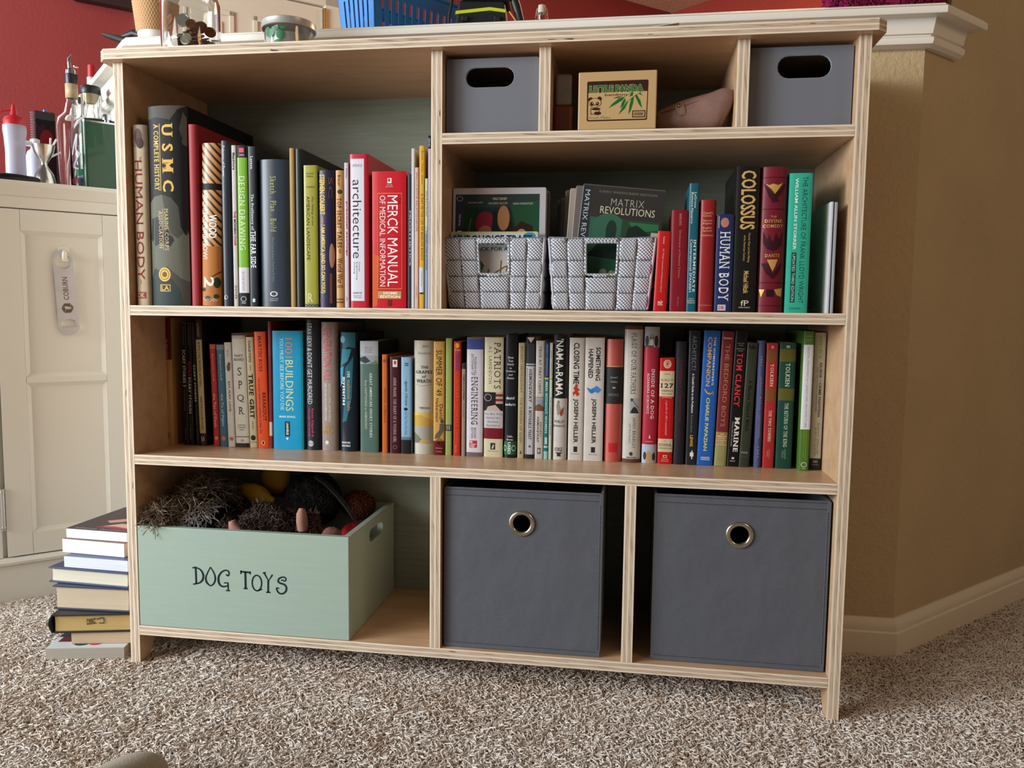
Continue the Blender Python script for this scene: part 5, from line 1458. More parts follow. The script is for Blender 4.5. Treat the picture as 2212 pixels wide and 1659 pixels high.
BC((1673.7, 1710, 1004.5), (1687, 1721.5, 741), 0.13, 'p', '1d4438', 'dark green paperback with olive gold bands and pale capitals', [
    ('x', 'III', 0.4, 0.60, 0.02, 0.04, 'c8ccb0', Bd), ('r', 0, 1, 0.048, 0.148, '5a5626'), ('d', 'TOLKIEN', 0.40, 0.66, 0.16, 0.345, 'c8ccb0', Sf), ('r', 0, 1, 0.36, 0.455, '5a5626'), ('d', 'THE RETURN OF THE KING', 0.42, 0.66, 0.475, 0.825, 'b8c0a8', Sf), ('d', 'HOUGHTON', 0.5, 0.62, 0.845, 0.92, '8a9a80'), ('d', 'MIFFLIN', 0.36, 0.46, 0.855, 0.91, '8a9a80')])
BC((1725, 1746.5, 1017.5), (1738.3, 1760.2, 716), 0.19, 'p', '4a6e2a', 'tall green book with a long white label on its spine, near the right end', [
    ('r', 0, 1, 0.095, 0.70, 'c8cad0'), ('d', 'DIGITAL DRAWING for LANDSCAPE ARCHITECTURE', 0.38, 0.60, 0.11, 0.685, '6a7074'), ('x', 'CANTRELL', 0.2, 0.8, 0.03, 0.04, '9ab07a'), ('x', 'MICHAELS', 0.2, 0.8, 0.055, 0.065, '9ab07a'),
    ('d', 'Contemporary Techniques and Tools for', 0.58, 0.68, 0.71, 0.92, 'b0b83a'), ('d', 'Digital Representation in Site Design', 0.36, 0.46, 0.71, 0.90, 'b0b83a'), ('g', 0.5, 0.955, 0.3, 0.018, 0.2, 'd0d8c8'), ('x', 'WILEY', 0.3, 0.7, 0.98, 0.987, 'd0d8c8')], side='47702c')
BC((1748, 1775.5, 1015.5), (1761, 1790.5, 719), 0.15, 'p', 'b9b4a8', 'white paperback with lime green and grey lettering at the right end, long middle shelf', [
    ('d', 'psych\'s', 0.34, 0.74, 0.025, 0.185, '86b02c', {'bold': 0.03}), ('d', 'GUIDE', 0.52, 0.74, 0.215, 0.325, '3a3a3a', Bd), ('d', 'TO', 0.56, 0.70, 0.335, 0.355, '3a3a3a'), ('d', 'CRIME FIGHTING', 0.52, 0.74, 0.36, 0.61, '3a3a3a', Bd), ('d', 'FOR THE TOTALLY UNQUALIFIED', 0.30, 0.42, 0.25, 0.575, '4a4a4a'),
    ('d', 'SHAWN SPENCER', 0.56, 0.72, 0.655, 0.885, '7a9a2c'), ('d', 'BURTON GUSTER', 0.34, 0.50, 0.69, 0.895, '7a9a2c'), ('r', 0, 1, 0.915, 1.0, '2c2c2e'), ('g', 0.40, 0.938, 0.1, 0.009, 0.35, 'b8b8b8'), ('g', 0.60, 0.938, 0.1, 0.009, 0.35, 'b8b8b8'), ('x', 'OBSESSED', 0.2, 0.8, 0.957, 0.965, '9a9a9a')], xmax=W - T - 0.002)

# ================================================================== bins, baskets and small things in the bookcase
def at_x(u, v, x):
    d = ray(u, v)
    return CAM_C + d * ((x - CAM_C[0]) / d[0])


def twill(name, c1, c2, freq, ang=0.8):
    m = bpy.data.materials.new(name)
    t = NT(m)
    w = t.n('ShaderNodeTexWave', Scale=freq)
    w.wave_type = 'BANDS'
    w.inputs['Distortion'].default_value = 0.6
    w.inputs['Detail'].default_value = 1.0
    w.inputs['Detail Scale'].default_value = 6.0
    t.l(t.coord('Object', rot=(0, ang, 0)), w.inputs['Vector'])
    n = t.noise(t.coord('Object'), 9, 3)
    t.l(t.ramp(w.outputs['Fac'], [(0.2, lin(c1)), (0.8, lin(c2))]), t.b.inputs['Base Color'])
    t.b.inputs['Roughness'].default_value = 0.75
    t.b.inputs['Sheen Weight'].default_value = 0.15
    h = t.math('ADD', t.math('MULTIPLY', w.outputs['Fac'], 0.05), n)
    t.bump(h, 0.55, 0.012)
    return m


TWILL = twill('charcoal_twill', '43464f', '61656f', 150)
LINEN = mat('6b6f79', rough=0.8, noise=(400, 0.07), bump=(1400, 0.06), sheen=0.1)
DARKIN = mat('191a1d', rough=0.9)


def upper_bin(xl, xr, zt, hole, label):
    root = thing('storage_bin', label, 'storage bin', ((xl + xr) / 2, 0.02, Z1 + 0.0005), group='small grey bins in the top compartments')
    w, h, d = xr - xl, zt - Z1 - 0.001, 0.235
    cx = (xl + xr) / 2
    hx0, hx1, hz0, hz1 = hole
    hp = stadium((hx0 + hx1) / 2 - cx, (hz0 + hz1) / 2 - Z1, hx1 - hx0, hz1 - hz0)
    t = 0.005
    b = MB()
    b.plate(rrect(-w / 2, w / 2, 0, h, 0.004), [hp], lambda p, k: (p[0], 0 if k == 0 else t, p[1]))
    b.build('front_panel', LINEN, root, bevel=0.0016)
    b = MB()
    b.box(-w / 2 + 0.0005, -w / 2 + t, t, d, 0.0, h)
    b.box(w / 2 - t, w / 2 - 0.0005, t, d, 0.0, h)
    b.box(-w / 2 + t, w / 2 - t, d - t, d, 0.0, h)
    b.box(-w / 2 + t, w / 2 - t, t, d - t, 0.0, t)
    b.build('body', LINEN, root)
    b = MB()
    hp2 = stadium((hx0 + hx1) / 2 - cx, (hz0 + hz1) / 2 - Z1, hx1 - hx0 + 0.002, hz1 - hz0 + 0.002)
    hp3 = stadium((hx0 + hx1) / 2 - cx, (hz0 + hz1) / 2 - Z1, hx1 - hx0 - 0.0012, hz1 - hz0 - 0.0012)
    b.plate(hp2, [hp3], lambda p, k: (p[0], 0.0008 if k == 0 else t - 0.0005, p[1]))
    b.build('handle_edge', mat('8792a0', rough=0.7), root)
    return root


upper_bin(0.5745, 0.7255, 1.0415, (0.6063, 0.6857, 0.9948, 1.0268), 'small grey linen bin with a slot handle, left top compartment')
upper_bin(1.0485, 1.2000, 1.0425, (1.0897, 1.1690, 0.9944, 1.0289), 'small grey linen bin with a slot handle, right top compartment')


def cube_bin(xl, xr, zt, y0, gpx, label):
    cx = (xl + xr) / 2
    root = thing('fabric_bin', label, 'storage bin', (cx, y0, Z4 + 0.0005), group='large charcoal fabric bins on the bottom shelf')
    w, h, d, t = xr - xl, zt - Z4, 0.245, 0.004
    g = at_y(gpx[0], gpx[1], y0)
    gx, gz = g[0] - cx, g[2] - Z4
    b = MB()
    b.plate(rrect(-w / 2, w / 2, 0, h, 0.003), [circle(gx, gz, 0.0150, 28)], lambda p, k: (p[0], 0.0 if k == 0 else t, p[1]))
    b.build('front_panel', TWILL, root, bevel=0.0018)
    b = MB()
    b.box(-w / 2 + 0.0005, -w / 2 + t, t, d, 0.0, h)
    b.box(w / 2 - t, w / 2 - 0.0005, t, d, 0.0, h)
    b.box(-w / 2 + t, w / 2 - t, d - t, d, 0.0, h)
    b.box(-w / 2 + t, w / 2 - t, t, d - t, 0.0, t)
    b.build('body', TWILL, root)
    # raised hems and rows of stitches
    b = MB()
    b.box(-w / 2 + 0.001, w / 2 - 0.001, -0.0012, 0.001, 0.0015, 0.0105)
    b.box(w / 2 - 0.006, w / 2 - 0.0002, -0.0010, 0.001, 0.0105, h - 0.001)
    b.build('hem', TWILL, root, bevel=0.0005)
    b = MB()
    for i in range(int(w / 0.0042)):
        x = -w / 2 + 0.004 + i * 0.0042
        if x + 0.003 < w / 2 - 0.003:
            for zz in (h - 0.0035, h - 0.0135):
                b.box(x, x + 0.0027, -0.0007, 0.0005, zz, zz + 0.0008)
            b.box(x, x + 0.0027, -0.0017, -0.0005, 0.0088, 0.0096)
    for i in range(int((h - 0.03) / 0.0042)):
        z = 0.014 + i * 0.0042
        b.box(w / 2 - 0.0052, w / 2 - 0.0045, -0.0016, 0.0, z, z + 0.0027)
    b.build('stitching', mat('34373f', rough=0.8), root)
    b = MB()
    prof = []
    for i in range(13):
        a = 2 * math.pi * i / 12
        prof.append((0.0180 + 0.0040 * math.cos(a), 0.0028 * math.sin(a)))
    b.lathe(prof[:-1], 36, closed=True)
    b.v = [(x + gx, -0.0012 - z, y + gz) for x, y, z in b.v]
    b.build('grommet', mat('c9c3b6', rough=0.22, metal=1.0), root, smooth=50)
    return root


cube_bin(0.5765, 0.8425, 0.3435, 0.010, (1127, 1131), 'large charcoal fabric bin with a metal grommet, left one on the bottom shelf')
cube_bin(0.9245, 1.1985, 0.3460, 0.018, (1597, 1156), 'large charcoal fabric bin with a metal grommet, right one on the bottom shelf')

# ---------------------------------------------------------------- green toy box
TX0, TX1, TY0, TY1, TZ = 0.0195, 0.4120, 0.0005, 0.262, 0.2505
tb = thing('toy_box', 'sage green wooden box lettered DOG TOYS on the bottom shelf', 'box', (0, 0, 0))
bt = 0.012
b = MB()
b.box(TX0, TX1, TY0, TY0 + bt, Z4 + 0.0005, TZ)
b.build('front_board', SAGE, tb, bevel=0.001)
hA, hB = at_x(797, 1170, TX1), at_x(829, 1145, TX1)
hy0, hy1 = hA[1], hB[1]
hz = (hA[2] + hB[2]) / 2
for side in (0, 1):
    x1 = TX1 if side else TX0 + bt
    b = MB()
    hp = stadium((hy0 + hy1) / 2, 0.221, 0.080, 0.024)
    b.plate([(TY0 + bt, Z4 + 0.0005), (TY1 - bt, Z4 + 0.0005), (TY1 - bt, TZ), (TY0 + bt, TZ)], [hp], lambda p, k: (x1 - (bt if k else 0), p[0], p[1]))
    b.build('side_board', SAGE, tb, bevel=0.001)
b = MB()
b.box(TX0, TX1, TY1 - bt, TY1, Z4 + 0.0005, TZ)
b.build('back_board', SAGE, tb, bevel=0.001)
b = MB()
b.box(TX0 + bt, TX1 - bt, TY0 + bt, TY1 - bt, Z4 + 0.0005, Z4 + 0.010)
b.build('bottom_board', SAGE, tb)
# hand-painted quirky lettering, drawn as brush strokes (coordinates in zoomed photo units)
LX = lambda zx: at_y(280 + zx / 3.253, 1250, TY0)[0]
pr = Print(lambda a, t, k: (LX(a), TY0 - 0.0003, float(at_y(280 + 774 / 3.253, 980 + t / 3.253, TY0)[2])), 1.0)
I_ = '16292a'


def arc(cx, cy, rx, ry, a0, a1, n=16):
    return [(cx + rx * math.cos(math.radians(a0 + (a1 - a0) * i / n)), cy + ry * math.sin(math.radians(a0 + (a1 - a0) * i / n))) for i in range(n + 1)]


tl = lambda pts, w: pr.line(pts, [q * 1.4 for q in w] if isinstance(w, list) else w * 1.4, I_)
dz = lambda x: (774 - x) * 0.028           # the row of letters drifts down to the right in the photo; level it
def sh(pts):
    return [(x, y + dz(x)) for x, y in pts]
tl(sh([(466, 812), (468, 926)]), 9)
tl(sh([(444, 814), (470, 808)]), 7)
tl(sh([(446, 930), (470, 924)]), 7)
tl(sh([(468, 810), (500, 826), (518, 860), (514, 893), (494, 916), (468, 926)]), [6, 8, 10, 10, 8, 6])
tl(sh([(570, 804), (548, 846), (536, 880), (540, 910), (560, 932), (574, 934), (594, 914), (602, 882), (594, 846), (570, 804)]), [5, 6, 8, 10, 7, 6, 8, 9, 7, 5])
tl(sh([(678, 852), (692, 860), (700, 846), (692, 826), (670, 824), (644, 840), (626, 872), (626, 908), (640, 932), (664, 938), (690, 930)]), [7, 8, 7, 7, 7, 8, 10, 11, 9, 8, 6])
tl(sh([(662, 912), (692, 910)]), 6)
tl(sh([(690, 911), (692, 964)]), 7)
tl(sh([(674, 965), (704, 966)]), 6)
tl(sh([(780, 828), (848, 832)]), 9)
tl(sh([(782, 820), (784, 846)]), 6)
tl(sh([(848, 824), (848, 846)]), 6)
tl(sh([(814, 830), (814, 944)]), 10)
tl(sh([(800, 946), (828, 946)]), 7)
tl(sh(arc(894, 904, 33, 54, -90, 270, 24)), 7)
tl(sh([(894, 960), (930, 946)]), 6)
tl(sh([(946, 832), (976, 886), (1004, 842)]), 8)
tl(sh([(936, 832), (958, 828)]), 6)
tl(sh([(974, 884), (972, 964)]), 9)
tl(sh([(958, 966), (988, 966)]), 7)
tl(sh([(1064, 882), (1074, 876), (1086, 884), (1098, 876), (1094, 860), (1074, 856), (1050, 868), (1044, 888), (1060, 900), (1084, 906), (1100, 924), (1098, 950), (1078, 970), (1052, 970), (1036, 952), (1032, 934), (1050, 936)]), [5, 6, 6, 6, 7, 7, 8, 9, 9, 9, 9, 9, 8, 8, 8, 7, 6])
pr.build('lettering', tb)

# ---------------------------------------------------------------- plush dog toys
def ellipsoid_pts(n, c, r, rg, zmin=None):
    g = rg.normal(size=(n, 3))
    g /= np.linalg.norm(g, axis=1, keepdims=True)
    P = np.asarray(c) + g * np.asarray(r)
    N = g / np.asarray(r)
    N /= np.linalg.norm(N, axis=1, keepdims=True)
    return P, N


def blob(name, c, r, m, parent, nx=28, lump=0.04, seed=1):
    rg = random.Random(seed)
    ph = [rg.uniform(0, 6) for _ in range(6)]
    b = MB()
    rows = []
    n2 = nx // 2

    def f(u, v):
        th, p = v * math.pi, u * 2 * math.pi
        d = (math.sin(th) * math.cos(p), math.sin(th) * math.sin(p), math.cos(th))
        k = 1 + lump * (math.sin(3 * p + ph[0]) * math.sin(2 * th + ph[1]) + math.sin(5 * th + ph[2]) * math.cos(2 * p + ph[3]))
        return (c[0] + r[0] * k * d[0], c[1] + r[1] * k * d[1], c[2] + r[2] * k * d[2])
    b.grid(f, nx, n2)
    return b.build(name, m, parent, smooth=180)


RG2 = np.random.default_rng(11)
sp = thing('shaggy_plush', 'shaggy grey-brown plush dog toy with a whitish front, left end of the green toy box', 'dog toy', (0, 0, 0), group='dog toys in the green box')
c_, r_ = (0.083, 0.120, 0.236), (0.052, 0.078, 0.070)
blob('body', c_, r_, mat('2c241d', rough=0.9), sp, seed=3)
blob('paw', (0.048, 0.030, 0.262), (0.020, 0.022, 0.014), mat('2c241d', rough=0.9), sp, seed=13)
P, N = ellipsoid_pts(4600, c_, r_, RG2)
P2, N2 = ellipsoid_pts(600, (0.048, 0.030, 0.262), (0.020, 0.022, 0.014), RG2)
keep = np.concatenate([P[:, 2] > 0.195, P2[:, 2] > 0.254])
P, N = np.concatenate([P, P2]), np.concatenate([N, N2])
P, N = P[keep], N[keep]
tone = RG2.uniform(0, 0.55, len(P))
wm = (P[:, 1] < 0.10) & (P[:, 2] < 0.276 + 0.3 * (P[:, 0] - 0.115)) & (P[:, 0] > 0.072)
tone[wm] = RG2.uniform(0.85, 1.0, wm.sum())
bm_ = (P[:, 1] < 0.12) & (np.abs(P[:, 0] - 0.116 - (P[:, 2] - 0.24) * 0.5) < 0.007) & (P[:, 2] < 0.275)
tone[bm_] = 0.66
o = strands(P, N, 0.0165, 0.00085, lean=1.0, curl=1.1, seg=5, sides=4, tones=tone, seed=4, name='fur', parent=sp, flow=(0.0, -0.3, -1.0), stray=0.8,
            material=yarn_mat('shaggy_yarn', [(0.0, '4a3d32'), (0.3, '7a6a57'), (0.55, 'a39480'), (0.62, '141416'), (0.72, '141416'), (0.84, 'b4b6ba'), (1.0, 'dcdee2')]))
o['kind'] = 'stuff'

lm = thing('lemon_toy', 'yellow plush lemon with a dark green leaf behind the shaggy toy', 'dog toy', (0.150, 0.190, 0.270), rot=(0, math.radians(14), 0), group='dog toys in the green box')
b = MB()
b.lathe([(0.0, -0.040), (0.006, -0.038), (0.016, -0.028), (0.021, -0.008), (0.020, 0.010), (0.014, 0.024), (0.0075, 0.031), (0.0065, 0.037), (0.004, 0.041), (0.0, 0.042)], 28)
b.v = [(z, y, x) for x, y, z in b.v]
b.build('body', mat('c9a120', rough=0.8, bump=(300, 0.3)), lm, smooth=70)
b = MB()
b.grid(lambda u, v: (-0.030 + 0.034 * u, -0.021 - 0.002 * math.sin(math.pi * u), -0.010 + (v - 0.5) * 0.020 * math.sin(math.pi * min(1, u + 0.02))), 10, 4)
b.build('leaf', mat('1d4a2a', rough=0.8), lm, smooth=60)
yt = thing('yellow_plush', 'mustard yellow plush at the back of the toy box, above the lemon', 'dog toy', (0, 0, 0), group='dog toys in the green box')
blob('body', (0.172, 0.238, 0.300), (0.030, 0.018, 0.038), mat('b48a1a', rough=0.85, bump=(300, 0.3)), yt, seed=5)

mp = thing('mole_plush', 'dark brown furry plush mole with pinkish feet sticking up from the toy box', 'dog toy', (0, 0, 0), group='dog toys in the green box')
FUR = mat('2a2021', rough=0.95)
FURY = yarn_mat('mole_fur', [(0.0, '31262480'[:6]), (0.5, '54453f'), (1.0, '75645d')])


def furry(name, c, r, n, L, rad, seed, parent, ym=None, core=None):
    co = blob(name, c, r, core or FUR, parent, seed=seed, nx=20)
    rg = np.random.default_rng(seed)
    P, N = ellipsoid_pts(n, c, r, rg)
    keep = P[:, 2] > 0.17
    f = strands(P[keep], N[keep], L, rad, lean=1.2, curl=1.0, seg=3, sides=3, seed=seed, name='fur', material=ym or FURY, parent=co, flow=(0.2, -0.3, -1.0), stray=0.9)
    f['kind'] = 'stuff'
    return co


def capsule_fur(name, path, r, n, L, rad, seed, parent):
    b = MB()
    b.tube(path, r, 12)
    co = b.build(name, FUR, parent, smooth=60)
    rg = np.random.default_rng(seed)
    Pa = [Vector(p) for p in path]
    ps, ns = [], []
    for _ in range(n):
        t = rg.uniform(0, len(Pa) - 1.001)
        i = int(t)
        a, b2 = Pa[i], Pa[i + 1]
        ax = (b2 - a).normalized()
        d = Vector(rg.normal(size=3))
        d = (d - ax * d.dot(ax)).normalized()
        rr = r[i] + (r[i + 1] - r[i]) * (t - i)
        ps.append(a.lerp(b2, t - i) + d * rr)
        ns.append(d + ax * 0.3)
    f = strands(np.array(ps), np.array(ns), L, rad, lean=1.2, curl=1.0, seg=3, sides=3, seed=seed, name='fur', material=FURY, parent=co)
    f['kind'] = 'stuff'
    return co


furry('body', (0.238, 0.115, 0.212), (0.075, 0.055, 0.046), 2200, 0.007, 0.0009, 21, mp)
capsule_fur('leg', [(0.195, 0.10, 0.262), (0.225, 0.09, 0.250), (0.262, 0.075, 0.228), (0.29, 0.07, 0.205)], [0.016, 0.020, 0.020, 0.018], 1600, 0.007, 0.0009, 22, mp)
capsule_fur('leg', [(0.305, 0.075, 0.215), (0.308, 0.078, 0.240), (0.309, 0.082, 0.268)], [0.016, 0.016, 0.011], 1000, 0.006, 0.0008, 23, mp)
PINK = mat('9c7466', rough=0.75)
b = MB()
b.tube([(0.304, 0.062, 0.242), (0.303, 0.060, 0.258), (0.302, 0.060, 0.272), (0.302, 0.062, 0.281)], [0.010, 0.0105, 0.009, 0.005], 12)
b.build('foot', PINK, mp, smooth=60)
capsule_fur('arm', [(0.262, 0.05, 0.232), (0.225, 0.040, 0.243), (0.198, 0.034, 0.252)], [0.012, 0.012, 0.012], 500, 0.008, 0.0007, 24, mp)
b = MB()
b.tube([(0.200, 0.026, 0.244), (0.190, 0.024, 0.252), (0.187, 0.024, 0.262)], [0.010, 0.010, 0.006], 12)
b.build('foot', PINK, mp, smooth=60)

bp = thing('black_plush', 'black furry plush with a flat brim standing at the back of the toy box', 'dog toy', (0, 0, 0), group='dog toys in the green box')
BFY = yarn_mat('black_fur', [(0.0, '131212'), (1.0, '2c2828')])
furry('body', (0.268, 0.198, 0.266), (0.052, 0.034, 0.052), 2600, 0.004, 0.0008, 31, bp, BFY, mat('151414', rough=0.95))
b = MB()
b.grid(lambda u, v: (0.285 + 0.078 * u, 0.165 + 0.012 * math.sin(u * 2) + (v - 0.5) * 0.004, 0.318 - 0.085 * u ** 1.3 + 0.008 * (v - 0.5)), 12, 2)
b.tube([(0.285, 0.160, 0.318), (0.305, 0.160, 0.306), (0.330, 0.161, 0.282), (0.352, 0.163, 0.255), (0.363, 0.165, 0.236)], 0.0028, 8)
b.build('brim', mat('23231f', rough=0.9, bump=(500, 0.4)), bp, smooth=60)
rp = thing('rust_plush', 'rust brown fuzzy plush in the back right corner of the toy box', 'dog toy', (0, 0, 0), group='dog toys in the green box')
furry('body', (0.352, 0.222, 0.252), (0.030, 0.020, 0.026), 900, 0.004, 0.0008, 41, rp, yarn_mat('rust_fur', [(0.0, '4a2014'), (1.0, '6f3622')]), mat('4a2216', rough=0.95))
rr = thing('red_toy', 'red toy visible through the handle slot of the green toy box', 'dog toy', (0, 0, 0), group='dog toys in the green box')
blob('body', (0.372, 0.125, 0.205), (0.024, 0.060, 0.036), mat('a01c26', rough=0.6), rr, seed=6)
pt = thing('fuzzy_ball', 'small pinkish brown fuzzy toy in the front right corner of the toy box', 'dog toy', (0, 0, 0), group='dog toys in the green box')
blob('body', (0.366, 0.040, 0.238), (0.019, 0.016, 0.018), mat('6a463f', rough=0.95, bump=(400, 0.6)), pt, seed=8)

# ---------------------------------------------------------------- woven strap baskets with film cases
def strap_mat(name, vert):
    m = bpy.data.materials.new(name)
    t = NT(m)
    s = t.n('ShaderNodeSeparateXYZ')
    t.l(t.coord('Object'), s.inputs[0])
    cx = t.math('ADD', s.outputs['X'], s.outputs['Y'])
    a, c = (s.outputs['Z'], cx) if vert else (cx, s.outputs['Z'])
    # braided rows: little slanted stitches in staggered rows
    rowf = t.math('MULTIPLY', c, 1 / 0.0026)
    row = t.math('FLOOR', rowf)
    fr = t.math('FRACT', rowf)
    st = t.math('FRACT', t.math('ADD', t.math('MULTIPLY', a, 1 / 0.0056), t.math('ADD', t.math('MULTIPLY', row, 0.5), t.math('MULTIPLY', fr, 0.14))))
    tri = t.math('ABSOLUTE', t.math('SUBTRACT', st, 0.5))
    edge = t.math('ABSOLUTE', t.math('SUBTRACT', fr, 0.5))
    h = t.math('SUBTRACT', t.math('MULTIPLY', t.math('SUBTRACT', 0.5, tri), 2.0), t.math('MULTIPLY', edge, 0.5))
    t.l(t.ramp(h, [(0.10, lin('6a6f7c')), (0.36, lin('a4aab8')), (0.7, lin('e0e4ec'))]), t.b.inputs['Base Color'])
    t.b.inputs['Roughness'].default_value = 0.6
    t.bump(h, 0.6, 0.0018)
    return m


SV, SH_ = strap_mat('braided_strap_upright', True), strap_mat('braided_strap_level', False)
STRAPS = [SV, SH_]
ROD = mat('a9aeb8', rough=0.45)


def weave(mb, fn, ucuts, vcuts, first, skip=(), bul=0.0034):
    """checker of strap pads; fn(u, v, out) -> xyz; u across, v down; even cells show the upright strap"""
    for j in range(len(vcuts) - 1):
        for i in range(len(ucuts) - 1):
            if (i, j) in skip:
                continue
            vert = (i + j + first) % 2 == 0
            u0, u1, v0, v1 = ucuts[i], ucuts[i + 1], vcuts[j], vcuts[j + 1]
            e = 0.022

            def f(a, c, u0=u0, u1=u1, v0=v0, v1=v1, vert=vert):
                s = c if vert else a
                q = a if vert else c
                out = bul * math.sin(math.pi * min(1, max(0, s))) ** 0.5 - (0.0008 if q < 0.02 or q > 0.98 else 0)
                if vert:
                    uu, vv = u0 + (u1 - u0) * (e + a * (1 - 2 * e)), v0 - 0.01 + (v1 - v0 + 0.02) * c
                else:
                    uu, vv = u0 - 0.008 + (u1 - u0 + 0.016) * a, v0 + (v1 - v0) * (e + c * (1 - 2 * e))
                return fn(uu, min(1, max(0, vv)), out)
            mb.grid(f, 8, 8, 0 if vert else 1)


def basket(x0t, x1t, x0b, x1b, label):
    zt, zb = 0.7565, Z2 + 0.001
    yf_t, yf_b, yb = 0.024, 0.036, 0.225
    cx = (x0t + x1t) / 2
    root = thing('woven_basket', label, 'basket', (0, 0, 0), group='grey woven strap baskets')
    H = zt - zb

    def front(u, v, out):
        xl, xr = x0t + (x0b - x0t) * v, x1t + (x1b - x1t) * v
        return (xl + (xr - xl) * u, yf_t + (yf_b - yf_t) * v - out, zt - H * v)

    def side(sgn):
        def f(u, v, out):
            x = (x0t + (x0b - x0t) * v) if sgn < 0 else (x1t + (x1b - x1t) * v)
            yf = yf_t + (yf_b - yf_t) * v
            return (x + sgn * out, yf + (yb - (yb - 0.0) * 0.0 - yf) * u, zt - H * v)
        return f

    uc, vc = [0.0, 0.165, 0.335, 0.665, 0.835, 1.0], [0.0, 0.31, 0.54, 0.76, 1.0]
    mb = MB()
    weave(mb, front, uc, vc, 1, skip=((2, 0), (2, 1)))
    # strap ends that fold over the rim, and the short strap under the handle opening
    for u0, u1 in ((0.02, 0.165), (0.835, 0.985)):
        mb.grid(lambda a, c, u0=u0, u1=u1: front(u0 + (u1 - u0) * a, 0.06 * c, 0.0016), 4, 3, 0)
    mb.grid(lambda a, c: front(0.42 + 0.16 * a, 0.49 + 0.05 * c, 0.0034 * math.sin(math.pi * (0.2 + 0.6 * c))), 4, 4, 0)
    o = mb.build('front_weave', STRAPS, root, smooth=40)
    sd = o.modifiers.new('thickness', 'SOLIDIFY')
    sd.thickness = 0.0012
    for sg in (-1, 1):
        mb = MB()
        weave(mb, side(sg), [0, 0.2, 0.4, 0.6, 0.8, 1.0], vc, 0 if sg > 0 else 1)
        o = mb.build('side_weave', STRAPS, root, smooth=40)
        o.modifiers.new('thickness', 'SOLIDIFY').thickness = 0.0012
    mb = MB()
    weave(mb, lambda u, v, out: (x0t + (x0b - x0t) * v + (x1t - x0t + ((x1b - x0b) - (x1t - x0t)) * v) * u, yb + out, zt - H * v), uc, vc, 0)
    o = mb.build('back_weave', STRAPS, root, smooth=40)
    o.modifiers.new('thickness', 'SOLIDIFY').thickness = 0.0012
    mb = MB()
    mb.box(x0b + 0.002, x1b - 0.002, yf_b + 0.001, yb - 0.001, zb, zb + 0.002)
    mb.build('base', mat('6b707c', rough=0.7), root)
    mb = MB()
    r = 0.0026
    loop = [(x0t, yf_t, zt)] + [(x1t, yf_t, zt), (x1t, yb, zt), (x0t, yb, zt)]
    mb.tube(loop, r, 10, closed=True)
    for c0, c1 in (((x0t, yf_t, zt), (x0b, yf_b, zb + r)), ((x1t, yf_t, zt), (x1b, yf_b, zb + r)), ((x0t, yb, zt), (x0b, yb, zb + r)), ((x1t, yb, zt), (x1b, yb, zb + r))):
        mb.tube([c0, c1], r, 10)
    mb.build('rim', ROD, root, smooth=50)
    mb = MB()
    pts = rrect(0.345, 0.655, 0.055, 0.505, 0.03, 4)
    mb.tube([front(p[0], p[1], 0.001) for p in pts], 0.0022, 8, closed=True)
    mb.build('handle_frame', SV, root, smooth=50)
    # braided strap across the top of the handle opening
    mb = MB()
    mb.grid(lambda a, c: front(0.335 + 0.33 * a, -0.005 + 0.065 * c, 0.0032 * math.sin(math.pi * c)), 8, 6, 1)
    o = mb.build('handle_strap', STRAPS, root, smooth=50)
    o.modifiers.new('thickness', 'SOLIDIFY').thickness = 0.0012
    return root


basket(0.5690, 0.7375, 0.5810, 0.7310, 'left grey woven strap basket, holding a clear film case and a white sleeve')
basket(0.7455, 0.9150, 0.7540, 0.9045, 'right grey woven strap basket, filled with leaning dark film cases')


def case(name, label, cat, px, y, zb, lean, w=None, tilt=0.0, shell='8a8c94', th=0.0145, group=None, draw=None, body=None, rough=0.3):
    """flat case standing in a basket; px = (u left, u right, v top)"""
    A, B = at_y(px[0], px[2], y), at_y(px[1], px[2], y)
    w = w or (B[0] - A[0])
    h = A[2] - zb
    root = thing(name, label, cat, ((A[0] + B[0]) / 2, y, zb), rot=(math.radians(lean), math.radians(tilt), 0), group=group)
    b = MB()
    b.prism(rrect(-w / 2, w / 2, 0, h, 0.003), lambda p, k: (p[0], 0.0 if k == 0 else th, p[1]))
    b.build('case_shell', mat(shell, rough=rough), root, bevel=0.001)
    if draw:
        pr = Print(lambda a, t, k: ((a - 0.5) * w, -0.0002 - 0.00001 * k, (1 - t) * h), w / h)
        draw(pr)
        pr.build('cover_sheet', root, rough=0.45)
    return root


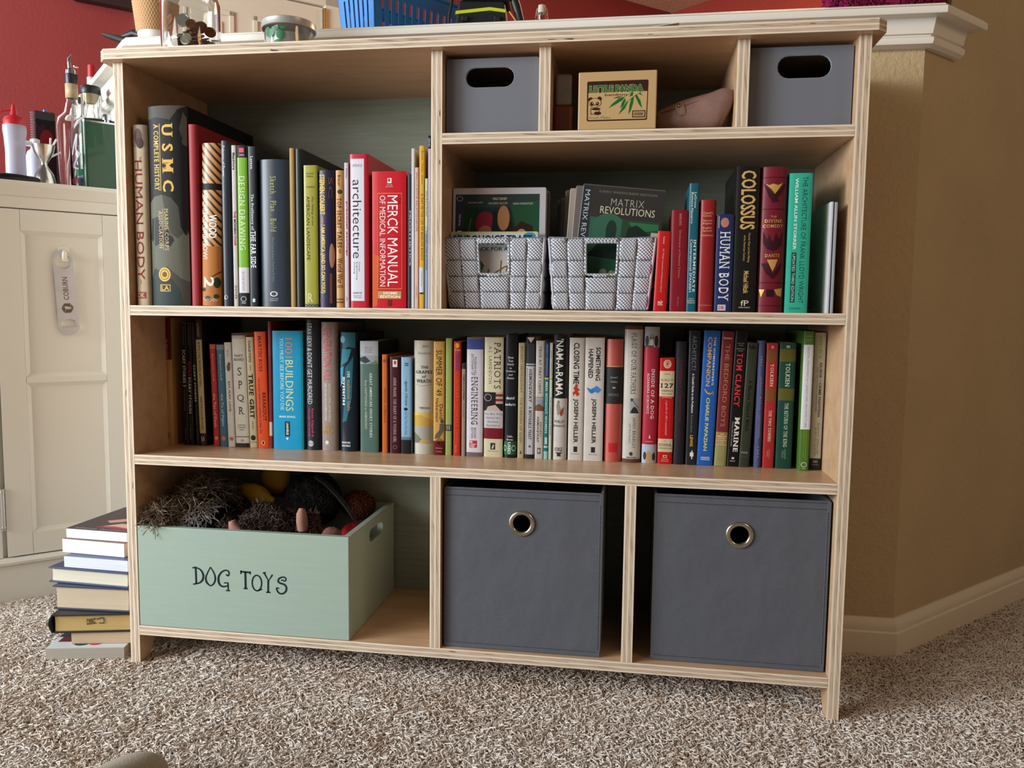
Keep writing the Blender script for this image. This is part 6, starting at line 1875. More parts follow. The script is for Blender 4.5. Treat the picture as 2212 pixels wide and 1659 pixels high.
def art1(p):
    p.rect(0.03, 0.93, 0.055, 0.99, '1b2e2b')
    p.rect(0.03, 0.125, 0.055, 0.99, '2c3a52')
    p.rect(0.125, 0.93, 0.055, 0.165, '2a3a38')
    p.poly([(0.62, 0.14), (0.93, 0.11), (0.93, 0.36), (0.70, 0.40)], '1f4a33')
    p.poly([(0.125, 0.16), (0.24, 0.17), (0.22, 0.42), (0.125, 0.46)], '1c3b2a')
    p.oval(0.355, 0.30, 0.105, 0.10, '7a1c2e', 24)
    p.oval(0.355, 0.40, 0.085, 0.085, '8a5f48', 24)
    p.poly([(0.44, 0.20), (0.60, 0.18), (0.68, 0.40), (0.62, 0.55), (0.40, 0.55)], '15191a')
    p.oval(0.55, 0.255, 0.065, 0.105, 'a87a58', 24)
    p.poly([(0.66, 0.55), (0.64, 0.36), (0.74, 0.28), (0.86, 0.32), (0.90, 0.55)], '2e1d14')
    p.oval(0.745, 0.42, 0.065, 0.075, 'b08a66', 24)
    p.line([(0.15, 0.48), (0.20, 0.26)], 0.008, '6b6a50')
    p.across('WALT DISNEY', 0.43, 0.585, 0.083, 0.103, 'd6d2b0', 0.0)
    p.across('JOHNNY DEPP', 0.165, 0.325, 0.118, 0.135, 'b8beb8')
    p.across('ORLANDO BLOOM', 0.385, 0.59, 0.122, 0.139, 'b8beb8')
    p.across('KEIRA KNIGHTLEY', 0.65, 0.865, 0.126, 0.143, 'b8beb8')
    p.ring(0.075, 0.09, 0.035, 0.022, 0.2, '9aa8b8')
    p.down('Walt Disney', 0.06, 0.09, 0.22, 0.32, 'd0d6e0')
    p.down('PIRATES', 0.055, 0.10, 0.36, 0.60, 'dfe4ea', 0.02)


def art2(p):
    p.rect(0.01, 0.99, 0.01, 0.99, 'b3bfc8')
    p.rect(0.01, 0.99, 0.01, 0.02, 'b8ac54')
    p.oval(0.9, 0.06, 0.07, 0.05, '3a86a0')
    p.oval(0.08, 0.08, 0.06, 0.05, '7aa0a4')
    p.across('MUROHOICE TRAFT', 0.035, 0.93, 0.045, 0.175, '1e2f3c', 0.03)
    p.across('TRACK FOR A', 0.22, 0.66, 0.205, 0.255, '2a2522', 0.015)
    p.rect(0.05, 0.95, 0.27, 0.95, 'c6c2c0')
    p.poly([(0.24, 0.35), (0.33, 0.36), (0.39, 0.45), (0.34, 0.58), (0.30, 0.68), (0.25, 0.68)], '3c6a5c')
    p.poly([(0.24, 0.34), (0.27, 0.36), (0.28, 0.60), (0.25, 0.66)], '234a40')
    for q in ([(0.36, 0.66), (0.62, 0.47), (0.70, 0.44)], [(0.50, 0.56), (0.58, 0.62), (0.68, 0.61)], [(0.585, 0.38), (0.575, 0.56), (0.53, 0.65)], [(0.44, 0.50), (0.43, 0.66)], [(0.66, 0.44), (0.64, 0.53)]):
        p.line(q, 0.018, '6f5a2c')


def art3(p):
    p.rect(0.01, 0.99, 0.01, 0.99, '33302e')
    p.rect(0.01, 0.12, 0.01, 0.99, '2a3036')
    p.across('2-DISC WIDESCREEN EDITION', 0.20, 0.90, 0.045, 0.062, '7a746e', 0.0, 1.1)
    p.across('MATRIX', 0.36, 0.76, 0.105, 0.165, '9aa092', -0.012, 1.1)
    p.across('REVOLUTIONS', 0.24, 0.90, 0.175, 0.235, 'c2c4a8', -0.004)
    p.rect(0.13, 0.97, 0.27, 0.97, '2f5a44')
    p.oval(0.36, 0.36, 0.20, 0.13, '345e4b', 24)
    p.rect(0.52, 0.97, 0.27, 0.52, '28432f')
    p.poly([(0.60, 0.29), (0.96, 0.29), (0.96, 0.34), (0.70, 0.37)], '2f6a48')
    p.poly([(0.54, 0.56), (0.60, 0.34), (0.70, 0.31), (0.82, 0.36), (0.92, 0.42), (0.96, 0.56)], '1e2a22')
    p.rect(0.88, 0.97, 0.36, 0.52, 'a8a894')
    p.poly([(0.14, 0.60), (0.24, 0.50), (0.34, 0.46), (0.34, 0.40), (0.46, 0.40), (0.46, 0.47), (0.56, 0.52), (0.62, 0.62)], '1a2c26')
    p.oval(0.40, 0.37, 0.065, 0.085, '20332b', 20)
    p.rect(0.13, 0.97, 0.62, 0.97, '24503a')
    for cx, r in ((0.36, 0.05), (0.46, 0.04), (0.56, 0.075), (0.68, 0.05)):
        p.oval(cx, 0.74, r, r * 0.9, '7f8f74', 16)
        p.poly([(cx - r, 0.88), (cx - r * 0.6, 0.80), (cx + r * 0.6, 0.80), (cx + r, 0.88)], '15231c')
    p.down('MATRIX REVOLUTIONS', 0.035, 0.095, 0.05, 0.80, 'a8b8bc')


zbk = Z2 + 0.0045
case('film_case', 'clear-edged film case with dark green cover and red oval, left basket', 'film case', (976, 1179, 404), 0.062, zbk, -3, th=0.016, group=None, draw=art1, shell='b4b4bc')
case('card_sleeve', 'white and pale blue card sleeve at the front of the left basket', 'film case', (973, 1163, 500), 0.044, zbk, -1.5, th=0.010, draw=art2, shell='c8c4b4', rough=0.6)
case('film_case', 'blank grey film case at the back of the left basket', 'film case', (985, 1187, 412), 0.090, zbk, -3, th=0.014, shell='6e6660')
case('film_case', 'foremost leaning film case with a green cover, in the right basket', 'film case', (1235, 1415, 402), 0.048, zbk + 0.004, -2, tilt=5.5, th=0.015, draw=art3, shell='55504e')
for i, (u0, vt, ti, sh2) in enumerate(((1226, 404, 5.0, '6a625e'), (1217, 409, 4.0, 'a89c90'), (1211, 412, 3.0, '5c5452'), (1205, 428, 2.0, '6e6560'), (1200, 431, 1.5, '4a4442'))):
    case('film_case', ['dark grey leaning film case, first behind the green one in the right basket', 'pale beige leaning film case, second behind the green one in the right basket',
                       'grey-brown leaning film case, third behind the green one in the right basket', 'grey leaning film case, fourth behind the green one in the right basket',
                       'dark leaning film case, rearmost in the right basket'][i], 'film case', (u0, u0 + 172, vt), 0.068 + i * 0.018, zbk + 0.002, -2, tilt=ti * 0.8, th=0.013, shell=sh2, group='film cases leaning in the right basket')

# ---------------------------------------------------------------- panda coin box, orange bottle, leather pouch
pb = thing('coin_box', 'tan plastic box with a green bamboo and panda label, top middle compartment', 'box', (0.8497, 0.002, Z1 + 0.0005), math.radians(-1.0))
w, h = 0.1205, 0.0880
TANP = mat('b89a6c', rough=0.42)
b = MB()
b.box(-w / 2, w / 2, 0, 0.095, 0, h)
b.build('body', TANP, pb, bevel=0.0016)
DB = '37201c'
pr = Print(lambda a, t, k: ((a - 0.5) * w, -0.0002 - 0.00001 * k, (1 - t) * h), w / h)
Q = lambda x, y: ((x - 578 + (1250 - y) * -0.008) / 1425, (y - 212 + (x - 578) * 0.040) / 1085)


def qp(pts):
    return [Q(x, y) for x, y in pts]


pr.poly(qp([(745, 400), (765, 385), (1835, 340), (1855, 360), (1838, 1070), (1820, 1085), (765, 1130), (742, 1110)]), DB)
pr.poly(qp([(768, 602), (1838, 552), (1822, 1050), (1808, 1062), (780, 1104), (766, 1092)]), 'b89a6c')
a0, t0 = Q(795, 565)
a1, t1 = Q(1760, 405)
for k in range(12):
    ox, oy = 0.0085 * math.cos(k * math.pi / 6), 0.0110 * math.sin(k * math.pi / 6)
    pr.across('LITTLE PANDA', a0 + ox, a1 + ox, t1 + 0.024 + oy, t0 + 0.022 + oy, 'c8b890', 0.018)
    pr.k -= 1
pr.k += 1
pr.across('LITTLE PANDA', a0, a1, t1 + 0.024, t0 + 0.022, '1f6a2a', 0.018)
a0, t0 = Q(1070, 655)
a1, t1 = Q(1475, 590)
pr.across('bamboo', a0, a1, t1, t0, DB, 0.012)
a0, t0 = Q(790, 1085)
a1, t1 = Q(1180, 1025)
pr.across('Fresh Make', a0, a1, t1, t0, '2c6a2a', 0.0)
for lf in ([(1140, 878), (1210, 790), (1330, 690), (1430, 655), (1400, 720), (1280, 800)], [(1210, 690), (1320, 655), (1400, 650), (1310, 690)],
           [(1352, 880), (1385, 760), (1440, 680), (1450, 740), (1410, 830)], [(1318, 998), (1390, 860), (1480, 740), (1500, 740), (1440, 880)],
           [(1515, 660), (1545, 590), (1590, 570), (1575, 640)], [(1502, 995), (1520, 820), (1550, 690), (1600, 650), (1585, 780), (1545, 920)],
           [(1615, 640), (1650, 620), (1720, 740), (1748, 872), (1690, 800)], [(1685, 610), (1710, 585), (1752, 635)]):
    pr.poly(qp(lf), '17632c')
for st in ([(1420, 670), (1600, 545)], [(1500, 730), (1640, 620), (1790, 535)]):
    pr.line(qp(st), 0.008, '2a7a38')
for rr_ in ((1572, 1045, 1808, 908),):
    A, B2 = Q(rr_[0], rr_[1]), Q(rr_[2], rr_[3])
    pr.rect(A[0], B2[0], B2[1], A[1], DB)
    pr.rect(A[0] + 0.012, B2[0] - 0.012, B2[1] + 0.016, A[1] - 0.016, 'b89a6c')
    for i in range(11):
        x0 = A[0] + 0.022 + i * 0.0108
        pr.rect(x0, x0 + 0.006, B2[1] + 0.03, A[1] - 0.03, DB)


def qo(x, y, rx, ry, c):
    a, t = Q(x, y)
    pr.oval(a, t, rx / 1425, ry / 1085, c)


qo(808, 720, 44, 42, DB)
qo(972, 705, 40, 42, DB)
qo(890, 780, 118, 88, DB)
qo(890, 780, 110, 80, 'b89a6c')
qo(836, 800, 34, 40, DB)
qo(936, 795, 30, 38, DB)
qo(848, 786, 11, 12, 'b89a6c')
qo(932, 782, 11, 12, 'b89a6c')
qo(888, 822, 16, 11, DB)
pr.line(qp([(828, 870), (812, 930), (830, 985), (880, 1000)]), 0.008, DB)
qo(910, 895, 78, 24, DB)
qo(938, 975, 66, 32, DB)
qo(818, 988, 18, 18, DB)
qo(818, 988, 11, 11, 'b89a6c')
pr.line(qp([(968, 905), (970, 945)]), 0.008, DB)
pr.build('label', pb, rough=0.4)

ob = thing('travel_bottle', 'small amber travel bottle with a frosted cap beside the panda box', 'bottle', (0.7625, 0.050, Z1 + 0.0005), math.radians(6))
b = MB()
for (z0, z1, hw, hd) in ((0.0, 0.048, 0.0150, 0.011),):
    b.prism(rrect(-hw, hw, -hd, hd, 0.005, 5), lambda p, k: (p[0], p[1], z0 if k == 0 else z1))
b.build('body', mat('a3431c', rough=0.12, trans=0.55, ior=1.4), ob, smooth=40, bevel=0.003)
b = MB()
b.prism(rrect(-0.0105, 0.0105, -0.0075, 0.0075, 0.003, 4), lambda p, k: (p[0], p[1], 0.004 if k == 0 else 0.042))
b.build('liquid', mat('6a2a12', rough=0.2), ob)
b = MB()
b.prism(rrect(-0.0130, 0.0130, -0.0100, 0.0100, 0.0045, 5), lambda p, k: (p[0], p[1], 0.0485 if k == 0 else 0.098))
b.build('cap', mat('8d8785', rough=0.35, trans=0.35), ob, smooth=40, bevel=0.004)
b = MB()
b.box(-0.0085, 0.0085, -0.0115, -0.0108, 0.002, 0.044)
b.build('paper_label', mat('5a2c1a', rough=0.5), ob)

pu = thing('leather_pouch', 'dusty brown leather pouch with a strap and rivet, leaning in the top middle compartment', 'pouch', (0, 0, 0))
LEATHER = mat('83655c', rough=0.42, noise=(60, 0.12), bump=(500, 0.12))
secs = [(1416, 248, 267), (1422, 243, 272), (1432, 236, 275.5), (1450, 228, 277), (1470, 219.5, 277), (1495, 212.5, 277), (1518, 206.5, 276.5), (1540, 201, 275), (1556, 192, 272), (1568, 192.5, 262), (1578, 196, 246), (1586, 200, 224), (1590, 205, 212)]
PY = 0.055
b = MB()
rows = []
NS = 24
for i, (u, vt, vb) in enumerate(secs):
    A, B2 = at_y(u, vt, PY), at_y(u, vb, PY)
    zt, zb = A[2], max(B2[2], Z1 + 0.001)
    if i > 0 and u < 1560:
        zb = Z1 + 0.001 + 0.0015 * (1 - min(1, i / 3))
    hh, zc = (zt - zb) / 2, (zt + zb) / 2
    dep = [0.010, 0.014, 0.018, 0.022, 0.026, 0.029, 0.031, 0.032, 0.032, 0.030, 0.026, 0.018, 0.008][i]
    for k in range(NS):
        a = 2 * math.pi * k / NS
        ca, sa = math.cos(a), math.sin(a)
        s = abs(ca) ** 0.75 * (1 if ca > 0 else -1)
        tt = abs(sa) ** 0.75 * (1 if sa > 0 else -1)
        rows.append((A[0], PY + dep * s, zc + hh * tt))
n = len(secs)
fs = [(i * NS + k, (i + 1) * NS + k, (i + 1) * NS + (k + 1) % NS, i * NS + (k + 1) % NS) for i in range(n - 1) for k in range(NS)]
fs += [tuple(range(NS))[::-1], tuple((n - 1) * NS + k for k in range(NS))]
b.add(rows, fs)
o = b.build('body', LEATHER, pu, smooth=70)
sb = o.modifiers.new('soft', 'SUBSURF')
sb.levels = sb.render_levels = 1


def pouch_front(u, v, off=0.0):
    """point on the camera-facing skin of the pouch"""
    us = [s[0] for s in secs]
    vt = np.interp(u, us, [s[1] for s in secs])
    vb = np.interp(u, us, [s[2] for s in secs])
    dp = np.interp(u, us, [0.010, 0.014, 0.018, 0.022, 0.026, 0.029, 0.031, 0.032, 0.032, 0.030, 0.026, 0.018, 0.008])
    q = min(0.98, abs((v - (vt + vb) / 2) / ((vb - vt) / 2)))
    yy = PY - dp * (1 - q ** 2.4) ** 0.6 * 0.97 - off
    p = at_y(u, v, PY)
    return (p[0], yy, p[2])


b = MB()
Zm = lambda zx, zy: (1400 + zx / 10.05, 170 + zy / 10.05)
b.tube([pouch_front(*Zm(x, y), 0.0004) for x, y in ((270, 792), (420, 770), (560, 740), (800, 668), (1000, 600), (1250, 520), (1500, 440), (1650, 365), (1760, 335), (1880, 345))], 0.0006, 6)
b.build('seam', mat('4a352f', rough=0.6), pu, smooth=60)
b = MB()
cl = [(620, 545), (655, 640), (680, 730), (700, 820), (705, 905)]


def strap(u, v):
    t = v * (len(cl) - 1)
    i = min(int(t), len(cl) - 2)
    x = cl[i][0] + (cl[i + 1][0] - cl[i][0]) * (t - i)
    y = cl[i][1] + (cl[i + 1][1] - cl[i][1]) * (t - i)
    return pouch_front(*Zm(x + (u - 0.5) * 205, y - (u - 0.5) * 62), 0.0022 - 0.001 * (2 * u - 1) ** 2)


b.grid(strap, 6, 10)
o = b.build('strap', mat('8f7163', rough=0.5, bump=(900, 0.3)), pu, smooth=60)
o.modifiers.new('thickness', 'SOLIDIFY').thickness = 0.0018
b = MB()
b.lathe([(0.0, 0.0022), (0.0018, 0.0018), (0.0032, 0.0006), (0.0034, -0.0008), (0.0, -0.0012)], 20)
c0 = pouch_front(*Zm(662, 672), 0.0032)
b.v = [(c0[0] + x, c0[1] - z, c0[2] + y) for x, y, z in b.v]
b.build('rivet', mat('8a8078', rough=0.2, metal=1.0), pu, smooth=60)
b = MB()
e = at_y(1417, 257, PY)
b.lathe([(0.0, 0.0), (0.009, 0.0), (0.0095, 0.002), (0.006, 0.004), (0.0, 0.004)], 16)
b.v = [(e[0] - 0.0005 - z, PY + y * 0.9, e[2] + x) for x, y, z in b.v]
b.build('zip_end', mat('b8b4b8', rough=0.4, metal=0.3, noise=(900, 0.5)), pu, smooth=40)

# ================================================================== books stacked on the floor, left of the bookcase
def flat_book(label, A, B, z0, th, dep, cover, page, hard=False, name='book', prints=None, front_cut=None, spine_left=False, blank=False):
    """A, B: plan positions of the front-left and front-right lower corners; the book runs back from that edge"""
    A, B = Vector(A), Vector(B)
    w = (B - A).length
    ang = math.atan2(B.y - A.y, B.x - A.x)
    root = thing(name, label, 'book', (A.x, A.y, z0), ang, group='books stacked on the carpet beside the bookcase')
    t = 0.0026 if hard else 0.0006
    o = 0.004 if hard else 0.0
    cm_ = mat(cover, rough=0.4)
    b = MB()
    b.box(-o, w + o, -o, dep, 0, t)
    b.box(-o, w + o, -o, dep, th - t, th)
    b.build('cover', cm_, root, bevel=0.0004)
    b = MB()
    # fore edge slightly hollow
    n = 6
    prof = [(0.0, t)] + [(0.0012 * math.sin(math.pi * i / n) if hard else 0.0, t + (th - 2 * t) * i / n) for i in range(1, n)] + [(0.0, th - t)]
    poly = [(p[0], p[1]) for p in prof] + [(dep - 0.002, th - t), (dep - 0.002, t)]
    b.prism(poly, lambda p, k: (0.0005 if k == 0 else w - 0.0005, p[0], p[1] if 0 else p[1]))
    pm = bpy.data.materials.new('page_block')
    q = NT(pm)
    f = q.noise(q.coord('Object', scale=(5, 5, 1500)), 1.0, 2)
    c = lin(page)
    q.l(q.ramp(f, [(0.3, tuple(x * 0.86 for x in c[:3])), (0.6, c)]), q.b.inputs['Base Color'])
    q.b.inputs['Roughness'].default_value = 0.8
    b.build('pages', pm, root)
    if spine_left:
        b = MB()
        b.grid(lambda u, v: (-o - 0.006 * math.sin(math.pi * v), -o + (dep + o) * u, th * v), 2, 8)
        s = b.build('spine', cm_, root, smooth=60)
        s.modifiers.new('thickness', 'SOLIDIFY').thickness = 0.0015
    if prints:
        pr = Print(lambda a, t_, k: (a * w, (1 - t_) * dep, th + 0.0003 + 0.00005 * k), w / dep)
        prints(pr)
        pr.build('cover_picture', root)
    return root, w


def top_art(p):
    p.rect(0, 1, 0, 1, '4e474a')
    p.poly([(0.55, 0.25), (1, 0.2), (1, 0.62), (0.75, 0.66), (0.5, 0.55)], 'b0405f')
    p.poly([(0.35, 0.88), (0.55, 0.78), (0.98, 0.80), (0.98, 0.92)], 'b0405f')
    p.poly([(0.30, 0.62), (0.62, 0.42), (0.72, 0.46), (0.58, 0.62), (0.42, 0.70)], 'c79a90')
    p.poly([(0.44, 0.84), (0.62, 0.70), (0.85, 0.70), (1.0, 0.80), (1.0, 0.93), (0.86, 0.86), (0.62, 0.82)], 'd2b2a6')
    p.across('julianne donaldson', 0.12, 0.98, 0.935, 0.985, 'c8c0c0')


def low_art(p):
    p.rect(0, 1, 0, 1, 'd2d8da')
    p.rect(0.0, 0.5, 0.0, 0.55, '2c3346')
    p.rect(0.10, 0.48, 0.05, 0.30, '7fa6c6')
    p.rect(0.06, 0.40, 0.55, 0.75, '6a2c30')
    p.oval(0.40, 0.82, 0.10, 0.09, '3c4048')
    p.oval(0.58, 0.78, 0.10, 0.12, 'b8404a')


z = -0.003
stk = [
    ('bottom paperback of the floor stack, its white picture cover poking out', (-0.1555, -0.0200), (-0.020, 0.010), 0.0225, 0.115, 'c9cdd0', 'a8a296', False, low_art, False),
    ('tan-paged book second from the bottom of the floor stack', (-0.1230, 0.0060), (-0.0185, 0.0290), 0.0225, 0.11, '3a3238', 'c2ab8e', False, None, False),
    ('old dark hardcover with yellowed pages stamped on the edge, in the floor stack', (-0.1490, -0.0020), (-0.0185, 0.0300), 0.0345, 0.15, '23242c', 'c0a468', True, None, True),
    ('thickest hardcover of the floor stack, navy covers and beige pages', (-0.1640, 0.0240), (-0.0230, 0.0320), 0.0450, 0.15, '2c3550', 'c4b49c', True, None, False),
    ('wide hardcover with navy edges and cream pages, middle of the floor stack', (-0.1830, 0.0390), (-0.0240, 0.0320), 0.0290, 0.16, '34426a', 'd2cebc', True, None, False),
    ('bluish white paperback third from the top of the floor stack', (-0.1570, 0.0380), (-0.0230, 0.0330), 0.0215, 0.12, '54608a', 'd6deee', False, None, False),
    ('white paperback second from the top of the floor stack', (-0.1740, 0.0570), (-0.0390, 0.0470), 0.0265, 0.12, '8a6a66', 'e6e8e8', False, None, False),
    ('topmost paperback of the floor stack, grey and pink picture cover', (-0.1680, 0.0610), (-0.0380, 0.0550), 0.0185, 0.17, '50494c', 'e8eaea', False, top_art, False),
]
for lab, A, B2, th, dep, cv, pg, hd, art, sl in stk:
    root, w_ = flat_book(lab, A, B2, z, th, dep, cv, pg, hd, prints=art, spine_left=sl)
    if 'stamped' in lab:
        pr = Print(lambda a, t, k: (a * w_, -0.0003, (1 - t) * th), w_ / th)
        pr.across('DISC', 0.42, 0.535, 0.30, 0.62, '4a4438', 0.02, tilt=-0.06)
        pr.line([(0.55, 0.32), (0.63, 0.25), (0.645, 0.50), (0.58, 0.53)], 0.05, '4a4438')
        pr.build('stamp', root)
    z += th + 0.0004

# ================================================================== things on top of the bookcase
ZB = ZT + T2
GLASS = mat('f4f7f7', rough=0.02, trans=1.0, ior=1.46)


def vessel(mb, prof_out, th, seg=40, c=(0, 0, 0)):
    """thin-walled glass: outer profile from the foot up, then back down inside"""
    inner = [(max(0.0, r - th), max(zz, prof_out[0][1] + th)) for i, (r, zz) in enumerate(prof_out)][::-1]
    mb.lathe(prof_out + inner, seg, c)
    return mb


JY = 0.095
JX = float(at_y(413, 95, JY)[0])
jar = thing('glass_jar', 'clear glass jar of coins on top of the bookcase', 'jar', (JX, JY, ZB + 0.0003))
b = MB()
vessel(b, [(0.0, 0.0), (0.043, 0.0), (0.049, 0.004), (0.0505, 0.012), (0.0505, 0.108), (0.047, 0.118), (0.043, 0.123), (0.043, 0.140)], 0.0028)
b.build('glass', GLASS, jar, smooth=50)
b = MB()
b.lathe([(0.0, 0.1405), (0.046, 0.1405), (0.046, 0.156), (0.044, 0.158), (0.0, 0.158)], 40)
b.build('lid', mat('b8b8b8', rough=0.3, metal=0.8), jar, smooth=40)

COIN_MB = {}


def coin(r, th, m):
    b = MB()
    b.lathe([(0.0, -th / 2 + 0.0003), (r * 0.84, -th / 2 + 0.0003), (r * 0.88, -th / 2), (r, -th / 2 + 0.0002), (r, th / 2 - 0.0002), (r * 0.88, th / 2), (r * 0.84, th / 2 - 0.0003), (0.0, th / 2 - 0.0003)], 28)
    o = b.build('coin', m, None, smooth=30)
    return o


COPPER = mat('b0714a', rough=0.35, metal=0.9, noise=(120, 0.2))
COPPER2 = mat('7a4a30', rough=0.42, metal=0.85, noise=(120, 0.2))
SILV = mat('a9a597', rough=0.33, metal=0.9, noise=(120, 0.12))
protos = {}
cg = np.random.default_rng(9)
spec = []
# (px u, v, kind, face tilt away from camera, yaw)
face = [(395, 44, 's', 0.0124, 78, 5), (367, 42, 'c', 0.0095, 80, -25), (413, 52, 'c', 0.0095, 70, 25), (432, 60, 'd', 0.0122, 72, 10), (372, 65, 'c', 0.0095, 75, -15), (454, 70, 'd', 0.0098, 74, 35),
        (402, 84, 's', 0.0105, 80, 0), (425, 80, 'd', 0.0095, 25, 10), (440, 86, 'd', 0.0095, 30, -10), (462, 88, 's', 0.009, 20, 20), (376, 88, 's', 0.009, 15, -20)]
for u, v, kd, r, tl_, yw in face:
    yy = JY - 0.030 + 0.006 * abs(u - 413) / 50
    p = at_y(u, v, yy)
    spec.append((p[0], yy, p[2], kd, r, math.radians(tl_), math.radians(yw)))
for i in range(84):
    f = i / 83
    zz = ZB + 0.005 + 0.060 * f
    rmax = 0.036 if f < 0.55 else 0.036 * (1 - f) / 0.45 + 0.003
    a = i * 2.4
    rr_ = rmax * math.sqrt(((i * 7) % 10 + 0.5) / 10)
    spec.append((JX + rr_ * math.cos(a), JY + 0.005 + rr_ * math.sin(a) * 0.85, zz, 'cdscd'[i % 5], (0.0095, 0.0095, 0.0106, 0.009, 0.0105)[i % 5], cg.uniform(-0.35, 0.35), cg.uniform(0, 6)))
for i, (x, y, zz, kd, r, tl_, yw) in enumerate(spec):
    key = (kd, r)
    if key not in protos:
        protos[key] = coin(r, 0.0017, {'s': SILV, 'c': COPPER, 'd': COPPER2}[kd])
        o = protos[key]
    else:
        o = protos[key].copy()
        COL.objects.link(o)
    o.location = (x, y, zz)
    o.rotation_euler = (tl_, 0, yw)
    if i == 0:
        lb = 'large silver coin standing topmost at the front of the coin pile in the jar'
    else:
        lb = {'s': 'silver coin lying in the pile inside the glass jar', 'c': 'bright copper coin in the pile inside the glass jar', 'd': 'dark copper coin in the pile inside the glass jar'}[kd]
    tag(o, lb, 'coin', 'coins in the glass jar')

tin = thing('candle_tin', 'low glass candle with green print and a silver lid, on top of the bookcase', 'candle', (float(at_y(624.5, 80, 0.075)[0]), 0.075, ZB + 0.0003))
b = MB()
vessel(b, [(0.0, 0.0), (0.036, 0.0), (0.0405, 0.003), (0.0412, 0.010), (0.0412, 0.048)], 0.0025)
b.build('glass', GLASS, tin, smooth=50)
b = MB()
b.lathe([(0.0, 0.0035), (0.0375, 0.0035), (0.0375, 0.036), (0.0, 0.036)], 36)
b.build('wax', mat('d4d6cc', rough=0.5), tin, smooth=40)
b = MB()
b.lathe([(0.0, 0.0600), (0.0435, 0.0600), (0.0455, 0.0585), (0.0458, 0.0485), (0.0462, 0.0475), (0.0452, 0.0468), (0.0440, 0.0475), (0.0440, 0.0565), (0.0, 0.0565)], 48)
b.build('lid', mat('cfcfcf', rough=0.35, metal=0.6), tin, smooth=35)
b = MB()
for a0, zc, ra, rz in ((-115, 0.034, 14, 0.007), (-100, 0.040, 10, 0.004), (-88, 0.030, 9, 0.008), (-92, 0.018, 10, 0.004), (-125, 0.042, 8, 0.003), (-80, 0.041, 7, 0.003)):
    b.grid(lambda u, v: (0.0416 * math.cos(math.radians(a0 + ra * (u - 0.5) * 2 * math.sqrt(max(0, 1 - (2 * v - 1) ** 2)))), 0.0416 * math.sin(math.radians(a0 + ra * (u - 0.5) * 2 * math.sqrt(max(0, 1 - (2 * v - 1) ** 2)))), zc + rz * (2 * v - 1)), 6, 8)
b.build('leaf_print', mat('1f7048', rough=0.4), tin)

pp = thing('paper_sheet', 'thin white paper lying on top of the bookcase at its front edge', 'paper', (0, 0, 0))
b = MB()
b.grid(lambda u, v: (0.845 + 0.095 * u, -0.012 + 0.14 * v, ZB + 0.0006 + 0.0095 * max(0, u - 0.2) ** 1.6), 12, 2)
o = b.build('sheet', mat('dcdee4', rough=0.5), pp)
o.modifiers.new('thickness', 'SOLIDIFY').thickness = 0.0006

# ================================================================== on the half wall's cap
ZC = 1.178
cup = thing('paper_cup', 'white paper coffee cup with a dimpled brown sleeve on the white ledge', 'cup', (-0.130, 0.335, ZC + 0.0003))
b = MB()
b.lathe([(0.0, 0.003), (0.028, 0.003), (0.029, 0.0), (0.0305, 0.0), (0.0445, 0.120), (0.046, 0.122), (0.046, 0.125), (0.0435, 0.125), (0.0295, 0.006), (0.0, 0.006)], 40)
b.build('cup_body', mat('e8e8e6', rough=0.5), cup, smooth=40)
b = MB()
rows, cols = 44, 100
def slv(u, v):
    zz = 0.032 + 0.062 * v
    r = 0.0308 + (0.0445 - 0.0305) * zz / 0.120 + 0.0012
    i, j = u * 42, v * 11
    dimp = 0.0009 * max(0, math.cos(2 * math.pi * (i + 0.5 * (int(j) % 2))) * math.sin(math.pi * (j % 1.0)))
    a = 2 * math.pi * u
    return ((r + dimp) * math.cos(a), (r + dimp) * math.sin(a), zz)
b.grid(slv, 252, 66)
b.build('sleeve', mat('bd9468', rough=0.7), cup, smooth=60)
b = MB()
b.lathe([(0.0465, 0.124), (0.0470, 0.127), (0.0445, 0.133), (0.040, 0.136), (0.0, 0.135)], 40)
b.build('lid', mat('e6e6e6', rough=0.4), cup, smooth=40)

nz = thing('kitchen_tool', 'black tapered tool tip sticking out from the left corner of the white ledge', 'tool', (0, 0, 0))
pA = at_y(222, 74, 0.36)
pB = at_y(262, 86, 0.34)
b = MB()
b.tube([pA, pA + (pB - pA) * 0.15, pA + (pB - pA) * 0.6, pB, pB + (pB - pA) * 1.2], [0.0030, 0.0042, 0.0070, 0.0085, 0.0085], 10)
b.v = [(x, y, zz + max(0, 0)) for x, y, zz in b.v]
b.build('tip', mat('1c1b1c', rough=0.4), nz, smooth=50)
b = MB()
b.tube([(pB[0] + 0.004, pB[1], pB[2] + 0.006), (pB[0] + 0.03, pB[1] - 0.002, pB[2] + 0.012), (pB[0] + 0.055, pB[1] - 0.004, pB[2] + 0.004)], [0.006, 0.008, 0.008], 10)
b.build('grip', mat('232223', rough=0.5), nz, smooth=50)
zmin = min(v[2] for v in b.v)
nz.location = (0, 0, 0)

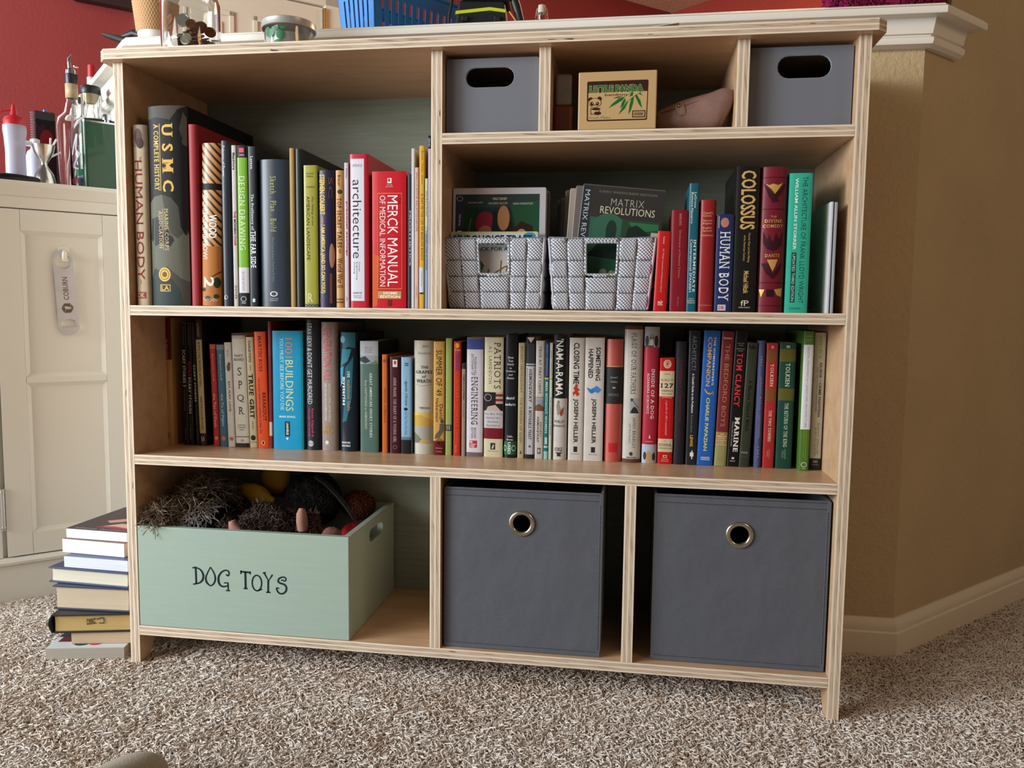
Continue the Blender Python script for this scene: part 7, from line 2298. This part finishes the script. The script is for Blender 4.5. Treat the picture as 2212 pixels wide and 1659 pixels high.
cl_ = thing('magenta_towel', 'fluffy magenta towel folded on the right end of the white ledge', 'towel', (0, 0, 0))
tc_ = (1.322, 0.330, ZC + 0.036)
b = MB()
def tow(u, v):
    th, p = v * math.pi, u * 2 * math.pi
    d = (math.sin(th) * math.cos(p), math.sin(th) * math.sin(p), math.cos(th))
    e = lambda q, n: abs(q) ** n * (1 if q > 0 else -1)
    x, y, zz = e(d[0], 0.55) * 0.100, e(d[1], 0.6) * 0.050, e(d[2], 0.6) * 0.034
    k = 1 + 0.05 * math.sin(9 * p + 3 * v) * math.sin(th)
    return (tc_[0] + x * k, tc_[1] + y * k + x * 0.12, tc_[2] + zz)
b.grid(tow, 48, 24)
b.build('body', mat('8e2050', rough=0.95), cl_, smooth=180)
rg = np.random.default_rng(4)
us, vs_ = rg.uniform(0, 1, 9000), np.arccos(rg.uniform(-1, 1, 9000)) / math.pi
P = np.array([tow(a, c) for a, c in zip(us, vs_)])
N = P - np.array(tc_)
N /= np.array([0.1, 0.05, 0.034])
N /= np.linalg.norm(N, axis=1, keepdims=True)
keep = P[:, 2] > ZC + 0.008
f = strands(P[keep], N[keep], 0.0045, 0.0011, lean=0.9, curl=1.0, seg=3, sides=3, seed=8, name='terry_loops', parent=cl_, material=yarn_mat('magenta_loops', [(0, '7a1a44'), (1, 'a62c62')]))
f['kind'] = 'stuff'

# blue slotted basket, set at an angle on the ledge
bb = thing('blue_basket', 'blue plastic basket with slotted sides on the white ledge', 'basket', (0.352, 0.330, ZC + 0.0003), math.radians(52))
BLUE = mat('2a7cc8', rough=0.32)
def bpanel(name, L, H, slots, place):
    b = MB()
    b.plate(rrect(0.0, L, 0.0, H, 0.004), slots, place)
    return b.build(name, BLUE, bb, bevel=0.0008)
Lb, Wb, Hb = 0.270, 0.115, 0.118
sl = [stadium(0.022 + i * 0.0165, 0.060, 0.0062, 0.062, 5) for i in range(15)]
fl = 0.16          # flare of the sides
bpanel('long_side', Lb, Hb, sl, lambda p, k: (p[0] + (p[0] / Lb - 0.5) * p[1] * fl, -p[1] * fl * 0.5 + (0.0022 if k else 0), p[1]))
bpanel('long_side', Lb, Hb, sl, lambda p, k: (p[0] + (p[0] / Lb - 0.5) * p[1] * fl, Wb + p[1] * fl * 0.5 - (0.0022 if k else 0), p[1]))
sl2 = [stadium(0.020 + i * 0.0150, 0.060, 0.0050, 0.080, 5) for i in range(6)]
bpanel('end_panel', Wb, Hb, sl2, lambda p, k: (-p[1] * fl * 0.5 + (0.0022 if k else 0), p[0] + (p[0] / Wb - 0.5) * p[1] * fl, p[1]))
bpanel('end_panel', Wb, Hb, sl2, lambda p, k: (Lb + p[1] * fl * 0.5 - (0.0022 if k else 0), p[0] + (p[0] / Wb - 0.5) * p[1] * fl, p[1]))
b = MB()
b.box(0.001, Lb - 0.001, 0.001, Wb - 0.001, 0.0, 0.0025)
b.build('base', BLUE, bb)
b = MB()
e = Hb * fl * 0.5
b.tube([(-e, -e, Hb), (Lb + e, -e, Hb), (Lb + e, Wb + e, Hb), (-e, Wb + e, Hb)], 0.0045, 10, closed=True)
b.build('rim', BLUE, bb, smooth=50)

# black case with a yellow stripe
bk = thing('black_tool_case', 'black plastic case with a bright yellow stripe on the white ledge', 'case', (0.572, 0.352, ZC + 0.0003), math.radians(8))
BP = mat('1c1d20', rough=0.45)
b = MB()
b.hexa([(-0.062, 0, 0), (0.050, 0, 0), (0.054, 0.075, 0), (-0.066, 0.075, 0)], [(-0.052, 0.006, 0.078), (0.040, 0.006, 0.078), (0.044, 0.07, 0.078), (-0.056, 0.07, 0.078)])
b.hexa([(-0.046, 0.004, 0.078), (0.050, 0.004, 0.078), (0.052, 0.07, 0.078), (-0.05, 0.07, 0.078)], [(-0.040, 0.010, 0.13), (0.046, 0.010, 0.13), (0.05, 0.066, 0.13), (-0.045, 0.066, 0.13)])
b.build('body', BP, bk, bevel=0.004)
b = MB()
b.hexa([(-0.058, 0.0015, 0.050), (0.012, 0.0022, 0.058), (0.012, 0.008, 0.058), (-0.058, 0.007, 0.050)], [(-0.057, 0.0020, 0.0565), (0.011, 0.0028, 0.0645), (0.011, 0.009, 0.0645), (-0.057, 0.008, 0.0565)])
b.hexa([(0.012, 0.0022, 0.058), (0.043, 0.0019, 0.054), (0.043, 0.007, 0.054), (0.012, 0.008, 0.058)], [(0.011, 0.0028, 0.0645), (0.042, 0.0025, 0.0605), (0.042, 0.008, 0.0605), (0.011, 0.009, 0.0645)])
b.build('stripe', mat('c8d22a', rough=0.4), bk)
b = MB()
for x in (-0.045, 0.020):
    b.box(x, x + 0.012, -0.003, 0.004, 0.036, 0.046)
b.build('latch', BP, bk, bevel=0.001)
b = MB()
b.tube([(0.048, 0.02, 0.115), (0.064, 0.015, 0.070), (0.082, 0.012, 0.008)], [0.008, 0.009, 0.006], 10)
b.build('hose', BP, bk, smooth=50)
b = MB()
b.tube([(0.050, 0.002, 0.056), (0.070, 0.004, 0.030)], 0.0016, 6)
b.build('cord', mat('c9a23a', rough=0.5), bk)
b = MB()
b.tube([(-0.072, 0.010, 0.0), (-0.071, 0.010, 0.05), (-0.062, 0.010, 0.095), (-0.045, 0.012, 0.108)], 0.0030, 8)
b.build('handle', BP, bk, smooth=50)

# swing-top bottle on the counter behind the wall
sw = thing('swing_top_bottle', 'small clear swing-top bottle showing its neck above the white ledge', 'bottle', (0.655, 0.62, 0.9155))
b = MB()
top = float(at_y(1128, 12, 0.62)[2]) - 0.9155
vessel(b, [(0.0, 0.0), (0.030, 0.0), (0.033, 0.004), (0.033, 0.170), (0.028, 0.210), (0.011, top - 0.085), (0.0095, top - 0.035), (0.0115, top - 0.030), (0.0115, top - 0.020)], 0.0022, 28)
b.build('glass', GLASS, sw, smooth=50)
b = MB()
b.lathe([(0.0, top - 0.020), (0.0085, top - 0.020), (0.0095, top - 0.012), (0.008, top - 0.002), (0.0, top)], 20)
b.build('stopper', mat('d8cfc4', rough=0.4), sw, smooth=50)
b = MB()
for s in (-1, 1):
    b.tube([(s * 0.011, 0, top - 0.008), (s * 0.014, 0, top - 0.028), (s * 0.010, 0.0, top - 0.055)], 0.0012, 6)
b.tube([(-0.014, -0.002, top - 0.026), (-0.010, -0.014, top - 0.050), (0.010, -0.014, top - 0.050), (0.014, -0.002, top - 0.026)], 0.0012, 6)
b.build('wire_bail', mat('b8a890', rough=0.3, metal=0.9), sw, smooth=50)

# ================================================================== things on the white cabinet
CE = Vector((0.70710678, 0.70710678))
CN = Vector((-0.70710678, 0.70710678))       # into the cabinet


def cab_at(u, v, y):
    d = ray(u, v)
    P = np.array(CAB.location)[:2] + np.array(CN) * y
    nn = np.array(CN)
    t = ((P - CAM_C[:2]) @ nn) / (d[:2] @ nn)
    q = CAM_C + d * t
    return float((q[:2] - P) @ np.array(CE)), float(q[2])


ZCT = 0.8992


def on_cab(name, label, cat, u, y, z=ZCT, rz=0.0, group=None):
    x = cab_at(u, 320, y)[0]
    return thing(name, label, cat, cab_local(x, y, z), math.radians(45) + rz, group=group)


def hz(u, v, y):
    return cab_at(u, v, y)[1] - ZCT


y = 0.075
sq = on_cab('squeeze_bottle', 'clear plastic squeeze bottle with a red nozzle cap on the white cabinet', 'bottle', 33, y)
zt, zs = hz(33, 227, y), hz(33, 272, y)
b = MB()
rad = (cab_at(60, 320, y)[0] - cab_at(7, 320, y)[0]) / 2
b.lathe([(0.0, 0.0), (rad * 0.80, 0.0), (rad * 0.86, 0.004), (rad * 0.86, zs * 0.35), (rad * 0.84, zs * 0.55), (rad * 0.92, zs * 0.78), (rad, zs * 0.92), (rad * 0.98, zs), (0.0, zs)], 32)
b.build('body', mat('d6dcf0', rough=0.35, trans=0.45, ior=1.2), sq, smooth=50)
b = MB()
b.lathe([(0.0, zs), (rad * 0.95, zs), (rad * 0.95, zs + 0.010), (rad * 0.78, zs + 0.017), (rad * 0.34, zs + 0.022), (rad * 0.20, zt - 0.004), (rad * 0.15, zt), (0.0, zt)], 28)
b.build('cap', mat('c01f2c', rough=0.4), sq, smooth=40)
b = MB()
b.tube([(-0.004, 0, zt - 0.012), (-0.022, 0, zt - 0.016), (-0.036, 0, zt - 0.030), (-0.036, 0, zs + 0.010), (-0.024, 0, zs + 0.004)], 0.0016, 8)
b.build('cap_strap', mat('c01f2c', rough=0.4), sq, smooth=60)

bh = on_cab('kitchen_knife', 'black rounded knife handle lying at the front of the white cabinet', 'handle', 10, 0.030)
b = MB()
b.tube([(-0.020, 0, 0.0095), (0.0, 0.0, 0.0095), (0.020, 0.002, 0.0095), (0.052, 0.006, 0.0085), (0.070, 0.008, 0.0075)], [0.006, 0.0095, 0.0095, 0.0085, 0.006], 14)
b.build('grip', mat('16171f', rough=0.3), bh, smooth=60)

y = 0.125
wb = on_cab('spray_bottle', 'white plastic spray bottle behind the steel jigger', 'bottle', 76, y)
zt = hz(76, 300, y)
b = MB()
b.lathe([(0.0, 0.0), (0.019, 0.0), (0.020, 0.004), (0.020, zt * 0.62), (0.016, zt * 0.74), (0.009, zt * 0.80), (0.009, zt * 0.90), (0.0, zt * 0.90)], 24)
b.build('body', mat('dde0ea', rough=0.35), wb, smooth=50)
b = MB()
b.lathe([(0.0, zt * 0.88), (0.010, zt * 0.88), (0.010, zt * 0.98), (0.006, zt), (0.0, zt)], 20)
b.tube([(0.0, 0, zt * 0.90), (-0.018, -0.004, zt * 0.885), (-0.038, -0.008, zt * 0.87)], [0.007, 0.006, 0.002], 10)
b.build('nozzle', mat('eceef4', rough=0.35), wb, smooth=50)

y = 0.050
jg = on_cab('jigger', 'shiny steel hourglass jigger on the white cabinet', 'jigger', 94, y)
h1, hw = hz(94, 314, y), hz(94, 350, y)
b = MB()
ro = (cab_at(119, 320, y)[0] - cab_at(68, 320, y)[0]) / 2
b.lathe([(ro * 0.98, 0.0), (ro * 0.96, h1 * 0.12), (ro * 0.80, h1 * 0.30), (ro * 0.45, h1 * 0.44), (ro * 0.28, h1 * 0.52), (ro * 0.30, h1 * 0.58), (ro * 0.62, h1 * 0.70), (ro * 0.88, h1 * 0.85), (ro, h1),
         (ro * 0.95, h1), (ro * 0.83, h1 * 0.86), (ro * 0.55, h1 * 0.72), (0.0, h1 * 0.62)], 40)
b.build('cup_body', mat('c9c6c0', rough=0.24, metal=1.0), jg, smooth=50)
pk = on_cab('plastic_picks', 'white plastic clips sticking out of the steel jigger', 'clips', 107, y)
b = MB()
for a, c in (((0.000, 0, h1 * 0.72), (0.003, 0.004, h1 + 0.018)), ((-0.006, 0, h1 * 0.74), (0.014, -0.002, h1 + 0.016)), ((0.002, 0.004, h1 * 0.74), (0.022, 0.004, h1 - 0.010))):
    b.tube([a, c], 0.0022, 8)
b.build('clip_sticks', mat('e2e2e6', rough=0.4), pk)

y = 0.170
nb = on_cab('notebook', 'black spiral notebook with a dark red splash, standing on the white cabinet', 'notebook', 100, y, rz=0.15)
zt = hz(100, 242, y)
wd2 = (cab_at(126, 320, y)[0] - cab_at(82, 320, y)[0])
b = MB()
b.box(-wd2 / 2, wd2 / 2, 0, 0.012, 0, zt)
b.build('cover', mat('1b1a20', rough=0.4), nb)
pr = Print(lambda a, t, k: ((a - 0.5) * wd2, -0.0004 - 0.00005 * k, (1 - t) * zt), wd2 / zt)
pr.rect(0.0, 1.0, 0.13, 1.0, '3c1a22')
pr.poly([(0.0, 0.13), (0.2, 0.20), (0.4, 0.14), (0.6, 0.22), (0.8, 0.15), (1.0, 0.2), (1.0, 0.1), (0.0, 0.1)], '1b1a20')
pr.oval(0.55, 0.36, 0.36, 0.14, '8a1c26')
pr.build('cover_print', nb)
b = MB()
for i in range(int(zt / 0.0055)):
    c = (-wd2 / 2 - 0.002, 0.006, 0.004 + i * 0.0055)
    b.tube([(c[0] + 0.0065 * math.cos(t), c[1] + 0.0075 * math.sin(t), c[2]) for t in [k * math.pi / 5 for k in range(10)]], 0.0007, 5, closed=True)
b.build('spiral', mat('c8c8d0', rough=0.25, metal=0.9), nb)
for (u, col, nm, v0) in ((103, '3a7ac0', 'blue pen clipped behind the black notebook', 238), (117, '2f7a4a', 'green pen standing behind the black notebook', 244)):
    pn = on_cab('pen', nm, 'pen', u, y + 0.022, group='pens behind the notebook')
    zz = hz(u, v0, y + 0.022)
    b = MB()
    b.tube([(0, 0, 0.001), (0, 0, 0.01), (-0.002, 0, zz - 0.008), (-0.003, 0, zz)], [0.001, 0.004, 0.0045, 0.0042], 10)
    b.build('barrel', mat(col, rough=0.35), pn, smooth=50)
    b = MB()
    b.box(-0.0045, -0.0015, -0.0065, -0.0045, zz - 0.03, zz - 0.002)
    b.build('clip', mat(col, rough=0.3), pn)

# bottles
def bottle(name, label, u, y, prof, extra=None):
    r = on_cab(name, label, 'bottle', u, y)
    b = MB()
    vessel(b, prof, 0.0022, 36)
    b.build('glass', GLASS, r, smooth=50)
    return r


y = 0.205
zs, zn, zc_ = hz(156, 258, y), hz(156, 225, y), hz(156, 165, y)
br = 0.0375
b1 = bottle('liquor_bottle', 'tall clear liquor bottle with a metal pour spout on the white cabinet', 159, y, [(0.0, 0.0), (br * 0.9, 0.0), (br, 0.005), (br, zs - 0.02), (br * 0.93, zs), (br * 0.55, zs + 0.014), (br * 0.40, zn), (0.0125, zc_ - 0.06), (0.0125, zc_)])
b = MB()
za, zb_ = hz(156, 214, y), hz(156, 183, y)
b.lathe([(0.0136, za), (0.0138, zb_)], 28)
o = b.build('neck_label', mat('c9b189', rough=0.45), b1, smooth=50)
o.modifiers.new('thickness', 'SOLIDIFY').thickness = 0.0005
b = MB()
z2, z3 = hz(156, 178, y), hz(156, 164, y)
b.lathe([(0.0, z2 - 0.012), (0.0135, z2 - 0.012), (0.0140, z3), (0.0148, z3 + 0.002), (0.0, z3 + 0.003)], 28)
b.build('rubber_stopper', mat('1d2030', rough=0.4), b1, smooth=40)
b = MB()
z4, z5 = hz(152, 138, y), hz(152, 118, y)
b.lathe([(0.0, z3 + 0.002), (0.0125, z3 + 0.003), (0.0118, z3 + 0.012), (0.006, z3 + 0.017), (0.0, z3 + 0.018)], 24)
b.tube([(-0.002, 0, z3 + 0.012), (-0.003, 0, z4), (-0.003, 0, z4 + 0.010), (0.004, 0, z5)], [0.0050, 0.0045, 0.0045, 0.0022], 12)
b.lathe([(0.0, -0.0012), (0.0062, -0.0012), (0.0062, 0.0012), (0.0, 0.0012)], 18, (0.010, -0.002, z3 + 0.022))
b.build('pour_spout', mat('c2c2c6', rough=0.2, metal=1.0), b1, smooth=40)

y = 0.285
b2 = bottle('liquor_bottle', 'slim clear bottle with a small black screw cap, between the two larger bottles', 168, y, [(0.0, 0.0), (0.028, 0.0), (0.030, 0.004), (0.030, 0.10), (0.024, 0.118), (0.0105, hz(164, 250, y)), (0.0098, hz(164, 222, y))])
b = MB()
b.lathe([(0.0, hz(164, 210, y)), (0.0112, hz(164, 210, y)), (0.0118, hz(164, 212, y)), (0.0118, hz(164, 224, y)), (0.0, hz(164, 224, y))], 24)
b.build('cap', mat('18191d', rough=0.4), b2, smooth=40)

y = 0.122
zs, zn = hz(195, 292, y), hz(195, 262, y)
zc2 = hz(196, 205, y)
b3 = bottle('liquor_bottle', 'large clear bottle with a cork and black cap, behind the green flask', 199, y, [(0.0, 0.0), (0.042, 0.0), (0.046, 0.005), (0.046, zs - 0.01), (0.0445, zs + 0.002), (0.036, zn - 0.004), (0.0225, zn + 0.006), (0.0205, zn + 0.014), (0.0205, zc2)])
b = MB()
zk = hz(196, 224, y)
b.lathe([(0.0, zk), (0.010, zk), (0.0165, zk + 0.012), (0.0175, zc2), (0.0, zc2)], 28)
b.build('cork', mat('c2ab7a', rough=0.7), b3, smooth=40)
b = MB()
ztp = hz(196, 188, y)
b.lathe([(0.0, zc2 + 0.0005), (0.0215, zc2 + 0.0005), (0.0220, zc2 + 0.002), (0.0220, ztp - 0.002), (0.021, ztp), (0.0, ztp)], 32)
b.build('cap', mat('1b1c26', rough=0.4), b3, smooth=40)
pr = Print(lambda a, t, k: (0.0464 * math.sin((a - 0.62) * 2.2), -0.0464 * math.cos((a - 0.62) * 2.2) - 0.0002 * k, 0.065 * (1 - t) + 0.006), 1.4)
pr.rect(0.18, 0.46, 0.30, 0.52, '4fae7c')
pr.poly([(0.46, 0.40), (0.60, 0.36), (0.55, 0.50), (0.60, 0.62), (0.46, 0.60)], '45a870')
pr.rect(0.20, 0.46, 0.54, 0.95, 'd4dce8')
pr.across('RUM', 0.02, 0.22, 0.62, 0.82, 'b03038', 0.02)
pr.across('IN', 0.22, 0.44, 0.60, 0.90, '24324a', 0.03)
pr.across('G', 0.03, 0.14, 0.05, 0.25, '5a6274', 0.0)
pr.line([(0.06, -0.2), (0.14, -0.6), (0.22, -0.9), (0.18, -0.4), (0.26, -0.2), (0.10, 0.2), (0.24, 0.3)], 0.05, 'd8dce8')
pr.build('label_print', b3)

y = 0.040
zt = hz(214, 262, y)
x0, x1 = cab_at(180, 320, y)[0], 0.281
fk = thing('hip_flask', 'dark green hip flask with steel edges, beside the bookcase on the white cabinet', 'flask', cab_local((x0 + x1) / 2, y, ZCT), math.radians(45))
fw = (x1 - x0) / 2
GRN = mat('1d4a34', rough=0.32, bump=(700, 0.15), coat=0.3)
b = MB()
b.prism(rrect(-fw, fw, 0, 0.024, 0.009, 5), lambda p, k: (p[0], p[1], 0.0035 if k == 0 else zt - 0.004))
b.build('body', GRN, fk, smooth=40)
b = MB()
for z0, z1 in ((0.0, 0.0035), (zt - 0.004, zt)):
    b.prism(rrect(-fw - 0.0008, fw + 0.0008, -0.0008, 0.0248, 0.0095, 5), lambda p, k: (p[0], p[1], z0 if k == 0 else z1))
b.build('steel_band', mat('c8ccd0', rough=0.2, metal=1.0), fk, smooth=40)
b = MB()
b.lathe([(0.0, zt), (0.007, zt), (0.007, zt + 0.006), (0.0105, zt + 0.006), (0.0105, zt + 0.017), (0.0095, zt + 0.0185), (0.0, zt + 0.0185)], 24, (0.010, 0.012, 0))
b.build('screw_cap', mat('c8ccd0', rough=0.2, metal=1.0), fk, smooth=35)
b = MB()
b.tube([(-fw + 0.006, 0.012, zt + 0.003), (-fw + 0.018, 0.012, zt + 0.0045), (0.0, 0.010, zt + 0.005), (0.030, 0.010, zt + 0.003)], 0.0028, 8)
b.build('cap_arm', mat('14352a', rough=0.35), fk, smooth=50)

# red-topped bottle standing on the counter-height ledge further back
rb = thing('red_top_bottle', 'bottle with a red tip peeking over the left flank of the white ledge', 'bottle', (0, 0, 0))
best = min((abs((lambda q: (q @ CAM_R) / (q @ CAM_F) * FPX + 1106 - 199)(np.array([LC[0] - 0.7071 * k / 200 - 0.012, LC[1] + 0.7071 * k / 200 - 0.012, 1.2]) - CAM_C)), k / 200) for k in range(160))
s_ = best[1]
p = (LC[0] - 0.7071 * s_ - 0.012, LC[1] + 0.7071 * s_ - 0.012)
rb.location = (p[0], p[1], ZC + 0.0003)
zt = float(at_y(199, 142, p[1])[2]) - ZC
b = MB()
b.lathe([(0.0, 0.0), (0.012, 0.0), (0.012, zt * 0.55), (0.0, zt * 0.55)], 20)
b.build('body', mat('c9c4bc', rough=0.4), rb, smooth=40)
b = MB()
b.lathe([(0.0, zt * 0.55), (0.0105, zt * 0.55), (0.0095, zt), (0.0, zt)], 20)
b.build('cap', mat('c0262e', rough=0.35), rb, smooth=40)

# ================================================================== foot of the person taking the photograph
pe = thing('person', 'toe of a person in a grey-tan sock at the bottom edge of the picture', 'person', (0, 0, 0))
tipx, tipy = 0.252, -0.330
secs = [(0.0, 0.012, 0.010, 0.022), (0.008, 0.026, 0.018, 0.023), (0.022, 0.036, 0.024, 0.026), (0.05, 0.043, 0.029, 0.031), (0.085, 0.045, 0.034, 0.036), (0.13, 0.040, 0.042, 0.044), (0.17, 0.036, 0.052, 0.054), (0.21, 0.034, 0.060, 0.062), (0.245, 0.030, 0.052, 0.055), (0.262, 0.016, 0.030, 0.042)]
b = MB()
NS = 20
dirv = Vector((0.12, -0.99, 0)).normalized()
sid = Vector((dirv.y, -dirv.x, 0))
rows = []
for s, hw, hh, zc_ in secs:
    for k in range(NS):
        a = 2 * math.pi * k / NS
        q = Vector((tipx, tipy, 0)) + dirv * s + sid * (hw * math.cos(a)) + Vector((0, 0, zc_ + hh * math.sin(a) + 0.001))
        rows.append(tuple(q))
n = len(secs)
fs = [(i * NS + k, (i + 1) * NS + k, (i + 1) * NS + (k + 1) % NS, i * NS + (k + 1) % NS) for i in range(n - 1) for k in range(NS)]
fs += [tuple(range(NS)), tuple((n - 1) * NS + k for k in range(NS))]
b.add(rows, fs)
an = Vector((tipx, tipy, 0)) + dirv * 0.205
o = b.build('sock', mat('a3937c', rough=0.95, noise=(300, 0.15), bump=(500, 0.5), sheen=0.2), pe, smooth=60)
sb = o.modifiers.new('soft', 'SUBSURF')
sb.levels = sb.render_levels = 2
b = MB()
b.tube([an + Vector((0, 0, 0.055)) - dirv * 0.02, an + Vector((0, 0, 0.068)) + dirv * 0.05, an + dirv * 0.20 + Vector((0, 0, 0.085)), an + dirv * 0.40 + Vector((0, 0, 0.11))], [0.034, 0.038, 0.050, 0.060], 20)
o = b.build('trouser_leg', mat('3a3e48', rough=0.9), pe, smooth=60)

# dark thing hanging high on the red kitchen wall, only its lower edge in the picture
wh = thing('wall_hanging', 'dark rounded object hanging high on the red wall, top left corner', 'wall hanging', (KC.x + kd1.x * 3.08 + nK.x * 0.002, KC.y + kd1.y * 3.08 + nK.y * 0.002, 1.845), ang)
b = MB()
b.prism(rrect(-0.135, 0.135, 0.0, 0.30, 0.03, 5), lambda p, k: (p[0], sgn * (0.0 if k == 0 else 0.05), p[1]))
b.build('panel', mat('2a1414', rough=0.6), wh, bevel=0.006)
